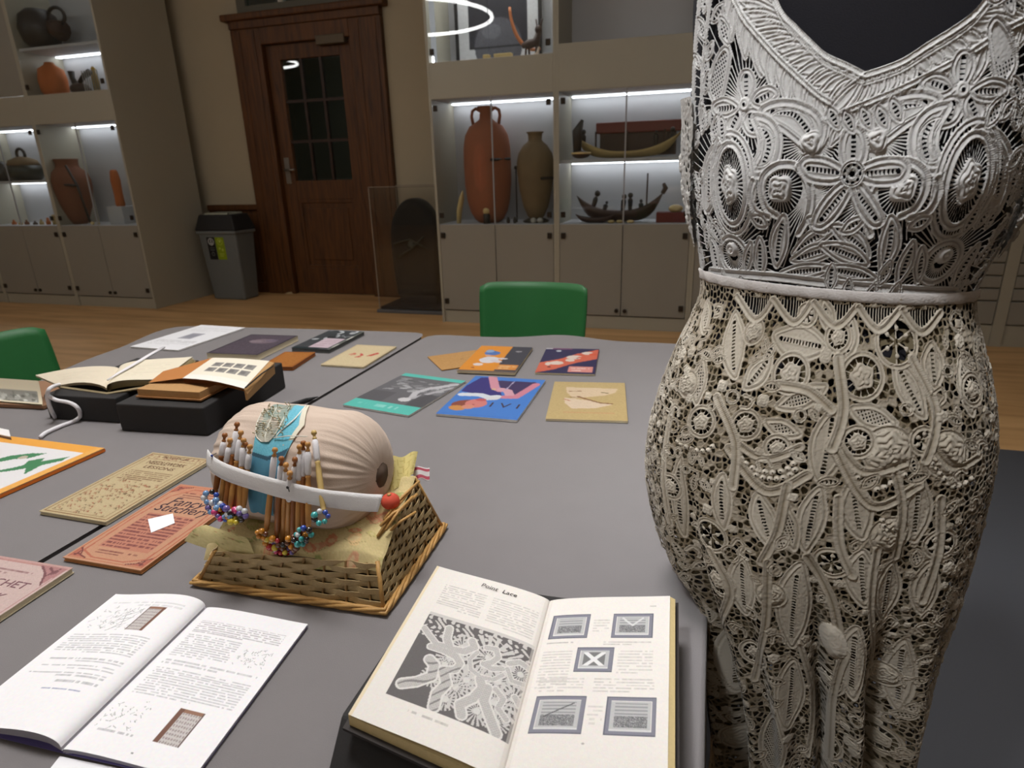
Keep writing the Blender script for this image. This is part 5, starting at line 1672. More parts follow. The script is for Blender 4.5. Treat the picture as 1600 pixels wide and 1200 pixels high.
def cream_book():
    zt = TP + 0.063
    t = thing('cream_book', (*(A1b + u1 * 0.05 + v1_ * 0.12)[:2], zt), 'open book with blank cream pages on the far left stand', 'book')
    S0, S1 = on_z(186, 576, zt + 0.016), on_z(166, 607, zt + 0.008)
    L0, L1, Lm = on_z(55, 586, zt + 0.004), on_z(92, 602, zt + 0.002), on_z(130, 571, zt + 0.014)
    R0, R1 = on_z(301, 557, zt + 0.026), on_z(254, 592, zt + 0.020)
    k = Canvas(0.16, 0.17, 0.004, (232, 222, 200))
    k.text(0.2, 0.2, 0.8, 0.8, 7, (206, 196, 172), 0.4, 91, 0.06)
    surf(k, 'right_page', S0, S1, R0, R1, 0.016, t)
    k = Canvas(0.2, 0.17, 0.004, (226, 214, 192))
    k.text(0.2, 0.2, 0.8, 0.8, 7, (206, 194, 172), 0.4, 92, 0.06)
    surf(k, 'left_page', S0, S1, L0, L1, 0.008, t, dz=lambda x, y: 0.006 * np.sin(PI * x))
    for i in range(5):
        d = np.array([0.0, 0, -0.0022 * (i + 1)])
        surf(Canvas(0.16, 0.17, 0.012, (206 - 8 * i, 190 - 10 * i, 150 - 12 * i)), 'page_below', S0 + d, S1 + d, R0 + d + u1 * 0.002 * i, R1 + d + u1 * 0.002 * i, 0.015 - 0.001 * i, t)
        if i < 2:
            surf(Canvas(0.16, 0.17, 0.012, (214, 198, 166)), 'page_below', S0 + d, S1 + d, L0 + d, L1 + d, 0.007, t, dz=lambda x, y: 0.005 * np.sin(PI * x))
    MB().tube([L1 + [0, 0, -0.004], S1 + [0, 0, -0.012], R1 + [0, 0, -0.012]], 0.003, 6).build('spine_edge', mat('buckram', rgb(196, 178, 140), 0.7, 0.1, 60), t)


cream_book()
# white strap and the two loose ends of the cord weight
M_CORD = mat('white_cord', rgb(232, 230, 234), 0.8, 0.08, 300, 0.3, 900)
zt = TP + 0.063
p = [on_z(255, 543, TZ + 0.075), on_z(235, 554, zt + 0.034), on_z(205, 572, zt + 0.032), on_z(182, 585, zt + 0.027), on_z(168, 594, zt + 0.022)]
o = MB().tube(p, [0.006, 0.006, 0.005, 0.004, 0.003], 8, flat=0.5).build('page_strap', M_CORD, None, True)
tag(o, 'flat white strap laid along the gutter of the cream paged book', 'strap')


def spline(pts, n=8):
    P = [np.asarray(p, float) for p in pts]
    out = []
    for i in range(len(P) - 1):
        p0, p1, p2, p3 = P[max(0, i - 1)], P[i], P[i + 1], P[min(len(P) - 1, i + 2)]
        for k in range(n):
            s = k / n
            out.append(0.5 * ((2 * p1) + (p2 - p0) * s + (2 * p0 - 5 * p1 + 4 * p2 - p3) * s * s + (3 * p1 - p0 - 3 * p2 + p3) * s ** 3))
    return out + [P[-1]]


yfr = A1b[1] - 0.012
on_f = lambda px, py: on_y(px, py, on_z(px, 657, TP)[1] - 0.008)
c1 = [on_z(96, 600, TP + 0.060), on_f(79, 606), on_f(74, 617), on_f(76, 630), on_f(81, 643), on_z(86, 652, TP + 0.004)]
c2 = [on_f(75, 618), on_f(88, 625), on_f(108, 629), on_f(121, 637), on_z(125, 650, TP + 0.012), on_z(115, 658, TP + 0.004), on_z(94, 666, TP + 0.004), on_z(72, 676, TP + 0.004), on_z(63, 683, TP + 0.004)]
t = thing('cord_weight', c1[2], 'white cord page weight looping down in front of the far left stand', 'cord')
MB().tube(spline(c1), 0.0042, 8).build('cord', M_CORD, t, True)
MB().tube(spline(c2), 0.0042, 8).build('cord', M_CORD, t, True)


def left_album():
    t = thing('open_album', (*on_z(40, 625, TP)[:2], TP), 'open album with a grey photograph at the left edge, beside the stand', 'book')
    a, b = on_z(66, 632, TP + 0.014), on_z(60, 595, TP + 0.055)
    d = on_z(-60, 622, TP + 0.014)
    q = [b + (d - a), b, a, d]
    k = Canvas(float(np.linalg.norm(a - d)), float(np.linalg.norm(b - a)), 0.003, (222, 210, 184))
    k.rect(0.45, 0.30, 0.96, 0.86, (150, 148, 140))
    r = np.random.default_rng(4)
    for _ in range(40):
        g = int(r.uniform(90, 220))
        k.ell(r.uniform(0.48, 0.93), r.uniform(0.34, 0.82), r.uniform(0.01, 0.05), r.uniform(0.01, 0.03), (g, g, g - 8), 0.8)

    def fn(x, y):
        X, Y = x[..., None], y[..., None]
        P = (q[0] * (1 - X) + q[1] * X) * (1 - Y) + (q[3] * (1 - X) + q[2] * X) * Y
        P[..., 2] -= 0.012 * np.sin(PI * y) 
        return P
    k.mesh('page', fn, M_PRINT, t)
    k2 = Canvas(k.w, k.h, 0.012, (206, 190, 156))
    k2.mesh('page_below', lambda x, y: fn(x, y) - np.array([0, 0, 0.003]), M_PRINT, t)
    bc = mat('album_board', rgb(146, 108, 80), 0.7, 0.1, 40)
    e = on_z(69, 640, TP)
    f_ = on_z(-60, 634, TP)
    w_ = np.array([0, 0.17, 0])
    MB().hexa([f_, e, e + w_, f_ + w_], [f_ + [0, 0, .010], e + [0, 0, .010], e + w_ + [0, 0, .010], f_ + w_ + [0, 0, .010]]).build('cover_board', bc, t, bevel=0.002)


left_album()
# black pen beside the front stand
p = [on_z(452, 634, TP + 0.004), on_z(480, 625, TP + 0.004), on_z(497, 620, TP + 0.003)]
t = thing('black_pen', p[1], 'black pen lying on the table behind the lace pillow', 'pen')
MB().cyl(p[0], p[1], 0.0055, n=10).build('barrel', M_BLACK, t, True)
MB().cyl(p[1], p[2], 0.0055, 0.001, 10).build('tip', M_BLACK, t, True)
# ------------------------------------------------------------------ wicker basket (upturned) with its cushion
M_WICK = mat('split_wicker', rgb(176, 152, 108), 0.55, 0.22, 90, 0.3, 500)
M_WICK2 = mat('wicker_stake', rgb(150, 118, 72), 0.55, 0.2, 90)
M_RIM = mat('golden_wicker', rgb(190, 146, 84), 0.5, 0.2, 80, 0.3, 400)
M_INNER = mat('basket_inner_shade', rgb(70, 54, 32), 0.9, 0.1, 40)
bFL, bFR, bBR = on_z(308, 913, TP), on_z(600, 959, TP), on_z(692, 826, TP)
bBL = bFL + (bBR - bFR)
tFL, tFR, tBR = on_z(335, 862, TP + 0.050), on_z(590, 880, TP + 0.056), on_z(650, 750, TP + 0.094)
tBL = np.array([*(tFL + (tBR - tFR))[:2], TP + 0.088])
BC = (bFL + bFR + bBR + bBL) / 4
basket = thing('wicker_basket', (BC[0], BC[1], TP), 'upturned woven wicker basket carrying the lace pillow', 'basket')


def strip(name, pts, wid, thk, m, parent, up=(0, 0, 1)):
    """flat split-cane strand along a path"""
    P = [np.asarray(p, float) for p in pts]
    vs, fs = [], []
    n = len(P)
    for i in range(n):
        tn = P[min(n - 1, i + 1)] - P[max(0, i - 1)]
        tn = tn / (np.linalg.norm(tn) + 1e-9)
        side = np.cross(tn, np.asarray(up, float))
        side = side / (np.linalg.norm(side) + 1e-9)
        upv = np.cross(side, tn)
        for a, b in ((-.5, -.5), (-.5, .5), (.5, .5), (.5, -.5)):
            vs.append(P[i] + upv * wid * a + side * thk * b)
    for i in range(n - 1):
        for j in range(4):
            fs.append((i * 4 + j, i * 4 + (j + 1) % 4, (i + 1) * 4 + (j + 1) % 4, (i + 1) * 4 + j))
    fs += [(3, 2, 1, 0), ((n - 1) * 4, (n - 1) * 4 + 1, (n - 1) * 4 + 2, (n - 1) * 4 + 3)]
    return MB().add(vs, fs).build(name, m, parent, False)


def weave(b0, b1, t0, t1, rows, stakes, seed):
    r = random.Random(seed)
    b0, b1, t0, t1 = (np.asarray(p, float) for p in (b0, b1, t0, t1))
    nrm = np.cross(b1 - b0, t0 - b0)
    nrm = nrm / np.linalg.norm(nrm)
    Q = lambda s, q: (b0 * (1 - s) + b1 * s) * (1 - q) + (t0 * (1 - s) + t1 * s) * q
    for k in range(stakes):
        s = (k + 0.5) / stakes
        MB().tube([Q(s, 0.0), Q(s, 0.5), Q(s, 1.0)], 0.0016, 5).build('stake', M_WICK2, basket)
    hgt = float(np.linalg.norm(t0 - b0))
    for j in range(rows):
        q = (j + 0.5) / rows
        n = stakes * 4
        pts = []
        for i in range(n + 1):
            s = i / n
            ph = s * stakes * PI + (PI if j % 2 else 0)
            amp = 0.0020 * math.sin(ph + 0.3 * r.uniform(-1, 1))
            p = Q(s, q + 0.05 / rows * math.sin(s * 9 + j) + 0.08 / rows * r.uniform(-1, 1))
            pts.append(p + nrm * amp)
        up = (t0 - b0) / hgt
        strip('strand', pts, hgt / rows * 0.97, 0.0012, M_WICK, basket, up)


weave(bFL, bFR, tFL, tFR, 8, 8, 1)
weave(bFR, bBR, tFR, tBR, 10, 9, 2)
weave(bBR, bBL, tBR, tBL, 9, 8, 3)
weave(bBL, bFL, tBL, tFL, 7, 8, 4)
sh_ = lambda p, c, k: c + (np.asarray(p) - c) * k
cB = (bFL + bFR + bBR + bBL) / 4
cT = (tFL + tFR + tBR + tBL) / 4
MB().hexa([sh_(p, cB, 0.965) for p in (bFL, bFR, bBR, bBL)], [sh_(p, cT, 0.955) - np.array([0, 0, .003]) for p in (tFL, tFR, tBR, tBL)]).build('inner_shade_block', M_INNER, basket)  # dark block standing in for the shade inside the basket
# rim rods round the base
for k in range(4):
    pts = []
    cs = [bFL, bFR, bBR, bBL]
    for e in range(4):
        a, b = cs[e], cs[(e + 1) % 4]
        for i in range(14):
            s = i / 14
            p = a + (b - a) * s
            w_ = (e * 14 + i) * 0.9 + k * PI / 2
            out = (p - cB)
            out[2] = 0
            out = out / np.linalg.norm(out)
            pts.append(p + out * (0.003 + 0.0035 * math.cos(w_)) + np.array([0, 0, 0.0045 + 0.003 * math.sin(w_)]))
    MB().tube(pts, 0.0026, 6, True).build('rim_rod', M_RIM, basket, True)
# corner posts
for b_, t_ in ((bFL, tFL), (bFR, tFR), (bBR, tBR), (bBL, tBL)):
    MB().tube([b_, (b_ + t_) / 2, t_ + (t_ - b_) * 0.04], 0.0028, 6).build('corner_post', M_RIM, basket, True)
# loose rods along the right upper edge
for k, (p0, p1, za, zb) in enumerate((((585, 846), (652, 772), .068, .098), ((590, 838), (648, 758), .074, .104), ((597, 842), (650, 800), .066, .086), ((603, 828), (645, 776), .08, .10),
                                      ((600, 812), (655, 752), .086, .106), ((594, 822), (636, 790), .082, .094))):
    a, b = on_z(*p0, TP + za), on_z(*p1, TP + zb)
    MB().tube([a, (a + b) / 2 + [0, 0, .004], b], 0.0020, 6).build('loose_rod', M_RIM, basket, True)


def floral(k, seed, base):
    r = np.random.default_rng(seed)
    for _ in range(int(60 * k.w / 0.2)):
        c = [(178, 178, 112), (214, 150, 120), (196, 186, 120), (206, 128, 96), (150, 160, 96), (226, 190, 140)][int(r.integers(0, 6))]
        x, y, s = r.uniform(0, 1), r.uniform(0, 1), r.uniform(0.02, 0.06)
        k.ell(x, y, s, s * 0.6, c, 0.75, r.uniform(0, 3))
        k.ell(x, y, s * 0.5, s * 0.3, base, 0.6, r.uniform(0, 3))
        k.line([(x - s, y), (x, y + s), (x + s, y + s * 0.3)], 0.0012, (150, 130, 84), 0.7)
    k.speck(0.015)


M_FAB = mat_col('printed_cotton', 0.9, 0.1, 0.15, 500, 0.1)


def pad():
    """printed cotton cushion between basket and pillow"""
    c = (cT + cB) / 2
    t = thing('printed_cushion', (cT[0], cT[1], cT[2]), 'flat cotton cushion in faded green and coral flowers, between basket and lace pillow', 'cushion')
    k = Canvas(0.30, 0.24, 0.0022, (206, 188, 138))
    floral(k, 61, (210, 194, 150))
    q = [on_z(316, 864, TP + 0.047), on_z(594, 886, TP + 0.054), tBR + [0.0, 0.0, 0.006], tBL + [-0.02, 0.0, 0.004]]   # near-left, near-right, far-right, far-left

    def fn(x, y):
        X, Y = x[..., None], y[..., None]
        P = (q[3] * (1 - X) + q[2] * X) * (1 - Y) + (q[0] * (1 - X) + q[1] * X) * Y
        edge = np.minimum(np.minimum(x, 1 - x), np.minimum(y, 1 - y))
        P[..., 2] += 0.007 * np.clip(edge / 0.12, 0, 1) ** 0.5 + 0.003 * np.sin(x * 17 + y * 4) * np.sin(y * 13) - 0.010 * np.clip((y - 0.93) / 0.07, 0, 1) + 0.004 * np.sin(x * 9) * y
        return P
    k.mesh('cushion_top', fn, M_FAB, t)
    k2 = Canvas(0.30, 0.24, 0.008, (190, 172, 122))
    k2.mesh('cushion_base', lambda x, y: fn(x, y) * np.array([1, 1, 0]) + np.array([0, 0, 1]) * (fn(x, y)[..., 2:] - np.clip(np.minimum(np.minimum(x, 1 - x), np.minimum(y, 1 - y)) / 0.1, 0, 1)[..., None] * 0.010), M_FAB, t)
    # hanging flap at the left corner
    k3 = Canvas(0.06, 0.05, 0.002, (210, 196, 142))
    floral(k3, 63, (214, 200, 150))
    a, b, c_, d = on_z(322, 820, TP + 0.072), on_z(384, 840, TP + 0.072), on_z(398, 868, TP + 0.050), on_z(288, 845, TP + 0.046)
    k3.mesh('flap', lambda x, y: ((a * (1 - x[..., None]) + b * x[..., None]) * (1 - y[..., None]) + (d * (1 - x[..., None]) + c_ * x[..., None]) * y[..., None])
            + np.stack([0 * x, -0.006 * np.sin(PI * x) * y, 0.006 * np.sin(PI * y)], -1), M_FAB, t)
    # quilted yellow flap standing behind the right end
    k4 = Canvas(0.06, 0.07, 0.002, (214, 198, 132))
    for i in range(6):
        k4.line([(0, i / 5), (1, i / 5 - 0.1)], 0.0012, (190, 172, 104)).line([(i / 5, 0), (i / 5 - 0.1, 1)], 0.0012, (190, 172, 104))
    e = [on_z(600, 716, TP + 0.125), on_z(653, 707, TP + 0.120), on_z(646, 742, TP + 0.100), on_z(612, 772, TP + 0.092)]
    k4.mesh('yellow_flap', lambda x, y: ((e[0] * (1 - x[..., None]) + e[1] * x[..., None]) * (1 - y[..., None]) + (e[3] * (1 - x[..., None]) + e[2] * x[..., None]) * y[..., None])
            + np.stack([0 * x, 0 * x, 0.003 * np.sin(x * 9)], -1), M_FAB, t)


pad()
# red pincushion and striped ribbon by the right end
p = on_z(610, 783, TP + 0.100)
t = thing('pincushion', p, 'small red round pincushion tucked at the right end of the lace pillow', 'pincushion')
MB().ball(p, 0.0125, 16, 10, 0.85).build('body', mat('red_cotton', rgb(206, 78, 56), 0.8, 0.1, 60), t, True)
MB().ball(p + [0.0, -0.002, 0.0105], 0.003, 8, 6, 0.6).build('button', M_RIM, t, True)
e = [on_z(640, 733, TP + 0.102), on_z(671, 728, TP + 0.100), on_z(671, 748, TP + 0.086), on_z(652, 752, TP + 0.086)]
k = Canvas(0.03, 0.02, 0.001, (232, 226, 226))
k.rect(0, 0.08, 1, 0.30, (196, 92, 108)).rect(0, 0.66, 1, 0.92, (196, 92, 108))
o = k.mesh('striped_ribbon', lambda x, y: ((e[0] * (1 - x[..., None]) + e[1] * x[..., None]) * (1 - y[..., None]) + (e[3] * (1 - x[..., None]) + e[2] * x[..., None]) * y[..., None]) + np.stack([0 * x, 0 * x, 0.003 * np.sin(x * 5)], -1), M_FAB)
md = o.modifiers.new('thick', 'SOLIDIFY')
md.thickness = 0.0008
tag(o, 'red and white striped ribbon end sticking out behind the basket', 'ribbon')

# ------------------------------------------------------------------ lace pillow (bolster)
PC = np.array([-0.52, 0.670, 0.869])
PR = 0.083
PX0, PX1 = -0.634, -0.396
M_LINEN = mat('pinkish_linen', rgb(204, 184, 168), 0.9, 0.05, 40, 0.25, 700, sheen=0.1)
pillow = thing('lace_pillow', (PC[0], PC[1], PC[2] - PR), 'pinkish linen bolster lace pillow with gathered ends, resting on the basket', 'pillow')
YAW = 0.0


def pil(xn, ph, r):
    """point on the bolster: xn world x along the axis, ph angle (0 = towards the camera, 90deg = up)"""
    return np.stack([xn, PC[1] - r * np.cos(ph), PC[2] + r * np.sin(ph)], -1)


def prad(x):
    """radius profile along the axis with rounded, gathered ends"""
    x = np.asarray(x, float)
    d = np.minimum(x - PX0, PX1 - x)
    e = np.clip(d / 0.062, 0, 1)
    return 0.016 + (PR - 0.016) * np.sqrt(np.clip(1 - (1 - e) ** 2.0, 0, 1)) * (1 + 0.02 * np.sin(18 * x))


def bolster():
    na, nl = 240, 130
    s = np.linspace(0, 1, nl)
    xs = PX0 + (PX1 - PX0) * (0.5 - 0.5 * np.cos(PI * s))
    ph = np.linspace(0, 2 * PI, na, endpoint=False)
    X, P = np.meshgrid(xs, ph, indexing='ij')
    d = np.minimum(X - PX0, PX1 - X)
    g = np.clip(1 - d / 0.10, 0, 1) ** 1.3 * np.clip(d / 0.006, 0, 1)
    R = prad(X)
    R = R + g * (0.0014 * np.sin(34 * P + 2.5 * np.sin(3 * P)) + 0.0010 * np.sin(57 * P + 1.0 + 4 * np.sin(5 * P))) * np.clip(R / PR, 0.25, 1)
    R = R + 0.0006 * np.sin(19 * P + 26 * X) * (1 - g) + 0.0010 * np.sin(7 * P + 60 * X) * (1 - g)
    V = pil(X, P, R).reshape(-1, 3)
    i = np.arange(nl * na).reshape(nl, na)
    F = np.stack([i[:-1, :], i[1:, :], np.roll(i, -1, 1)[1:, :], np.roll(i, -1, 1)[:-1, :]], -1).reshape(-1, 4)
    link('bolster', np_mesh('bolster', V, F), M_LINEN, pillow, True)
    for xe, sg in ((PX0, -1), (PX1, 1)):
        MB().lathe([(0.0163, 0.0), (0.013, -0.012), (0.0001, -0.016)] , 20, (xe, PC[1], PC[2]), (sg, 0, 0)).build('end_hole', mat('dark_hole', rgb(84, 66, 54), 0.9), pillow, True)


bolster()


def hit(px, py, r):
    """where the sight line meets the bolster's cylinder of radius r, else the nearest point in front of it"""
    d = px_ray(px, py)
    d = d / np.linalg.norm(d)
    o = np.array([0, 0, CAM_H])
    a = d[1] ** 2 + d[2] ** 2
    b = 2 * ((o[1] - PC[1]) * d[1] + (o[2] - PC[2]) * d[2])
    c = (o[1] - PC[1]) ** 2 + (o[2] - PC[2]) ** 2 - r * r
    D = b * b - 4 * a * c
    if D < 0:
        return on_y(px, py, PC[1] - r * 0.86)
    return o + d * (-b - math.sqrt(D)) / (2 * a)


def cyl_xy(px, py, r):
    p = hit(px, py, r)
    return p[0], math.atan2(p[2] - PC[2], -(p[1] - PC[1]))


# blue strip with the pricked pattern
def blue_strip():
    r = PR + 0.0012
    Lpts = [cyl_xy(*p, r) for p in ((428, 632), (404, 664), (396, 700), (390, 740), (388, 770), (392, 800))]
    Rpts = [cyl_xy(*p, r) for p in ((484, 634), (476, 664), (452, 700), (436, 740), (430, 770), (428, 806))]
    n = len(Lpts)
    k = Canvas(0.05, 0.20, 0.0011, (112, 186, 206))
    k.speck(0.02)
    k.rect(0, 0.46, 1, 1, (92, 150, 176)).poly([(0, 0.43), (0.5, 0.47), (1, 0.40), (1, 0.46), (0.5, 0.50), (0, 0.46)], (60, 92, 110))
    k.rect(0.88, 0, 1, 0.34, (226, 220, 200)).poly([(0, 0), (0.62, 0), (0.54, 0.24), (0.36, 0.34), (0, 0.30)], (146, 160, 150))

    def fn(x, y):
        yy = np.clip(y * (n - 1), 0, n - 1.0001)
        i = yy.astype(int)
        f = yy - i
        Lx = np.array([p[0] for p in Lpts])
        La = np.array([p[1] for p in Lpts])
        Rx = np.array([p[0] for p in Rpts])
        Ra = np.array([p[1] for p in Rpts])
        ip = lambda A: A[i] * (1 - f) + A[i + 1] * f
        X = ip(Lx) * (1 - x) + ip(Rx) * x
        A = ip(La) * (1 - x) + ip(Ra) * x
        return pil(X, A, r + 0.0006 * np.sin(14 * x))
    k.mesh('blue_strip', fn, M_FAB, pillow)
    # lace on the strip: a ladder of fine threads between two curved edges
    M_TH = mat('silver_thread', rgb(206, 204, 190), 0.5, 0.1, 90)
    lace = MB()
    A_ = [hit(*p, r + 0.001) for p in ((412, 640), (402, 660), (400, 680), (408, 690))]
    B_ = [hit(*p, r + 0.001) for p in ((452, 634), (440, 660), (430, 678), (419, 690))]
    A_, B_ = spline(A_, 7), spline(B_, 7)
    lace.tube(A_, 0.0009, 5).tube(B_, 0.0012, 5)
    lace.tube([(a + b) / 2 for a, b in zip(A_, B_)], 0.0010, 5)
    for a, b in list(zip(A_, B_)):
        lace.tube([a, b], 0.0006, 4)
    for a, b in list(zip(A_[:-1], B_[1:])):
        lace.tube([a, b], 0.0005, 4)
    lace.build('lace_strip', M_TH, pillow)
    ed = spline([hit(*p, r + 0.001) for p in ((478, 634), (460, 655), (440, 672), (430, 684))], 6)
    MB().tube(ed, 0.0011, 5).build('edge_thread', mat('pale_thread', rgb(226, 224, 214), 0.7), pillow)
    MB().tube([hit(*p, r + 0.003) for p in ((428, 684), (450, 681), (480, 682))], 0.0008, 5).build('edge_thread', mat('pale_thread', rgb(226, 224, 214), 0.7), pillow)
    pins = MB()
    rr = random.Random(3)
    for _ in range(64):
        s = rr.random()
        px, py = 404 + 46 * rr.random() + 22 * (1 - s) - 10, 634 + 52 * s
        b = hit(px, py, r)
        nrm = np.array([0.10 * rr.uniform(-1, 1), b[1] - PC[1], b[2] - PC[2]])
        nrm = nrm / np.linalg.norm(nrm) + np.array([rr.uniform(-.5, .5), 0, rr.uniform(-.2, .4)])
        e_ = b + nrm / np.linalg.norm(nrm) * rr.uniform(0.004, 0.0075)
        pins.cyl(b, e_, 0.0004, 0.0004, 5).ball(e_, 0.0010, 6, 4)
    o = pins.build('pins', mat('brass_pins', rgb(176, 164, 130), 0.3, 0.1, 60, metal=0.8), pillow)
    o['kind'] = 'stuff'


blue_strip()

# ------------------------------------------------------------------ bobbins
M_SHANK = [mat('bobbin_wood_light', rgb(196, 142, 78), 0.4, 0.15, 60), mat('bobbin_wood_dark', rgb(150, 92, 42), 0.4, 0.15, 60), mat('bobbin_bone', rgb(206, 176, 112), 0.4, 0.1, 60)]
M_WRAP = mat('wound_white_thread', rgb(238, 236, 240), 0.8, 0.05, 300, 0.4, 900)
BEADS = {n: mat('bead_' + n, c, 0.12, 0.0, spec=0.8, coat=0.5) for n, c in dict(blue=rgb(46, 76, 170), sky=rgb(120, 160, 206), violet=rgb(110, 92, 160), pink=rgb(206, 60, 120), turquoise=rgb(60, 170, 170), amber=rgb(206, 136, 40),
         yellow=rgb(214, 190, 60), red=rgb(190, 40, 50), brown=rgb(104, 58, 34), clear=rgb(214, 216, 220), black=rgb(30, 26, 30)).items()}
BEAD_ME = {}


def bead_mesh(n):
    if n not in BEAD_ME:
        mb = MB().ball((0, 0, 0), 0.0039, 10, 6)
        me = bpy.data.meshes.new('bead')
        me.from_pydata(mb.v, [], mb.f)
        me.materials.append(BEADS[n])
        me.polygons.foreach_set('use_smooth', [True] * len(me.polygons))
        BEAD_ME[n] = me
    return BEAD_ME[n]


ORD = ['first', 'second', 'third', 'fourth', 'fifth', 'sixth', 'seventh', 'eighth', 'ninth', 'tenth']


def bobbin(top, tail, wood_i, cols, label, group, seed, lift=0.0):
    rr = random.Random(seed)
    # the bobbin lies straight against the bolster: a line in the plane that touches it at the bobbin's middle
    Mp = hit((top[0] + tail[0]) / 2, (top[1] * 0.55 + tail[1] * 0.45), PR + 0.0075 + lift)
    nrm = np.array([0, Mp[1] - PC[1], Mp[2] - PC[2]])
    nrm = nrm / np.linalg.norm(nrm)

    def on_plane(px, py):
        d_ = px_ray(px, py)
        o_ = np.array([0, 0, CAM_H])
        return o_ + d_ * (np.dot(Mp - o_, nrm) / np.dot(d_, nrm))
    A, B = on_plane(*top), on_plane(*tail)
    t = thing('lace_bobbin', B, label, 'bobbin', group)
    d = B - A
    L = float(np.linalg.norm(d))
    u = d / L
    ax = tuple(u)
    MB().lathe([(0.0001, 0), (0.0026, 0.0006), (0.0036, 0.0028), (0.0034, 0.005), (0.0018, 0.0065), (0.0018, 0.009), (0.003, 0.0105), (0.0022, 0.012)], 10, tuple(A), ax).build('head', M_SHANK[wood_i], t, True)
    MB().lathe([(0.0022, 0.012), (0.0036, 0.014), (0.0040, L * 0.22), (0.0038, L * 0.36), (0.0024, L * 0.385)], 10, tuple(A), ax).build('thread', M_WRAP, t, True)
    MB().lathe([(0.0022, L * 0.385), (0.0036, L * 0.40), (0.0028, L * 0.42), (0.0034, L * 0.5), (0.0038, L * 0.75), (0.0034, L * 0.93), (0.0026, L * 0.95), (0.0034, L * 0.965), (0.0030, L * 0.99), (0.0001, L)], 10, tuple(A), ax).build('shank', M_SHANK[wood_i], t, True)
    # ring of beads on a wire
    s1 = np.cross(u, [0.3, -1, 0.2])
    s1 = s1 / np.linalg.norm(s1)
    nb = len(cols)
    Rr = 0.0036 * nb / PI * 1.02
    c = B + u * (Rr * 0.72) + np.array([rr.uniform(-1, 1) * 0.002, -0.006, 0.004])
    wire = []
    for i in range(nb):
        a = 2 * PI * (i + 0.5) / nb + rr.uniform(-.1, .1)
        p = c + u * (Rr * math.cos(a) * 0.85) + s1 * (Rr * math.sin(a)) + np.array([0, -0.002 * rr.random(), 0])
        wire.append(p)
        o = bpy.data.objects.new('bead', bead_mesh(cols[i]))
        COL.objects.link(o)
        o.parent = t
        sc = rr.uniform(0.8, 1.2)
        o.matrix_parent_inverse = base_inv(t)
        o.location = p
        o.scale = (sc, sc, sc)
    MB().tube(wire, 0.0005, 4, True).build('wire', M_STEEL, t)


LEFT = [((352, 676), (336, 770), 1), ((360, 684), (345, 786), 0), ((371, 659), (352, 792), 1), ((377, 672), (359, 796), 0), ((384, 690), (366, 797), 1), ((381, 684), (373, 800), 0), ((391, 694), (380, 796), 0)]
LC = [('sky', 'clear', 'sky', 'black', 'blue', 'sky', 'clear'), ('sky', 'violet', 'pink', 'sky', 'clear', 'blue', 'violet'), ('violet', 'pink', 'sky', 'blue', 'violet', 'clear', 'sky'), ('pink', 'red', 'amber', 'blue', 'clear', 'sky', 'blue'),
      ('amber', 'yellow', 'red', 'amber', 'pink', 'violet', 'amber'), ('yellow', 'amber', 'black', 'pink', 'violet', 'black', 'yellow'), ('yellow', 'black', 'pink', 'clear', 'clear', 'violet', 'black')]
for i, ((a, b, w_), c_) in enumerate(zip(LEFT, LC)):
    bobbin(a, b, w_, c_, ORD[i] + ' lace bobbin from the left in the left bunch, with ' + c_[0] + ' and ' + c_[3] + ' beads', 'lace bobbins in the left bunch', i, 0.002 * (i % 2))
MID = [((430, 699), (416, 830), 0), ((440, 713), (432, 842), 1), ((447, 723), (441, 850), 0), ((453, 736), (449, 854), 0), ((461, 714), (457, 850), 1), ((468, 694), (466, 840), 0), ((474, 688), (474, 834), 1), ((481, 690), (482, 826), 0), ((490, 672), (506, 800), 2)]
MC = [('amber', 'amber', 'amber', 'brown', 'amber'), ('red', 'amber', 'yellow', 'amber', 'red', 'brown', 'yellow'), ('pink', 'red', 'violet', 'yellow', 'amber', 'brown', 'red'), ('brown', 'clear', 'red', 'brown', 'violet', 'red', 'brown'),
      ('yellow', 'brown', 'black', 'amber', 'red', 'brown', 'violet'), ('amber', 'brown', 'amber', 'brown', 'red', 'amber', 'brown'), ('turquoise', 'black', 'turquoise', 'brown', 'amber', 'black', 'turquoise'), ('turquoise', 'clear', 'turquoise', 'blue', 'black', 'turquoise', 'black'),
      ('turquoise', 'black', 'turquoise', 'clear', 'blue', 'blue', 'turquoise')]
for i, ((a, b, w_), c_) in enumerate(zip(MID, MC)):
    bobbin(a, b, w_, c_, ORD[i] + ' lace bobbin from the left in the middle bunch, with ' + c_[0] + ' and ' + c_[3] + ' beads', 'lace bobbins in the middle bunch', 40 + i, 0.002 * (i % 2))

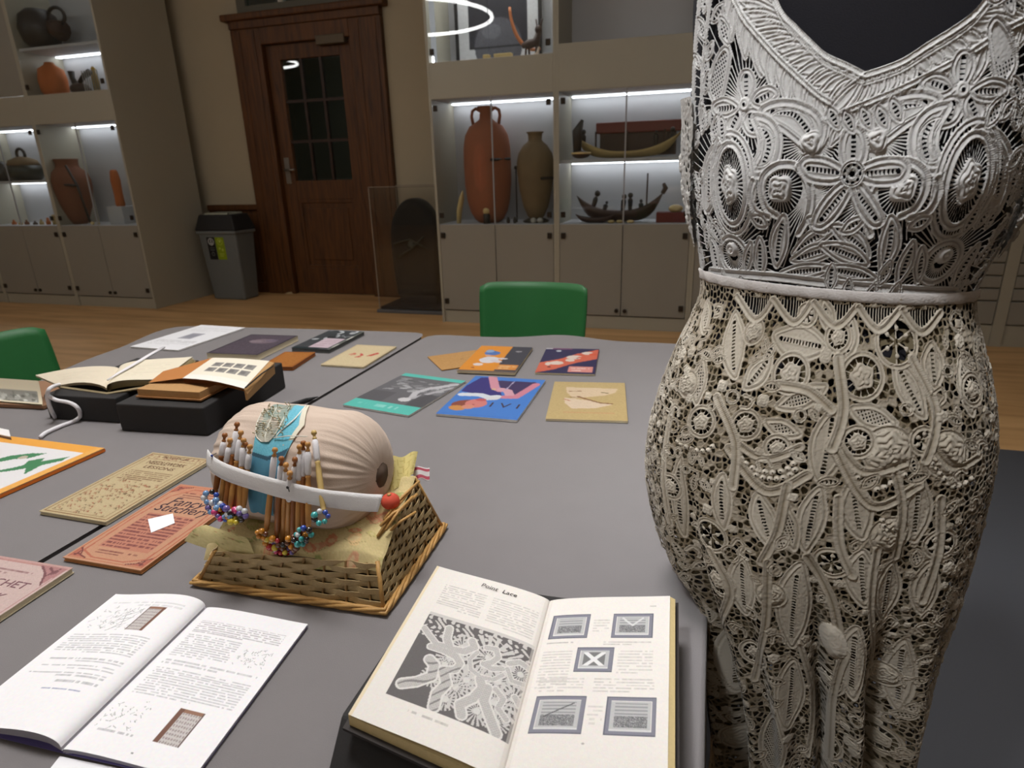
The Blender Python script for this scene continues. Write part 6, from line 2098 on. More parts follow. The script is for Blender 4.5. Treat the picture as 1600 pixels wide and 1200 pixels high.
# white band over the bobbins
def band():
    r = PR + 0.0165
    up_ = [(324, 702), (334, 714), (352, 724), (376, 733), (402, 741), (436, 750), (470, 758), (504, 765), (540, 769), (572, 772), (598, 773)]
    lo_ = [(322, 727), (332, 739), (350, 750), (374, 759), (400, 767), (434, 777), (468, 785), (502, 791), (536, 796), (564, 799), (590, 800)]
    U = spline([hit(*p, r) for p in up_], 4)
    Lo = spline([hit(*p, r) for p in lo_], 4)
    n = len(U)
    vs, fs = [], []
    for i in range(n):
        for p in (U[i], U[i] * 0.75 + Lo[i] * 0.25 + [0, -.0006, 0], U[i] * 0.25 + Lo[i] * 0.75 + [0, -.0006, 0], Lo[i]):
            vs.append(p)
    for i in range(n - 1):
        for j in range(3):
            fs.append((i * 4 + j, i * 4 + j + 1, (i + 1) * 4 + j + 1, (i + 1) * 4 + j))
    o = MB().add(vs, fs).build('elastic_band', mat('white_elastic', rgb(232, 230, 230), 0.8, 0.03, 200, 0.3, 800), None, True)
    md = o.modifiers.new('thick', 'SOLIDIFY')
    md.thickness = 0.0012
    tag(o, 'wide white elastic band holding the bobbins against the lace pillow', 'band')
    b = hit(450, 762, r + 0.001)
    e_ = hit(452, 768, r + 0.012)
    t = thing('black_pin', b, 'black headed pin stuck in the white elastic band', 'pin')
    MB().cyl(b, e_, 0.0006, n=6).build('shaft', M_BLACK, t)
    MB().ball(b + (b - e_) * 0.1, 0.0022, 8, 6).build('head', M_BLACK, t, True)
    b = hit(331, 712, r + 0.001)
    t = thing('blue_pin', b, 'small blue headed pin at the left end of the white band', 'pin')
    MB().cyl(b, b + [0, 0.008, 0], 0.0005, n=6).build('shaft', M_STEEL, t)
    MB().ball(b, 0.0016, 8, 6).build('head', BEADS['blue'], t, True)


band()
# ------------------------------------------------------------------ lace dress on a black dress form
AX = np.array([0.135, 0.714])
_n = -AX / np.linalg.norm(AX)
NV = np.array([_n[0], _n[1], 0.0])                # towards the viewer's side: the front of the dress
SV = np.array([-_n[1], _n[0], 0.0])               # along the shoulders, to the right as seen from the front
SIL = np.array([(-160, 1150, 1600), (-120, 1112, 1640), (-60, 1083, 1652), (0, 1074, 1652), (60, 1074, 1646), (120, 1076, 1638), (180, 1079, 1626), (240, 1083, 1612), (300, 1087, 1596),
                (360, 1094, 1568), (400, 1099, 1547), (440, 1104, 1522), (458, 1103, 1514), (476, 1096, 1514), (500, 1081, 1521), (550, 1057, 1533), (600, 1037, 1545), (650, 1023, 1552), (690, 1016, 1553),
                (750, 1018, 1545), (800, 1029, 1533), (850, 1045, 1520), (900, 1064, 1506), (950, 1084, 1491), (1000, 1100, 1471), (1050, 1108, 1456), (1100, 1113, 1444), (1150, 1117, 1433),
                (1200, 1120, 1424), (1300, 1124, 1408), (1400, 1128, 1394)], float)


def proj(P):
    q = (np.asarray(P, float) - np.array([0, 0, CAM_H])) @ CR
    return np.stack([800 + FPX * q[..., 0] / q[..., 2], 600 + FPX * q[..., 1] / q[..., 2]], -1)


def body_profile():
    zz = np.linspace(0.46, 1.52, 213)
    aa = np.linspace(0.03, 0.34, 400)
    W_, C_ = [], []
    for z in zz:
        c = np.array([AX[0], AX[1], z])
        e = []
        for sg, col in ((-1, 1), (1, 2)):
            p = proj(c + sg * aa[:, None] * SV)
            lim = np.interp(p[:, 1], SIL[:, 0], SIL[:, col])
            ok = (p[:, 0] < lim) if sg < 0 else (p[:, 0] > lim)
            e.append(aa[np.argmax(ok)] if ok.any() else aa[-1])
        W_.append((e[0] + e[1]) / 2)
        C_.append((e[1] - e[0]) / 2)
    sm = lambda A: np.convolve(np.pad(A, 4, 'edge'), np.ones(9) / 9, 'valid')
    return zz, sm(np.array(W_)) * 0.985, sm(np.array(C_))


BZ, BW, BCn = body_profile()
# above the shoulder line the form narrows to a neck
KR = 0.66
TH = np.linspace(-PI, PI, 2001)
_dl = np.hypot(np.cos(TH), KR * np.sin(TH))
_cum = np.concatenate([[0], np.cumsum((_dl[1:] + _dl[:-1]) / 2)])
_cum = _cum / _cum[-1] - 0.5
CREF = 0.92                                       # chart scale: metres round the body for t = 1


def half_w(z):
    z = np.asarray(z, float)
    a = np.interp(z, BZ, BW)
    a = np.where(z < 0.50, np.interp(0.50, BZ, BW) + (0.50 - z) * 0.02, a)
    s = np.clip((z - 1.43) / 0.09, 0, 1)
    return a * (1 - s * s * (3 - 2 * s)) + 0.058 * (s * s * (3 - 2 * s))


def cen(z):
    return np.interp(z, BZ, BCn)


ZBUST = 1.235


def folds(t, z):
    """soft vertical folds of the skirt, deeper towards the hem"""
    g = np.clip((0.98 - z) / 0.30, 0, 1) ** 1.3
    f = np.zeros_like(t)
    for c, w, d in ((-0.115, 0.012, -0.020), (-0.155, 0.014, 0.008), (-0.03, 0.014, 0.010), (0.030, 0.010, -0.012), (0.075, 0.014, 0.008), (0.115, 0.020, -0.014), (0.165, 0.014, 0.006), (-0.20, 0.012, -0.008), (-0.075, 0.018, 0.009)):
        f = f + d * np.exp(-((t - c - 0.02 * (0.9 - z)) / w) ** 2)
    return f * g * (1.3 + 0.9 * np.clip((0.84 - z) / 0.2, 0, 1))


def surf_pt(t, z, off=0.0, fold=True):
    t = np.asarray(t, float)
    z = np.asarray(z, float)
    th = np.interp((t + 0.5) % 1.0 - 0.5, _cum, TH)
    a = half_w(z) + off
    b = half_w(z) * KR * (1 - 0.12 * np.exp(-((z - 1.12) / 0.05) ** 2)) + off
    bust = 0.020 * np.exp(-((z - ZBUST) / 0.055) ** 2) * (np.exp(-((th - 0.55) / 0.36) ** 2) + np.exp(-((th + 0.55) / 0.36) ** 2))
    x = a * np.sin(th) + cen(z)
    y = b * np.cos(th) + bust
    if fold:
        k = folds(t, z)
        x = x + k * np.sin(th)
        y = y + k * np.cos(th)
    P = np.empty(np.broadcast(t, z).shape + (3,))
    P[..., 0] = AX[0] + SV[0] * x + NV[0] * y
    P[..., 1] = AX[1] + SV[1] * x + NV[1] * y
    P[..., 2] = z
    # the skirt is pressed aside by the edge of the table
    g = np.clip((0.79 - P[..., 2]) / 0.08, 0, 1)
    P[..., 0] = np.where(P[..., 0] < 0.032, P[..., 0] + (0.032 - P[..., 0]) * g * 0.92, P[..., 0])
    return P


# photo point -> place on the body (chart U along the circumference in metres, z)
_gt, _gz = np.meshgrid(np.linspace(-0.275, 0.275, 420), np.linspace(0.46, 1.50, 640))
_gp = proj(surf_pt(_gt, _gz, 0.006)).reshape(-1, 2)


def chart(px, py):
    i = int(np.argmin((_gp[:, 0] - px) ** 2 + (_gp[:, 1] - py) ** 2))
    return float(_gt.ravel()[i] * CREF), float(_gz.ravel()[i])


def chs(pts):
    return [chart(*p) for p in pts]


def mir(pts):
    return [(-u, z) for u, z in pts]


def spl2(pts, n=6, closed=False):
    P = [np.array([p[0], p[1], 0.0]) for p in pts]
    if closed:
        P = P + P[:3]
        S = spline(P, n)
        return [(p[0], p[1]) for p in S[n:-(n)]]
    return [(p[0], p[1]) for p in spline(P, n)]


ZW_L, ZW_R = chart(1125, 437)[1], chart(1495, 468)[1]
ZW0 = (ZW_L + ZW_R) / 2
ZWS = (ZW_R - ZW_L)


def zwaist(t):
    return ZW0 + ZWS * 0.5 * np.clip(np.sin(2 * PI * np.asarray(t)), -1, 1)


class Lace:
    """relief map of openwork on the unrolled body: f > 0 is thread, h is its height"""

    def __init__(s, u0, u1, z0, z1, res):
        s.nu, s.nz = int((u1 - u0) / res) + 1, int((z1 - z0) / res) + 1
        s.u = np.linspace(u0, u1, s.nu)
        s.z = np.linspace(z0, z1, s.nz)
        s.U, s.Z = np.meshgrid(s.u, s.z)
        s.f = np.full(s.U.shape, -0.002)
        s.h = np.zeros(s.U.shape)
        s.tint = np.zeros(s.U.shape)
        s.top = np.zeros(s.U.shape)               # how far inside a motif, to keep the ground out
        s.res = res

    def win(s, pts, m):
        a = np.array(pts)
        i0, i1 = np.searchsorted(s.z, [a[:, 1].min() - m, a[:, 1].max() + m])
        j0, j1 = np.searchsorted(s.u, [a[:, 0].min() - m, a[:, 0].max() + m])
        return slice(max(0, i0), min(s.nz, i1)), slice(max(0, j0), min(s.nu, j1))

    def dist(s, pts, m):
        w = s.win(pts, m)
        U, Z = s.U[w], s.Z[w]
        d = np.full(U.shape, 9.0)
        al = np.zeros(U.shape)
        acc = 0.0
        for (x1, y1), (x2, y2) in zip(pts[:-1], pts[1:]):
            ex, ey = x2 - x1, y2 - y1
            L = math.hypot(ex, ey) + 1e-9
            q = np.clip(((U - x1) * ex + (Z - y1) * ey) / (L * L), 0, 1)
            dd = np.hypot(U - x1 - q * ex, Z - y1 - q * ey)
            k = dd < d
            d = np.where(k, dd, d)
            al = np.where(k, acc + q * L, al)
            acc += L
        return w, d, al

    def tape(s, pts, wd, ht=0.0016, pitch=0.0018, groove=True, tint=0.0):
        """woven tape: corded edges, ribbed middle with a darker groove"""
        w, d, al = s.dist(pts, wd)
        F = wd / 2 - d
        x = d / (wd / 2)
        H = ht * (0.55 + 0.45 * np.exp(-((x - 0.78) / 0.16) ** 2) - (0.40 * np.exp(-(x / 0.18) ** 2) if groove else 0) + 0.10 * np.sin(al * 2 * PI / pitch))
        H = np.where(x > 1, 0, H)
        k = F > 0
        s.h[w] = np.where(k, np.maximum(s.h[w] * 0.0, H) + 0.0004 * s.top[w], s.h[w])
        s.top[w] = np.where(k, s.top[w] + 0.5, s.top[w])
        s.tint[w] = np.where(k, tint - (0.42 * np.exp(-(x / 0.22) ** 2) if groove else 0) - 0.25 * np.clip((x - 0.9) / 0.1, 0, 1), s.tint[w])
        s.f[w] = np.maximum(s.f[w], F)
        return s

    def thread(s, pts, wd=0.0012, ht=0.0007, tint=0.0):
        w, d, al = s.dist(pts, wd * 2)
        F = wd / 2 - d
        k = (F > 0) & (s.top[w] < 0.3)
        s.h[w] = np.where(k, np.maximum(s.h[w], ht * (1 - (d / wd) ** 2)), s.h[w])
        s.tint[w] = np.where(k & (s.f[w] <= 0), tint, s.tint[w])
        s.f[w] = np.maximum(s.f[w], F)
        return s

    def inside(s, pts, w):
        U, Z = s.U[w], s.Z[w]
        m = np.zeros(U.shape, bool)
        n = len(pts)
        for i in range(n):
            (x1, y1), (x2, y2) = pts[i], pts[(i + 1) % n]
            if y1 == y2:
                continue
            m ^= ((y1 > Z) != (y2 > Z)) & (U < (x2 - x1) * (Z - y1) / (y2 - y1) + x1)
        return m

    def loop(s, pts, wd=0.0065, fill='cloth', vein=None, ht=0.0016, tint=0.0, holes=True):
        """closed tape with a filling: woven cloth, zigzag ladder or left open"""
        P = spl2(pts, 6, True)
        if fill:
            w, d, al = s.dist(P + [P[0]], 0.05)
            m = s.inside(P, w)
            U, Z = s.U[w], s.Z[w]
            if fill == 'cloth':
                H = 0.0006 + 0.00025 * np.sin(U * 4200) * np.sin(Z * 4200)
                s.f[w] = np.where(m, np.maximum(s.f[w], 0.001), s.f[w])
            else:
                pt = 0.0032
                H = np.full(U.shape, 0.0005)
                bar = np.maximum(0.0007 - np.abs((U + Z * 0.4) % pt - pt / 2), 0.0007 - np.abs((Z - U * 0.4) % (pt * 1.1) - pt * 0.55))
                s.f[w] = np.where(m, np.maximum(np.where(s.top[w] > 0.3, s.f[w], -0.002), bar), s.f[w])
            s.h[w] = np.where(m, H, s.h[w])
            s.tint[w] = np.where(m, tint - 0.06, s.tint[w])
            s.top[w] = np.where(m, 0.4, s.top[w])
            if vein is not None and fill == 'cloth':
                V = spl2(vein, 5) if len(vein) > 2 else vein
                w2, d2, al2 = s.dist(V, 0.004)
                if holes:
                    hole = (d2 < 0.0023) & (np.sin(al2 * 2 * PI / 0.0036) > -0.25)
                    s.f[w2] = np.where(hole, -0.0008 + d2 * 0.3, s.f[w2])
                s.h[w2] += 0.0006 * np.exp(-((d2 - 0.0024) / 0.0007) ** 2)
        s.tape(P + [P[0]], wd, ht, tint=tint)
        return s

    def leaf(s, a, b, wd, tape=0.0055, fill='cloth', tint=0.0, bend=0.0, holes=True):
        a, b = np.array(a), np.array(b)
        d = b - a
        L = np.linalg.norm(d)
        d = d / L
        n = np.array([-d[1], d[0]])
        pts = []
        for q, wv in ((0, 0.1), (0.18, 0.62), (0.42, 1.0), (0.68, 0.86), (0.9, 0.4), (1, 0.08)):
            pts.append(tuple(a + d * L * q + n * (wd / 2 * wv + bend * math.sin(PI * q))))
        for q, wv in ((0.9, 0.4), (0.68, 0.86), (0.42, 1.0), (0.18, 0.62)):
            pts.append(tuple(a + d * L * q - n * (wd / 2 * wv - bend * math.sin(PI * q))))
        v = [tuple(a + d * L * q + n * bend * math.sin(PI * q)) for q in (0.15, 0.4, 0.62, 0.85)]
        return s.loop(pts, tape, fill, v, tint=tint, holes=holes)

    def ell(s, c, ru, rz, n=26, rot=0.0):
        out = []
        for k in range(n):
            a = 2 * PI * k / n
            x, y = ru * math.cos(a), rz * math.sin(a)
            out.append((c[0] + x * math.cos(rot) - y * math.sin(rot), c[1] + x * math.sin(rot) + y * math.cos(rot)))
        return out

    def disc(s, c, ru, rz, ht=0.003, rings=2.5, tint=0.0, petals=0):
        """raised knot or rose"""
        w = s.win([(c[0] - ru, c[1] - rz), (c[0] + ru, c[1] + rz)], 0.002)
        x, y = (s.U[w] - c[0]) / ru, (s.Z[w] - c[1]) / rz
        r = np.hypot(x, y)
        an = np.arctan2(y, x)
        rr = r * (1 + (0.10 * np.cos(petals * an) if petals else 0))
        k = rr < 1
        H = ht * (np.sqrt(np.clip(1 - rr * rr, 0, 1)) * 0.6 + 0.4 * np.abs(np.cos(rr * PI * rings + (0.5 * np.sin(petals * an + rr * 4) if petals else 0))))
        s.h[w] = np.where(k, H, s.h[w])
        s.f[w] = np.where(k, np.maximum(s.f[w], (1 - rr) * min(ru, rz)), s.f[w])
        s.top[w] = np.where(k, 0.6, s.top[w])
        s.tint[w] = np.where(k, tint, s.tint[w])
        return s

    def clear(s, c, ru, rz):
        w = s.win([(c[0] - ru, c[1] - rz), (c[0] + ru, c[1] + rz)], 0.001)
        r = np.hypot((s.U[w] - c[0]) / ru, (s.Z[w] - c[1]) / rz)
        k = r < 1
        s.f[w] = np.where(k, np.minimum(s.f[w], (r - 1) * min(ru, rz)), s.f[w])
        s.top[w] = np.where(k, 0.8, s.top[w])
        return s

    def wheel(s, c, ru, rz, n, inner=0.3, wd=0.0011, rot=0.0):
        """radiating bars between a core and its ring"""
        w = s.win([(c[0] - ru, c[1] - rz), (c[0] + ru, c[1] + rz)], 0.001)
        x, y = (s.U[w] - c[0]), (s.Z[w] - c[1])
        r = np.hypot(x / ru, y / rz)
        an = np.arctan2(y / rz, x / ru)
        dl = np.abs((an * n / (2 * PI) + rot) % 1 - 0.5) * 2 * PI / n * np.hypot(x, y)
        F = wd / 2 - dl
        k = (r < 1) & (r > inner)
        s.f[w] = np.where(k, F, s.f[w])
        s.h[w] = np.where(k, 0.0006 * np.clip(F / (wd / 2), 0, 1), s.h[w])
        s.top[w] = np.where(k, 0.35, s.top[w])
        s.tint[w] = np.where(k, -0.02, s.tint[w])
        return s

    def rosette(s, c, r, tint=0.0, kind=0):
        if kind == 0:
            s.clear(c, r, r).wheel(c, r, r, 14, 0.4)
            s.disc(c, r * 0.58, r * 0.58, 0.0035, 2.2, tint, 5)
        elif kind == 1:
            s.clear(c, r, r).wheel(c, r, r, 6, 0.1, 0.0016)
            for k in range(6):
                a = 2 * PI * k / 6 + 0.5
                s.disc((c[0] + r * 0.55 * math.cos(a), c[1] + r * 0.55 * math.sin(a)), 0.0024, 0.0024, 0.0025, 1, tint + 0.1)
        else:
            s.disc(c, r * 0.95, r * 0.95, 0.0045, 3.2, tint, 6)
        P = s.ell(c, r, r)
        s.tape(P + [P[0]], 0.0052, 0.0018, tint=tint)
        return s

    def ringlets(s, pts, r=0.0030, tint=0.1):
        P = spl2(pts, 12)
        acc, last = 0.0, None
        for k in range(len(P) - 1):
            acc += math.hypot(P[k + 1][0] - P[k][0], P[k + 1][1] - P[k][1])
            if last is None or acc - last > r * 1.95:
                last = acc
                c = P[k]
                s.disc(c, r, r, 0.0030, 0.5, tint)
                s.clear(c, r * 0.38, r * 0.38)
        return s

    def ground_bars(s, cents, wd=0.0010):
        """bars that run out from the nearest centre wherever no motif lies"""
        best = np.full(s.U.shape, 9.0)
        F = np.full(s.U.shape, -0.002)
        for (cu, cz, n) in cents:
            x, y = s.U - cu, s.Z - cz
            r = np.hypot(x, y)
            an = np.arctan2(y, x)
            dl = np.abs((an * n / (2 * PI)) % 1 - 0.5) * 2 * PI / n * r
            k = r < best
            best = np.where(k, r, best)
            F = np.where(k, wd / 2 - dl, F)
        k = s.top < 0.3
        s.f = np.where(k, np.maximum(s.f, F), s.f)
        s.h = np.where(k, np.maximum(s.h, 0.0005 * np.clip(F / (wd / 2), 0, 1)), s.h)
        return s

    def ground_net(s, cell, wd, seed, tint=-0.25, fillp=0.25):
        """irregular crochet net; some meshes are closed with plain work"""
        r = np.random.default_rng(seed)
        ci, cj = np.floor(s.U / cell).astype(int), np.floor(s.Z / cell).astype(int)
        i0, j0 = ci.min() - 2, cj.min() - 2
        n1, n2 = ci.max() - i0 + 3, cj.max() - j0 + 3
        jx, jy, fl = r.uniform(0.1, 0.9, (n1, n2)), r.uniform(0.1, 0.9, (n1, n2)), r.random((n1, n2))
        d1 = np.full(s.U.shape, 9.0)
        d2 = np.full(s.U.shape, 9.0)
        fill = np.zeros(s.U.shape)
        for a in (-1, 0, 1):
            for b in (-1, 0, 1):
                ii, jj = ci + a - i0, cj + b - j0
                d = np.hypot(s.U - (ci + a + jx[ii, jj]) * cell, s.Z - (cj + b + jy[ii, jj]) * cell)
                k = d < d1
                d2 = np.where(k, d1, np.minimum(d2, d))
                fill = np.where(k, fl[ii, jj], fill)
                d1 = np.where(k, d, d1)
        e = (d2 - d1) / 2
        F = wd / 2 - e
        solid = fill < fillp
        F = np.where(solid, 0.001, F)
        H = 0.0004 + 0.0009 * np.clip(1 - e / wd, 0, 1) + np.where(solid, 0.0005 * np.abs(np.sin(d1 * 2600)), 0)
        k = s.top < 0.3
        s.f = np.where(k, np.maximum(s.f, F), s.f)
        s.h = np.where(k, np.maximum(s.h, H), s.h)
        s.tint = np.where(k, tint * (0.5 + fill), s.tint)
        return s

    def rough(s, amp, seed):
        r = np.random.default_rng(seed)
        n = r.normal(0, 1, s.f.shape)
        k = np.ones(3) / 3
        n = np.apply_along_axis(lambda a: np.convolve(a, k, 'same'), 0, n)
        n = np.apply_along_axis(lambda a: np.convolve(a, k, 'same'), 1, n)
        s.h = s.h + amp * n
        return s

    def build(s, name, parent, m, c0, c1, off=0.004, cut=None, fold=True, place=None):
        """clip the sheet along f = 0 and raise it by h"""
        f = s.f.copy()
        if cut is not None:
            f = np.minimum(f, cut)
        t = s.U / CREF
        if place is None:
            P = surf_pt(t, s.Z, off + s.h, fold)
        else:
            P = place(t, s.Z, off + s.h)
        P = P.reshape(-1, 3)
        T = s.tint.reshape(-1)
        fv = f.reshape(-1)
        fv = np.where(np.abs(fv) < 1e-7, 1e-7, fv)
        i = np.arange(s.nz * s.nu).reshape(s.nz, s.nu)
        tr = np.concatenate([np.stack([i[:-1, :-1], i[:-1, 1:], i[1:, 1:]], -1).reshape(-1, 3), np.stack([i[:-1, :-1], i[1:, 1:], i[1:, :-1]], -1).reshape(-1, 3)])
        s_in = fv[tr] > 0
        cnt = s_in.sum(1)
        full = tr[cnt == 3]
        ea, eb, tris, kinds = [], [], [], []
        for c in (1, 2):
            q = tr[cnt == c]
            si = s_in[cnt == c]
            lone = np.argmax(si if c == 1 else ~si, 1)
            r_ = np.arange(len(q))
            a, b, d = q[r_, lone], q[r_, (lone + 1) % 3], q[r_, (lone + 2) % 3]
            tris.append((a, b, d))
        N = len(fv)
        edges = np.concatenate([np.stack([tris[0][0], tris[0][1]], 1), np.stack([tris[0][0], tris[0][2]], 1), np.stack([tris[1][0], tris[1][1]], 1), np.stack([tris[1][0], tris[1][2]], 1)])
        lo, hi = edges.min(1), edges.max(1)
        key, inv = np.unique(lo.astype(np.int64) * N + hi, return_inverse=True)
        ka, kb = key // N, key % N
        w = (fv[ka] / (fv[ka] - fv[kb]))[:, None]
        PE = P[ka] * (1 - w) + P[kb] * w
        TE = T[ka] * (1 - w[:, 0]) + T[kb] * w[:, 0]
        n1, n2 = len(tris[0][0]), len(tris[1][0])
        e1, e2 = N + inv[:n1], N + inv[n1:2 * n1]
        g1, g2 = N + inv[2 * n1:2 * n1 + n2], N + inv[2 * n1 + n2:]
        faces = [full, np.stack([tris[0][0], e1, e2], 1), np.stack([g1, tris[1][1], tris[1][2]], 1), np.stack([g1, tris[1][2], g2], 1)]
        Fc = np.concatenate(faces)
        V = np.concatenate([P, PE])
        TT = np.concatenate([T, TE])
        used, inv2 = np.unique(Fc, return_inverse=True)
        Fc = inv2.reshape(-1, 3)
        V, TT = V[used], TT[used]
        c0, c1 = lin(np.array(c0) / 255.0), lin(np.array(c1) / 255.0)
        mixf = np.clip(0.5 - TT, 0, 1)[:, None]
        C = c0 * (1 - mixf) + c1 * mixf
        return link(name, np_mesh(name, V, Fc, C), m, parent, True)


M_LACE = mat_col('lace_cotton', 0.9, 0.15, 0.0, 900, 0.15)

# the black form itself
form = thing('dress_form', (AX[0], AX[1], 0.006), 'black dress form on a pole, showing at neck and armhole of the lace dress', 'mannequin')


def form_body():
    zs = np.concatenate([np.linspace(0.74, 1.42, 70), np.linspace(1.425, 1.58, 30)])
    ts = np.linspace(-0.5, 0.5, 97)[:-1]
    T, Z = np.meshgrid(ts, zs)
    P = surf_pt(T, Z, -0.005 - 0.030 * np.clip((1.02 - Z) / 0.28, 0, 1), False)
    V = P.reshape(-1, 3)
    nz, nt = T.shape
    i = np.arange(nz * nt).reshape(nz, nt)
    F = np.stack([i[:-1, :], np.roll(i, -1, 1)[:-1, :], np.roll(i, -1, 1)[1:, :], i[1:, :]], -1).reshape(-1, 4)
    me = np_mesh('torso', V, F)
    link('torso', me, mat('black_jersey', rgb(27, 26, 30), 0.95, 0.08, 200, 0.15, 900, spec=0.2), form, True)
    c = P[-1].mean(0)
    MB().lathe([(0.056, -0.004), (0.058, 0.004), (0.05, 0.010), (0.0001, 0.012)], 28, tuple(c), sx=1.0, sy=0.8).build('neck_cap', M_BLACK, form, True)
    MB().cyl((AX[0] + .02, AX[1], 0.03), (AX[0] + .02, AX[1], 0.80), 0.016, n=16).build('pole', M_STEEL, form, True)
    MB().lathe([(0.17, 0.0), (0.17, 0.010), (0.15, 0.02), (0.03, 0.035), (0.02, 0.05)], 32, (AX[0] + .02, AX[1], 0.0065)).build('base', M_BLACK, form, True)


form_body()
dress = thing('lace_dress', (AX[0], AX[1], 0.20), 'cream lace dress with floral tape lace bodice and crochet skirt, on the black form', 'dress')


def bodice():
    L = Lace(-0.252, 0.252, ZW0 - 0.02, 1.50, 0.00072)
    both = lambda fn, pts: (fn(chs(pts)), fn(mir(chs(pts))))
    cents = [chart(1138, 290), chart(1217, 292), chart(1162, 163), chart(1143, 395), chart(1266, 222), chart(1262, 310)]
    G = [(u, z, 54) for u, z in cents] + [(-u, z, 54) for u, z in cents] + [(*chart(1330, 272), 44), (*chart(1318, 420), 40)]
    # neckline border
    edge = spl2(chs([(1206, -14), (1222, 20), (1245, 45), (1268, 67), (1292, 87), (1322, 103), (1352, 118)]), 5)
    edge_r = spl2(chs([(1352, 118), (1380, 108), (1412, 94), (1450, 72), (1490, 45), (1522, 20), (1552, -12)]), 5)
    vein = spl2(chs([(1140, -14), (1160, 25), (1185, 57), (1215, 90), (1248, 122), (1285, 152), (1322, 172)]), 5)
    vein_r = spl2(chs([(1612, 26), (1565, 52), (1510, 85), (1460, 112), (1410, 138), (1360, 158), (1312, 178), (1286, 190)]), 5)
    for e, v, sg in ((edge, vein, 1), (edge_r[::-1], vein_r, -1)):
        n = 17
        at_ = lambda A, q: np.array(A[int(round(min(1, max(0, q)) * (len(A) - 1)))])
        for k in range(n):
            q = k / (n - 1)
            a, a2 = at_(v, q), at_(v, q + 0.06)
            T = (a2 - a) if q < 0.97 else (a - at_(v, q - 0.06))
            T = T / (np.linalg.norm(T) + 1e-9)
            N = np.array([T[1], -T[0]]) * sg
            b = at_(e, q * 0.92 + 0.20)
            for f0, f1 in ((0.04, 0.93),):
                L.leaf(tuple(a + (b - a) * f0), tuple(a + (b - a) * f1), 0.0098, 0.0040, 'cloth', 0.12, 0.0008 * sg, holes=False)
            L.leaf(tuple(a), tuple(a + T * (0.020 + 0.004 * (k % 3)) + N * (0.017 + 0.004 * (k % 2))), 0.0090, 0.0040, 'cloth', 0.08, -0.0008 * sg, holes=False)
            c_ = a + (b - a) * 0.5
            L.thread([tuple(c_ - T * 0.006 + N * 0.002), tuple(c_ + T * 0.010 - N * 0.004)], 0.0016, 0.0012, 0.12)
        L.tape(v, 0.0048, 0.0026, groove=False, tint=0.14)
    for e in (edge, edge_r):
        L.tape(e, 0.0052, 0.0022, groove=False, tint=0.14)
        L.tape([(u, z - 0.0065) for u, z in e], 0.0030, 0.0018, groove=False, tint=0.10)
    # left strap and armhole edge
    arm = chs([(1094, -14), (1087, 40), (1083, 90), (1081, 140), (1082, 190)])
    for pts in (arm, mir(arm)):
        L.tape(spl2(pts, 5), 0.0065, 0.0018, tint=0.05)
    arm2 = chs([(1110, -14), (1101, 50), (1095, 110), (1093, 160)])
    for pts in (arm2, mir(arm2)):
        L.tape(spl2(pts, 5), 0.0050, 0.0016, tint=0.03)
    for pts in ([(1118, 165), (1106, 140), (1112, 104), (1128, 74), (1137, 84), (1134, 118), (1126, 150)],):
        c = chs(pts)
        L.loop(c, 0.005, 'zig').loop(mir(c), 0.005, 'zig')
    # side flowers with big drooping petals
    petals = [([(1160, 156), (1152, 134), (1157, 114), (1170, 112), (1176, 130), (1170, 152)], [(1164, 120), (1164, 148)]),
              ([(1172, 158), (1183, 143), (1203, 137), (1213, 147), (1200, 161), (1184, 166)], [(1182, 158), (1203, 147)]),
              ([(1165, 174), (1180, 172), (1188, 190), (1181, 210), (1166, 208), (1159, 190)], [(1170, 180), (1174, 202)]),
              ([(1154, 172), (1141, 175), (1131, 192), (1137, 210), (1150, 203), (1157, 188)], [(1150, 180), (1140, 200)]),
              ([(1149, 163), (1130, 154), (1112, 162), (1114, 178), (1132, 182), (1148, 172)], [(1144, 168), (1120, 170)]),
              ([(1188, 172), (1212, 162), (1244, 163), (1272, 176), (1285, 200), (1280, 226), (1264, 232), (1244, 218), (1220, 200), (1200, 186)], [(1205, 176), (1240, 180), (1262, 202)]),
              ([(1176, 182), (1200, 186), (1214, 208), (1215, 238), (1204, 262), (1186, 276), (1172, 268), (1184, 240), (1186, 210)], [(1192, 200), (1200, 225), (1192, 255)]),
              ([(1130, 216), (1110, 232), (1098, 262), (1096, 300), (1100, 330), (1110, 320), (1112, 280), (1122, 250), (1140, 228)], [(1108, 250), (1104, 310)])]
    for o_, v in petals:
        c, vv = chs(o_), chs(v)
        big = len(o_) > 6
        L.loop(c, 0.0075 if big else 0.0048, 'cloth', vv).loop(mir(c), 0.0075 if big else 0.0048, 'cloth', mir(vv))
        if big and len(o_) > 8:
            cc = np.array(c)
            m_ = cc.mean(0)
            inn = [tuple(m_ + (p - m_) * 0.66) for p in cc]
            L.tape(spl2(inn, 5, True), 0.0028, 0.0013).tape(spl2(mir(inn), 5, True), 0.0028, 0.0013)
    for c in (chart(1162, 163), (-chart(1162, 163)[0], chart(1162, 163)[1])):
        L.disc(c, 0.006, 0.006, 0.003, 1.2).clear(c, 0.0020, 0.0020)
    # oval wheels at the sides
    for sg in (1, -1):
        u, z = chart(1138, 290)
        c = (sg * u, z)
        L.clear(c, 0.021, 0.036).wheel(c, 0.021, 0.036, 40, 0.4, 0.0011)
        L.disc(c, 0.0105, 0.017, 0.004, 3.0, 0.02, 5)
        P = L.ell(c, 0.021, 0.036)
        L.tape(P + P[:1], 0.0072, 0.0020)
        P = L.ell(c, 0.0295, 0.046)
        L.tape(P + P[:1], 0.0058, 0.0018)
        # spirals
        u, z = chart(1217, 294)
        c = (sg * u, z)
        L.clear(c, 0.021, 0.022).wheel(c, 0.021, 0.022, 34, 0.5, 0.0011)
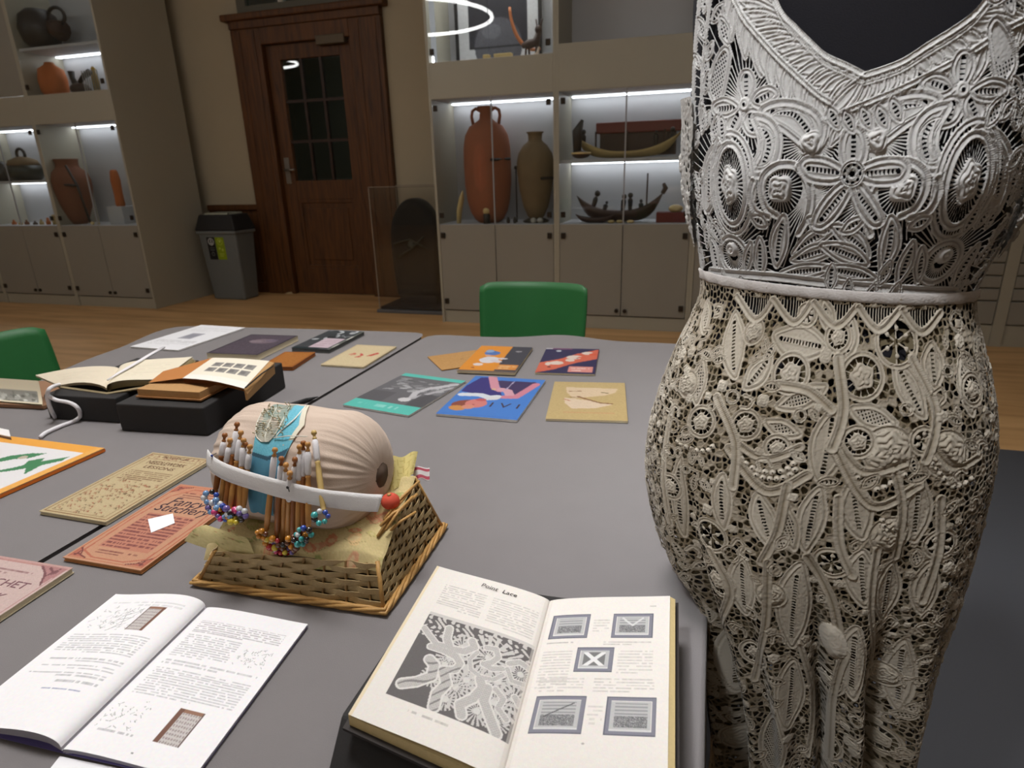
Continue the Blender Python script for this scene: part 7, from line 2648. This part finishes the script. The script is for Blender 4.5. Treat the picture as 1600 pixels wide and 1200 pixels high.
        L.disc(c, 0.012, 0.012, 0.0055, 2.4, 0.0, 4)
        sp = [(1252, 268), (1238, 258), (1214, 260), (1194, 274), (1188, 300), (1196, 324), (1212, 336)]
        sp2 = [(1246, 262), (1262, 284), (1266, 312), (1260, 344), (1248, 366)]
        sp3 = [(1200, 340), (1178, 330), (1170, 306), (1176, 284)]
        for q in (sp, sp2, sp3):
            c_ = chs(q)
            L.tape(spl2(c_ if sg > 0 else mir(c_), 5), 0.0082, 0.0022)
        u, z = chart(1266, 222)
        L.disc((sg * u, z), 0.010, 0.009, 0.005, 1.8, 0.04, 3)
        u, z = chart(1256, 260)
        L.disc((sg * u, z), 0.009, 0.007, 0.005, 1.5, 0.04, 3)
        # lower wheels
        u, z = chart(1143, 398)
        c = (sg * u, z)
        L.clear(c, 0.020, 0.018).wheel(c, 0.020, 0.018, 34, 0.3, 0.0011)
        L.disc((c[0], c[1] + 0.006), 0.009, 0.008, 0.004, 1.6)
        P = L.ell(c, 0.020, 0.0185)
        L.tape(P + P[:1], 0.0068, 0.0019)
        # leaves that spring from the waist
        for a, b, wd, bd in (((1238, 398), (1312, 352), 0.014, 0.002), ((1236, 408), (1318, 384), 0.015, 0.001), ((1218, 428), (1300, 420), 0.013, 0.0), ((1212, 418), (1224, 338), 0.018, 0.002), ((1186, 432), (1186, 372), 0.014, 0.0),
                             ((1162, 428), (1172, 378), 0.010, 0.0), ((1120, 428), (1108, 372), 0.016, -0.002), ((1102, 400), (1094, 340), 0.013, 0.0), ((1196, 352), (1172, 340), 0.010, 0.0), ((1290, 364), (1262, 340), 0.010, 0.0)):
            A, B = chart(*a), chart(*b)
            if sg < 0:
                A, B = (-A[0], A[1]), (-B[0], B[1])
            L.leaf(A, B, wd, 0.0050, 'cloth', 0.0, bd * sg)
    # centre flower
    fl = [([(1322, 262), (1316, 238), (1322, 208), (1336, 200), (1348, 210), (1352, 238), (1342, 262)], [(1334, 212), (1332, 255)]),
          ([(1318, 266), (1290, 250), (1262, 248), (1250, 262), (1262, 279), (1295, 284), (1318, 278)], [(1262, 263), (1308, 270)]),
          ([(1344, 266), (1375, 250), (1408, 250), (1420, 264), (1405, 282), (1370, 286), (1344, 278)], [(1405, 266), (1354, 271)]),
          ([(1322, 284), (1300, 300), (1278, 328), (1270, 350), (1286, 356), (1310, 330), (1331, 292)], [(1284, 342), (1318, 300)]),
          ([(1338, 284), (1352, 298), (1372, 326), (1380, 348), (1364, 354), (1346, 332), (1332, 294)], [(1368, 342), (1342, 302)])]
    for o_, v in fl:
        L.loop(chs(o_), 0.0064, 'cloth', chs(v), 0.0018)
    c = chart(1331, 273)
    L.clear(c, 0.0098, 0.0098).wheel(c, 0.0098, 0.0098, 9, 0.25, 0.0022)
    P = L.ell(c, 0.0098, 0.0098)
    L.tape(P + P[:1], 0.0030, 0.0022)
    P = L.ell(c, 0.0050, 0.0050)
    L.tape(P + P[:1], 0.0020, 0.0020)
    for x, y in ((1300, 182), (1325, 186), (1352, 182), (1378, 180), (1400, 170)):
        u, z = chart(x, y)
        L.leaf((u - 0.004, z + 0.007), (u + 0.006, z - 0.010), 0.009, 0.0040, 'cloth')
    w_b = chs([(1108, 424), (1200, 432), (1300, 443), (1400, 452), (1500, 456)])
    L.tape(spl2(w_b, 6), 0.010, 0.0016)
    # leaves and loops that crowd the sides and the waist
    r = np.random.default_rng(14)
    for _ in range(700):
        u, z = r.uniform(-0.245, 0.245), r.uniform(ZW0, 1.45)
        i, j = int((z - L.z[0]) / L.res), int((u - L.u[0]) / L.res)
        i, j = min(max(i, 0), L.nz - 1), min(max(j, 0), L.nu - 1)
        if L.top[i, j] > 0.2 or (abs(u) < 0.115 and z > 1.16):
            continue
        a = r.normal(PI / 2, 0.5)
        s_ = r.uniform(0.013, 0.026)
        if abs(u) < 0.19 or z < 1.32:
            L.leaf((u - s_ / 2 * math.cos(a), z - s_ / 2 * math.sin(a)), (u + s_ / 2 * math.cos(a), z + s_ / 2 * math.sin(a)), s_ * 0.48, 0.0036, 'cloth' if r.random() < 0.6 else 'zig', r.uniform(-0.05, 0.08))
        else:
            L.leaf((u, z - s_ * 0.6), (u + 0.002, z + s_ * 0.6), s_ * 0.4, 0.0036, 'cloth')
    L.ground_bars(G, 0.0012)
    up = (L.Z > 1.398) & (L.top < 0.3)
    L.f = np.where(up, 0.001, L.f)
    L.h = np.where(up, 0.0006 + 0.0003 * np.sin(L.U * 900) * np.sin(L.Z * 700), L.h)
    L.rough(0.00016, 8)
    t = L.U / CREF
    # neckline cut: nothing above the V edge or outside the armholes
    cut = np.full(L.U.shape, 0.01)
    E = np.array(edge + edge_r[1:])
    o_ = np.argsort(E[:, 0])
    zn = np.interp(L.U, E[o_, 0], E[o_, 1], left=2.0, right=2.0)
    cut = np.minimum(cut, zn + 0.0026 - L.Z)
    Aq = np.array(arm)
    oz = np.argsort(Aq[:, 1])
    ua = np.interp(L.Z, Aq[oz, 1], Aq[oz, 0], left=-1.0)
    cut = np.minimum(cut, L.U - ua + 0.003)
    cut = np.minimum(cut, -ua - L.U + 0.003)
    cut = np.minimum(cut, L.Z - zwaist(t) + 0.004)
    L.h *= 1.35
    L.build('bodice', dress, M_LACE, (216, 215, 212), (146, 143, 142), 0.003, cut, False)


bodice()


def skirt():
    L = Lace(-0.252, 0.252, 0.505, ZW0 + 0.02, 0.00088)
    T0 = 0.0
    lf = [((1147, 488), (1147, 590), 0.025, 'cloth'), ((1208, 526), (1294, 545), 0.030, 'cloth'), ((1164, 608), (1204, 556), 0.020, 'cloth'), ((1303, 638), (1282, 756), 0.029, 'cloth'), ((1280, 762), (1258, 862), 0.022, 'cloth'),
          ((1332, 752), (1346, 842), 0.024, 'cloth'), ((1436, 752), (1428, 846), 0.024, 'cloth'), ((1062, 716), (1068, 836), 0.016, 'cloth'), ((1128, 742), (1130, 826), 0.018, 'cloth'), ((1182, 772), (1208, 856), 0.022, 'cloth'),
          ((1398, 562), (1444, 652), 0.020, 'cloth'), ((1456, 536), (1462, 606), 0.022, 'cloth'), ((1216, 636), (1292, 604), 0.018, 'zig'), ((1330, 640), (1400, 664), 0.018, 'zig'), ((1098, 560), (1088, 630), 0.018, 'zig'),
          ((1248, 880), (1236, 1010), 0.032, 'cloth'), ((1346, 862), (1352, 948), 0.028, 'cloth'), ((1160, 870), (1164, 960), 0.026, 'cloth'), ((1392, 880), (1378, 968), 0.026, 'cloth'), ((1452, 880), (1440, 960), 0.022, 'cloth'),
          ((1240, 1030), (1230, 1140), 0.030, 'cloth'), ((1144, 980), (1150, 1080), 0.022, 'cloth'), ((1336, 980), (1330, 1090), 0.026, 'cloth'), ((1412, 1000), (1404, 1110), 0.024, 'cloth'), ((1210, 1120), (1204, 1210), 0.034, 'zig'),
          ((1500, 560), (1520, 650), 0.018, 'zig'), ((1286, 470), (1300, 520), 0.014, 'cloth'), ((1330, 500), (1322, 560), 0.016, 'cloth'), ((1104, 470), (1100, 520), 0.014, 'zig'), ((1196, 660), (1250, 680), 0.014, 'zig'), ((1226, 790), (1240, 860), 0.016, 'zig')]
    r = np.random.default_rng(2)
    for a, b, w_, fl in lf:
        L.leaf(chart(*a), chart(*b), w_, 0.0060, fl, 0.06 * r.uniform(-1, 1.5) + 0.10)
    for x, y, rr, kd in ((1402, 533, 0.0215, 1), (1347, 590, 0.020, 0), (1235, 585, 0.018, 0), (1165, 665, 0.0145, 0), (1390, 705, 0.022, 2), (1480, 710, 0.021, 2), (1095, 660, 0.016, 0), (1110, 836, 0.018, 1), (1390, 836, 0.018, 2), (1470, 850, 0.015, 1),
                         (1120, 906, 0.018, 0), (1300, 880, 0.015, 1), (1205, 930, 0.014, 2), (1292, 1060, 0.017, 0), (1375, 1050, 0.015, 2), (1180, 1020, 0.015, 0), (1290, 1150, 0.018, 1), (1370, 1150, 0.018, 0), (1160, 1150, 0.016, 2),
                         (1262, 492, 0.010, 1), (1178, 520, 0.011, 2), (1310, 528, 0.013, 0), (1075, 600, 0.013, 2), (1520, 610, 0.014, 0), (1444, 690, 0.012, 1), (1215, 700, 0.012, 0), (1340, 690, 0.014, 0), (1048, 760, 0.014, 0)):
        L.rosette(chart(x, y), rr, 0.04 + 0.06 * r.uniform(-1, 1), kd)
    # scallops with combs under the waistband
    for x, y, hw in ((1180, 474, 28), (1240, 478, 30), (1306, 484, 34), (1374, 490, 32), (1440, 494, 30)):
        A, B, M_ = chart(x - hw, y - 10), chart(x + hw, y - 6), chart(x, y + 26)
        w = L.win([A, B, M_], 0.0)
        P = spl2([A, M_, B], 8)
        zt = (A[1] + B[1]) / 2
        for k in range(1, len(P) - 1):
            if k % 1 == 0:
                L.thread([P[k], (P[k][0], zt + 0.004)], 0.0011, 0.0007)
        m = L.inside(P + [(B[0], zt + 0.004), (A[0], zt + 0.004)], w)
        L.top[w] = np.where(m, 0.5, L.top[w])
        L.tape(P, 0.0085, 0.0020, tint=0.1)
    # swags of little rings
    for pts in ([(1153, 708), (1172, 728), (1200, 737), (1228, 733), (1248, 716)], [(1150, 716), (1170, 737), (1200, 747), (1230, 743), (1250, 726)], [(1313, 712), (1330, 735), (1352, 756), (1372, 764), (1396, 754), (1420, 738)],
                [(1452, 716), (1466, 738), (1486, 758), (1506, 756), (1524, 742)], [(1058, 690), (1080, 702), (1104, 704), (1116, 694)], [(1378, 812), (1384, 826), (1400, 830)], [(1290, 640), (1300, 652)]):
        L.ringlets(chs(pts), 0.0031, 0.22)
    for pts in ([(1150, 690), (1196, 716), (1250, 700)], [(1308, 690), (1350, 738), (1416, 722)], [(1452, 690), (1490, 730), (1530, 712)], [(1140, 700), (1196, 766), (1262, 742)], [(1300, 690), (1362, 790), (1436, 760)], [(1120, 620), (1150, 690), (1146, 760)],
                [(1310, 560), (1318, 640), (1300, 700)], [(1216, 600), (1262, 610), (1300, 640)], [(1426, 560), (1462, 640), (1446, 720)], [(1050, 640), (1038, 720), (1048, 820)], [(1230, 760), (1216, 830), (1190, 880)], [(1310, 780), (1312, 850), (1330, 900)],
                [(1262, 870), (1300, 940), (1316, 1030)], [(1200, 880), (1196, 980), (1180, 1060)], [(1110, 860), (1140, 930), (1150, 980)], [(1370, 860), (1362, 960), (1360, 1040)], [(1320, 1020), (1300, 1100), (1296, 1190)], [(1250, 1010), (1270, 1080), (1262, 1180)],
                [(1470, 780), (1466, 860), (1440, 940)], [(1400, 740), (1410, 800), (1400, 870)]):
        L.tape(spl2(chs(pts), 7), 0.0088 + 0.003 * r.random(), 0.0022, 0.0020, True, 0.10 * r.uniform(-0.5, 1))
    # the smooth pearly oval
    c = chart(1302, 1003)
    P = L.ell(c, 0.013, 0.023, rot=0.2)
    w, d, al = L.dist(P + P[:1], 0.03)
    m = L.inside(P, w)
    L.f[w] = np.where(m, 0.002, L.f[w])
    L.h[w] = np.where(m, 0.002 + 0.4 * np.clip(np.minimum(d, 0.008), 0, 1), L.h[w])
    L.tint[w] = np.where(m, 0.4, L.tint[w])
    L.top[w] = np.where(m, 0.6, L.top[w])
    # scattered small motifs fill the rest
    for _ in range(1050):
        u, z = r.uniform(-0.25, 0.25), r.uniform(0.51, ZW0 - 0.022)
        i, j = int((z - L.z[0]) / L.res), int((u - L.u[0]) / L.res)
        i, j = min(max(i, 0), L.nz - 1), min(max(j, 0), L.nu - 1)
        if L.top[i, j] > 0.2:
            continue
        k = r.random()
        if k < 0.26:
            s = r.uniform(0.0035, 0.0070)
            L.disc((u, z), s, s, 0.0026, r.uniform(1, 2.5), r.uniform(-0.1, 0.25), int(r.integers(4, 7)))
        elif k < 0.62:
            a = r.uniform(0, PI)
            s = r.uniform(0.010, 0.022)
            L.leaf((u - s / 2 * math.cos(a), z - s / 2 * math.sin(a)), (u + s / 2 * math.cos(a), z + s / 2 * math.sin(a)), s * 0.5, 0.0032, 'cloth' if k < 0.46 else 'zig', r.uniform(-0.1, 0.2))
        elif k < 0.80:
            s = r.uniform(0.004, 0.009)
            P = L.ell((u, z), s, s * r.uniform(0.8, 1.3), 16)
            L.tape(P + P[:1], 0.0030, 0.0022, tint=r.uniform(0, 0.2))
        else:
            a = r.uniform(0, PI)
            pts = [(u, z), (u + 0.008 * math.cos(a), z + 0.008 * math.sin(a)), (u + 0.014 * math.cos(a + 0.6), z + 0.014 * math.sin(a + 0.6)), (u + 0.012 * math.cos(a + 1.4), z + 0.012 * math.sin(a + 1.4))]
            L.tape(spl2(pts, 5), 0.0042, 0.0020, tint=r.uniform(-0.05, 0.2))
    L.ground_net(0.0066, 0.0016, 31, -0.42, 0.17)
    L.rough(0.00030, 9)
    # small random variation of shade between patches of old and new lace
    sh = 0.10 * np.sin(L.U * 55 + 2 * np.sin(L.Z * 21)) * np.sin(L.Z * 34 + L.U * 20)
    L.tint = L.tint + sh
    t = L.U / CREF
    cut = zwaist(t) + 0.002 - L.Z
    L.h *= 1.1
    L.build('skirt', dress, M_LACE, (206, 198, 184), (122, 109, 88), 0.0045, cut, True)
    # fawn net lining behind the lace
    K = Lace(-0.252, 0.252, 0.505, ZW0 - 0.03, 0.0022)
    K.ground_net(0.016, 0.0046, 91, 0.0, 0.20)
    K.rough(0.0003, 12)
    K.build('lining', dress, M_LACE, (118, 107, 84), (92, 82, 62), -0.0005, None, True)


skirt()


def coarse_back():
    """the side and back of the dress, and the skirt below the picture"""
    L = Lace(0.25 - 0.0005, 0.67 + 0.0005, 0.24, 1.50, 0.0042)
    L.ground_net(0.016, 0.0085, 77, -0.1, 0.35)
    L.rough(0.0004, 3)
    t = L.U / CREF
    cut = np.full(L.U.shape, 0.01)
    tt = np.where(t > 0.5, 1 - t, t)
    zb = np.interp(tt, [0.25, 0.29, 0.33, 0.36, 0.42, 0.45, 0.5], [1.27, 1.29, 1.36, 1.50, 1.50, 1.44, 1.40])
    cut = np.minimum(cut, zb - L.Z)
    L.build('back', dress, M_LACE, (212, 204, 190), (134, 120, 94), 0.004, cut, True)
    L = Lace(-0.2525, 0.2525, 0.24, 0.508, 0.003)
    L.ground_net(0.012, 0.0062, 78, -0.1, 0.35)
    L.rough(0.0004, 4)
    L.build('hem', dress, M_LACE, (212, 204, 190), (134, 120, 94), 0.004, None, True)


coarse_back()


def waistband():
    n = 160
    ts = np.linspace(-0.5, 0.5, n + 1)[:-1]
    rows = []
    for k, (dz, o) in enumerate(((0.0058, 0.0056), (0.0042, 0.0070), (0.000, 0.0064), (-0.0035, 0.0072), (-0.0050, 0.0054))):
        zz = zwaist(ts) + dz
        oo = o + 0.0006 * np.sin(ts * 190 + dz * 300)
        rows.append(surf_pt(ts, zz, oo, False))
    P = np.array(rows)
    nz, nt = P.shape[:2]
    i = np.arange(nz * nt).reshape(nz, nt)
    F = np.stack([i[:-1, :], np.roll(i, -1, 1)[:-1, :], np.roll(i, -1, 1)[1:, :], i[1:, :]], -1).reshape(-1, 4)
    link('waistband', np_mesh('waistband', P.reshape(-1, 3), F[:, ::-1]), mat('ivory_waistband', rgb(186, 180, 176), 0.7, 0.06, 60, 0.3, 500), dress, True)


waistband()


def sleeve(sg):
    """short lace cap sleeve hanging beside the armhole"""
    u0, u1 = (-0.285, -0.168) if sg < 0 else (0.168, 0.285)
    zt, zb = chart(1082, 185)[1], chart(1108, 392)[1] - 0.002
    L = Lace(u0, u1, zb - 0.012, zt + 0.02, 0.0010)
    L.ground_net(0.0062, 0.0024, 41 + sg, -0.05, 0.62)
    r = np.random.default_rng(8)
    for _ in range(30):
        c = (r.uniform(u0, u1), r.uniform(zb, zt))
        L.disc(c, 0.005, 0.006, 0.004, 1.6, 0.1, 5)
    L.rough(0.0003, 6)
    q = (L.U - u0) / (u1 - u0)
    if sg > 0:
        q = 1 - q                                  # q = 1 at the inner, front edge
    hem = zb + 0.004 * np.sin(L.U * 420) + 0.004 * q + 0.12 * np.clip((q - 0.70) / 0.30, 0, 1) ** 1.2
    cut = np.minimum(L.Z - hem, 0.004 + 0 * L.Z)
    cut = np.minimum(cut, 0.004 + 0.10 * (1 - q))

    def place(t, z, off):
        s_ = np.clip((zt - z) / (zt - zb), 0, 1)
        return surf_pt(t, z, off + 0.003 + 0.009 * np.sin(PI * np.clip(s_ * 0.90 + 0.08, 0, 1)) * np.clip((1 - q) * 1.5, 0, 1), False)
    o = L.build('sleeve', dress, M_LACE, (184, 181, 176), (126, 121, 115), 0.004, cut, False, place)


sleeve(-1)
sleeve(1)
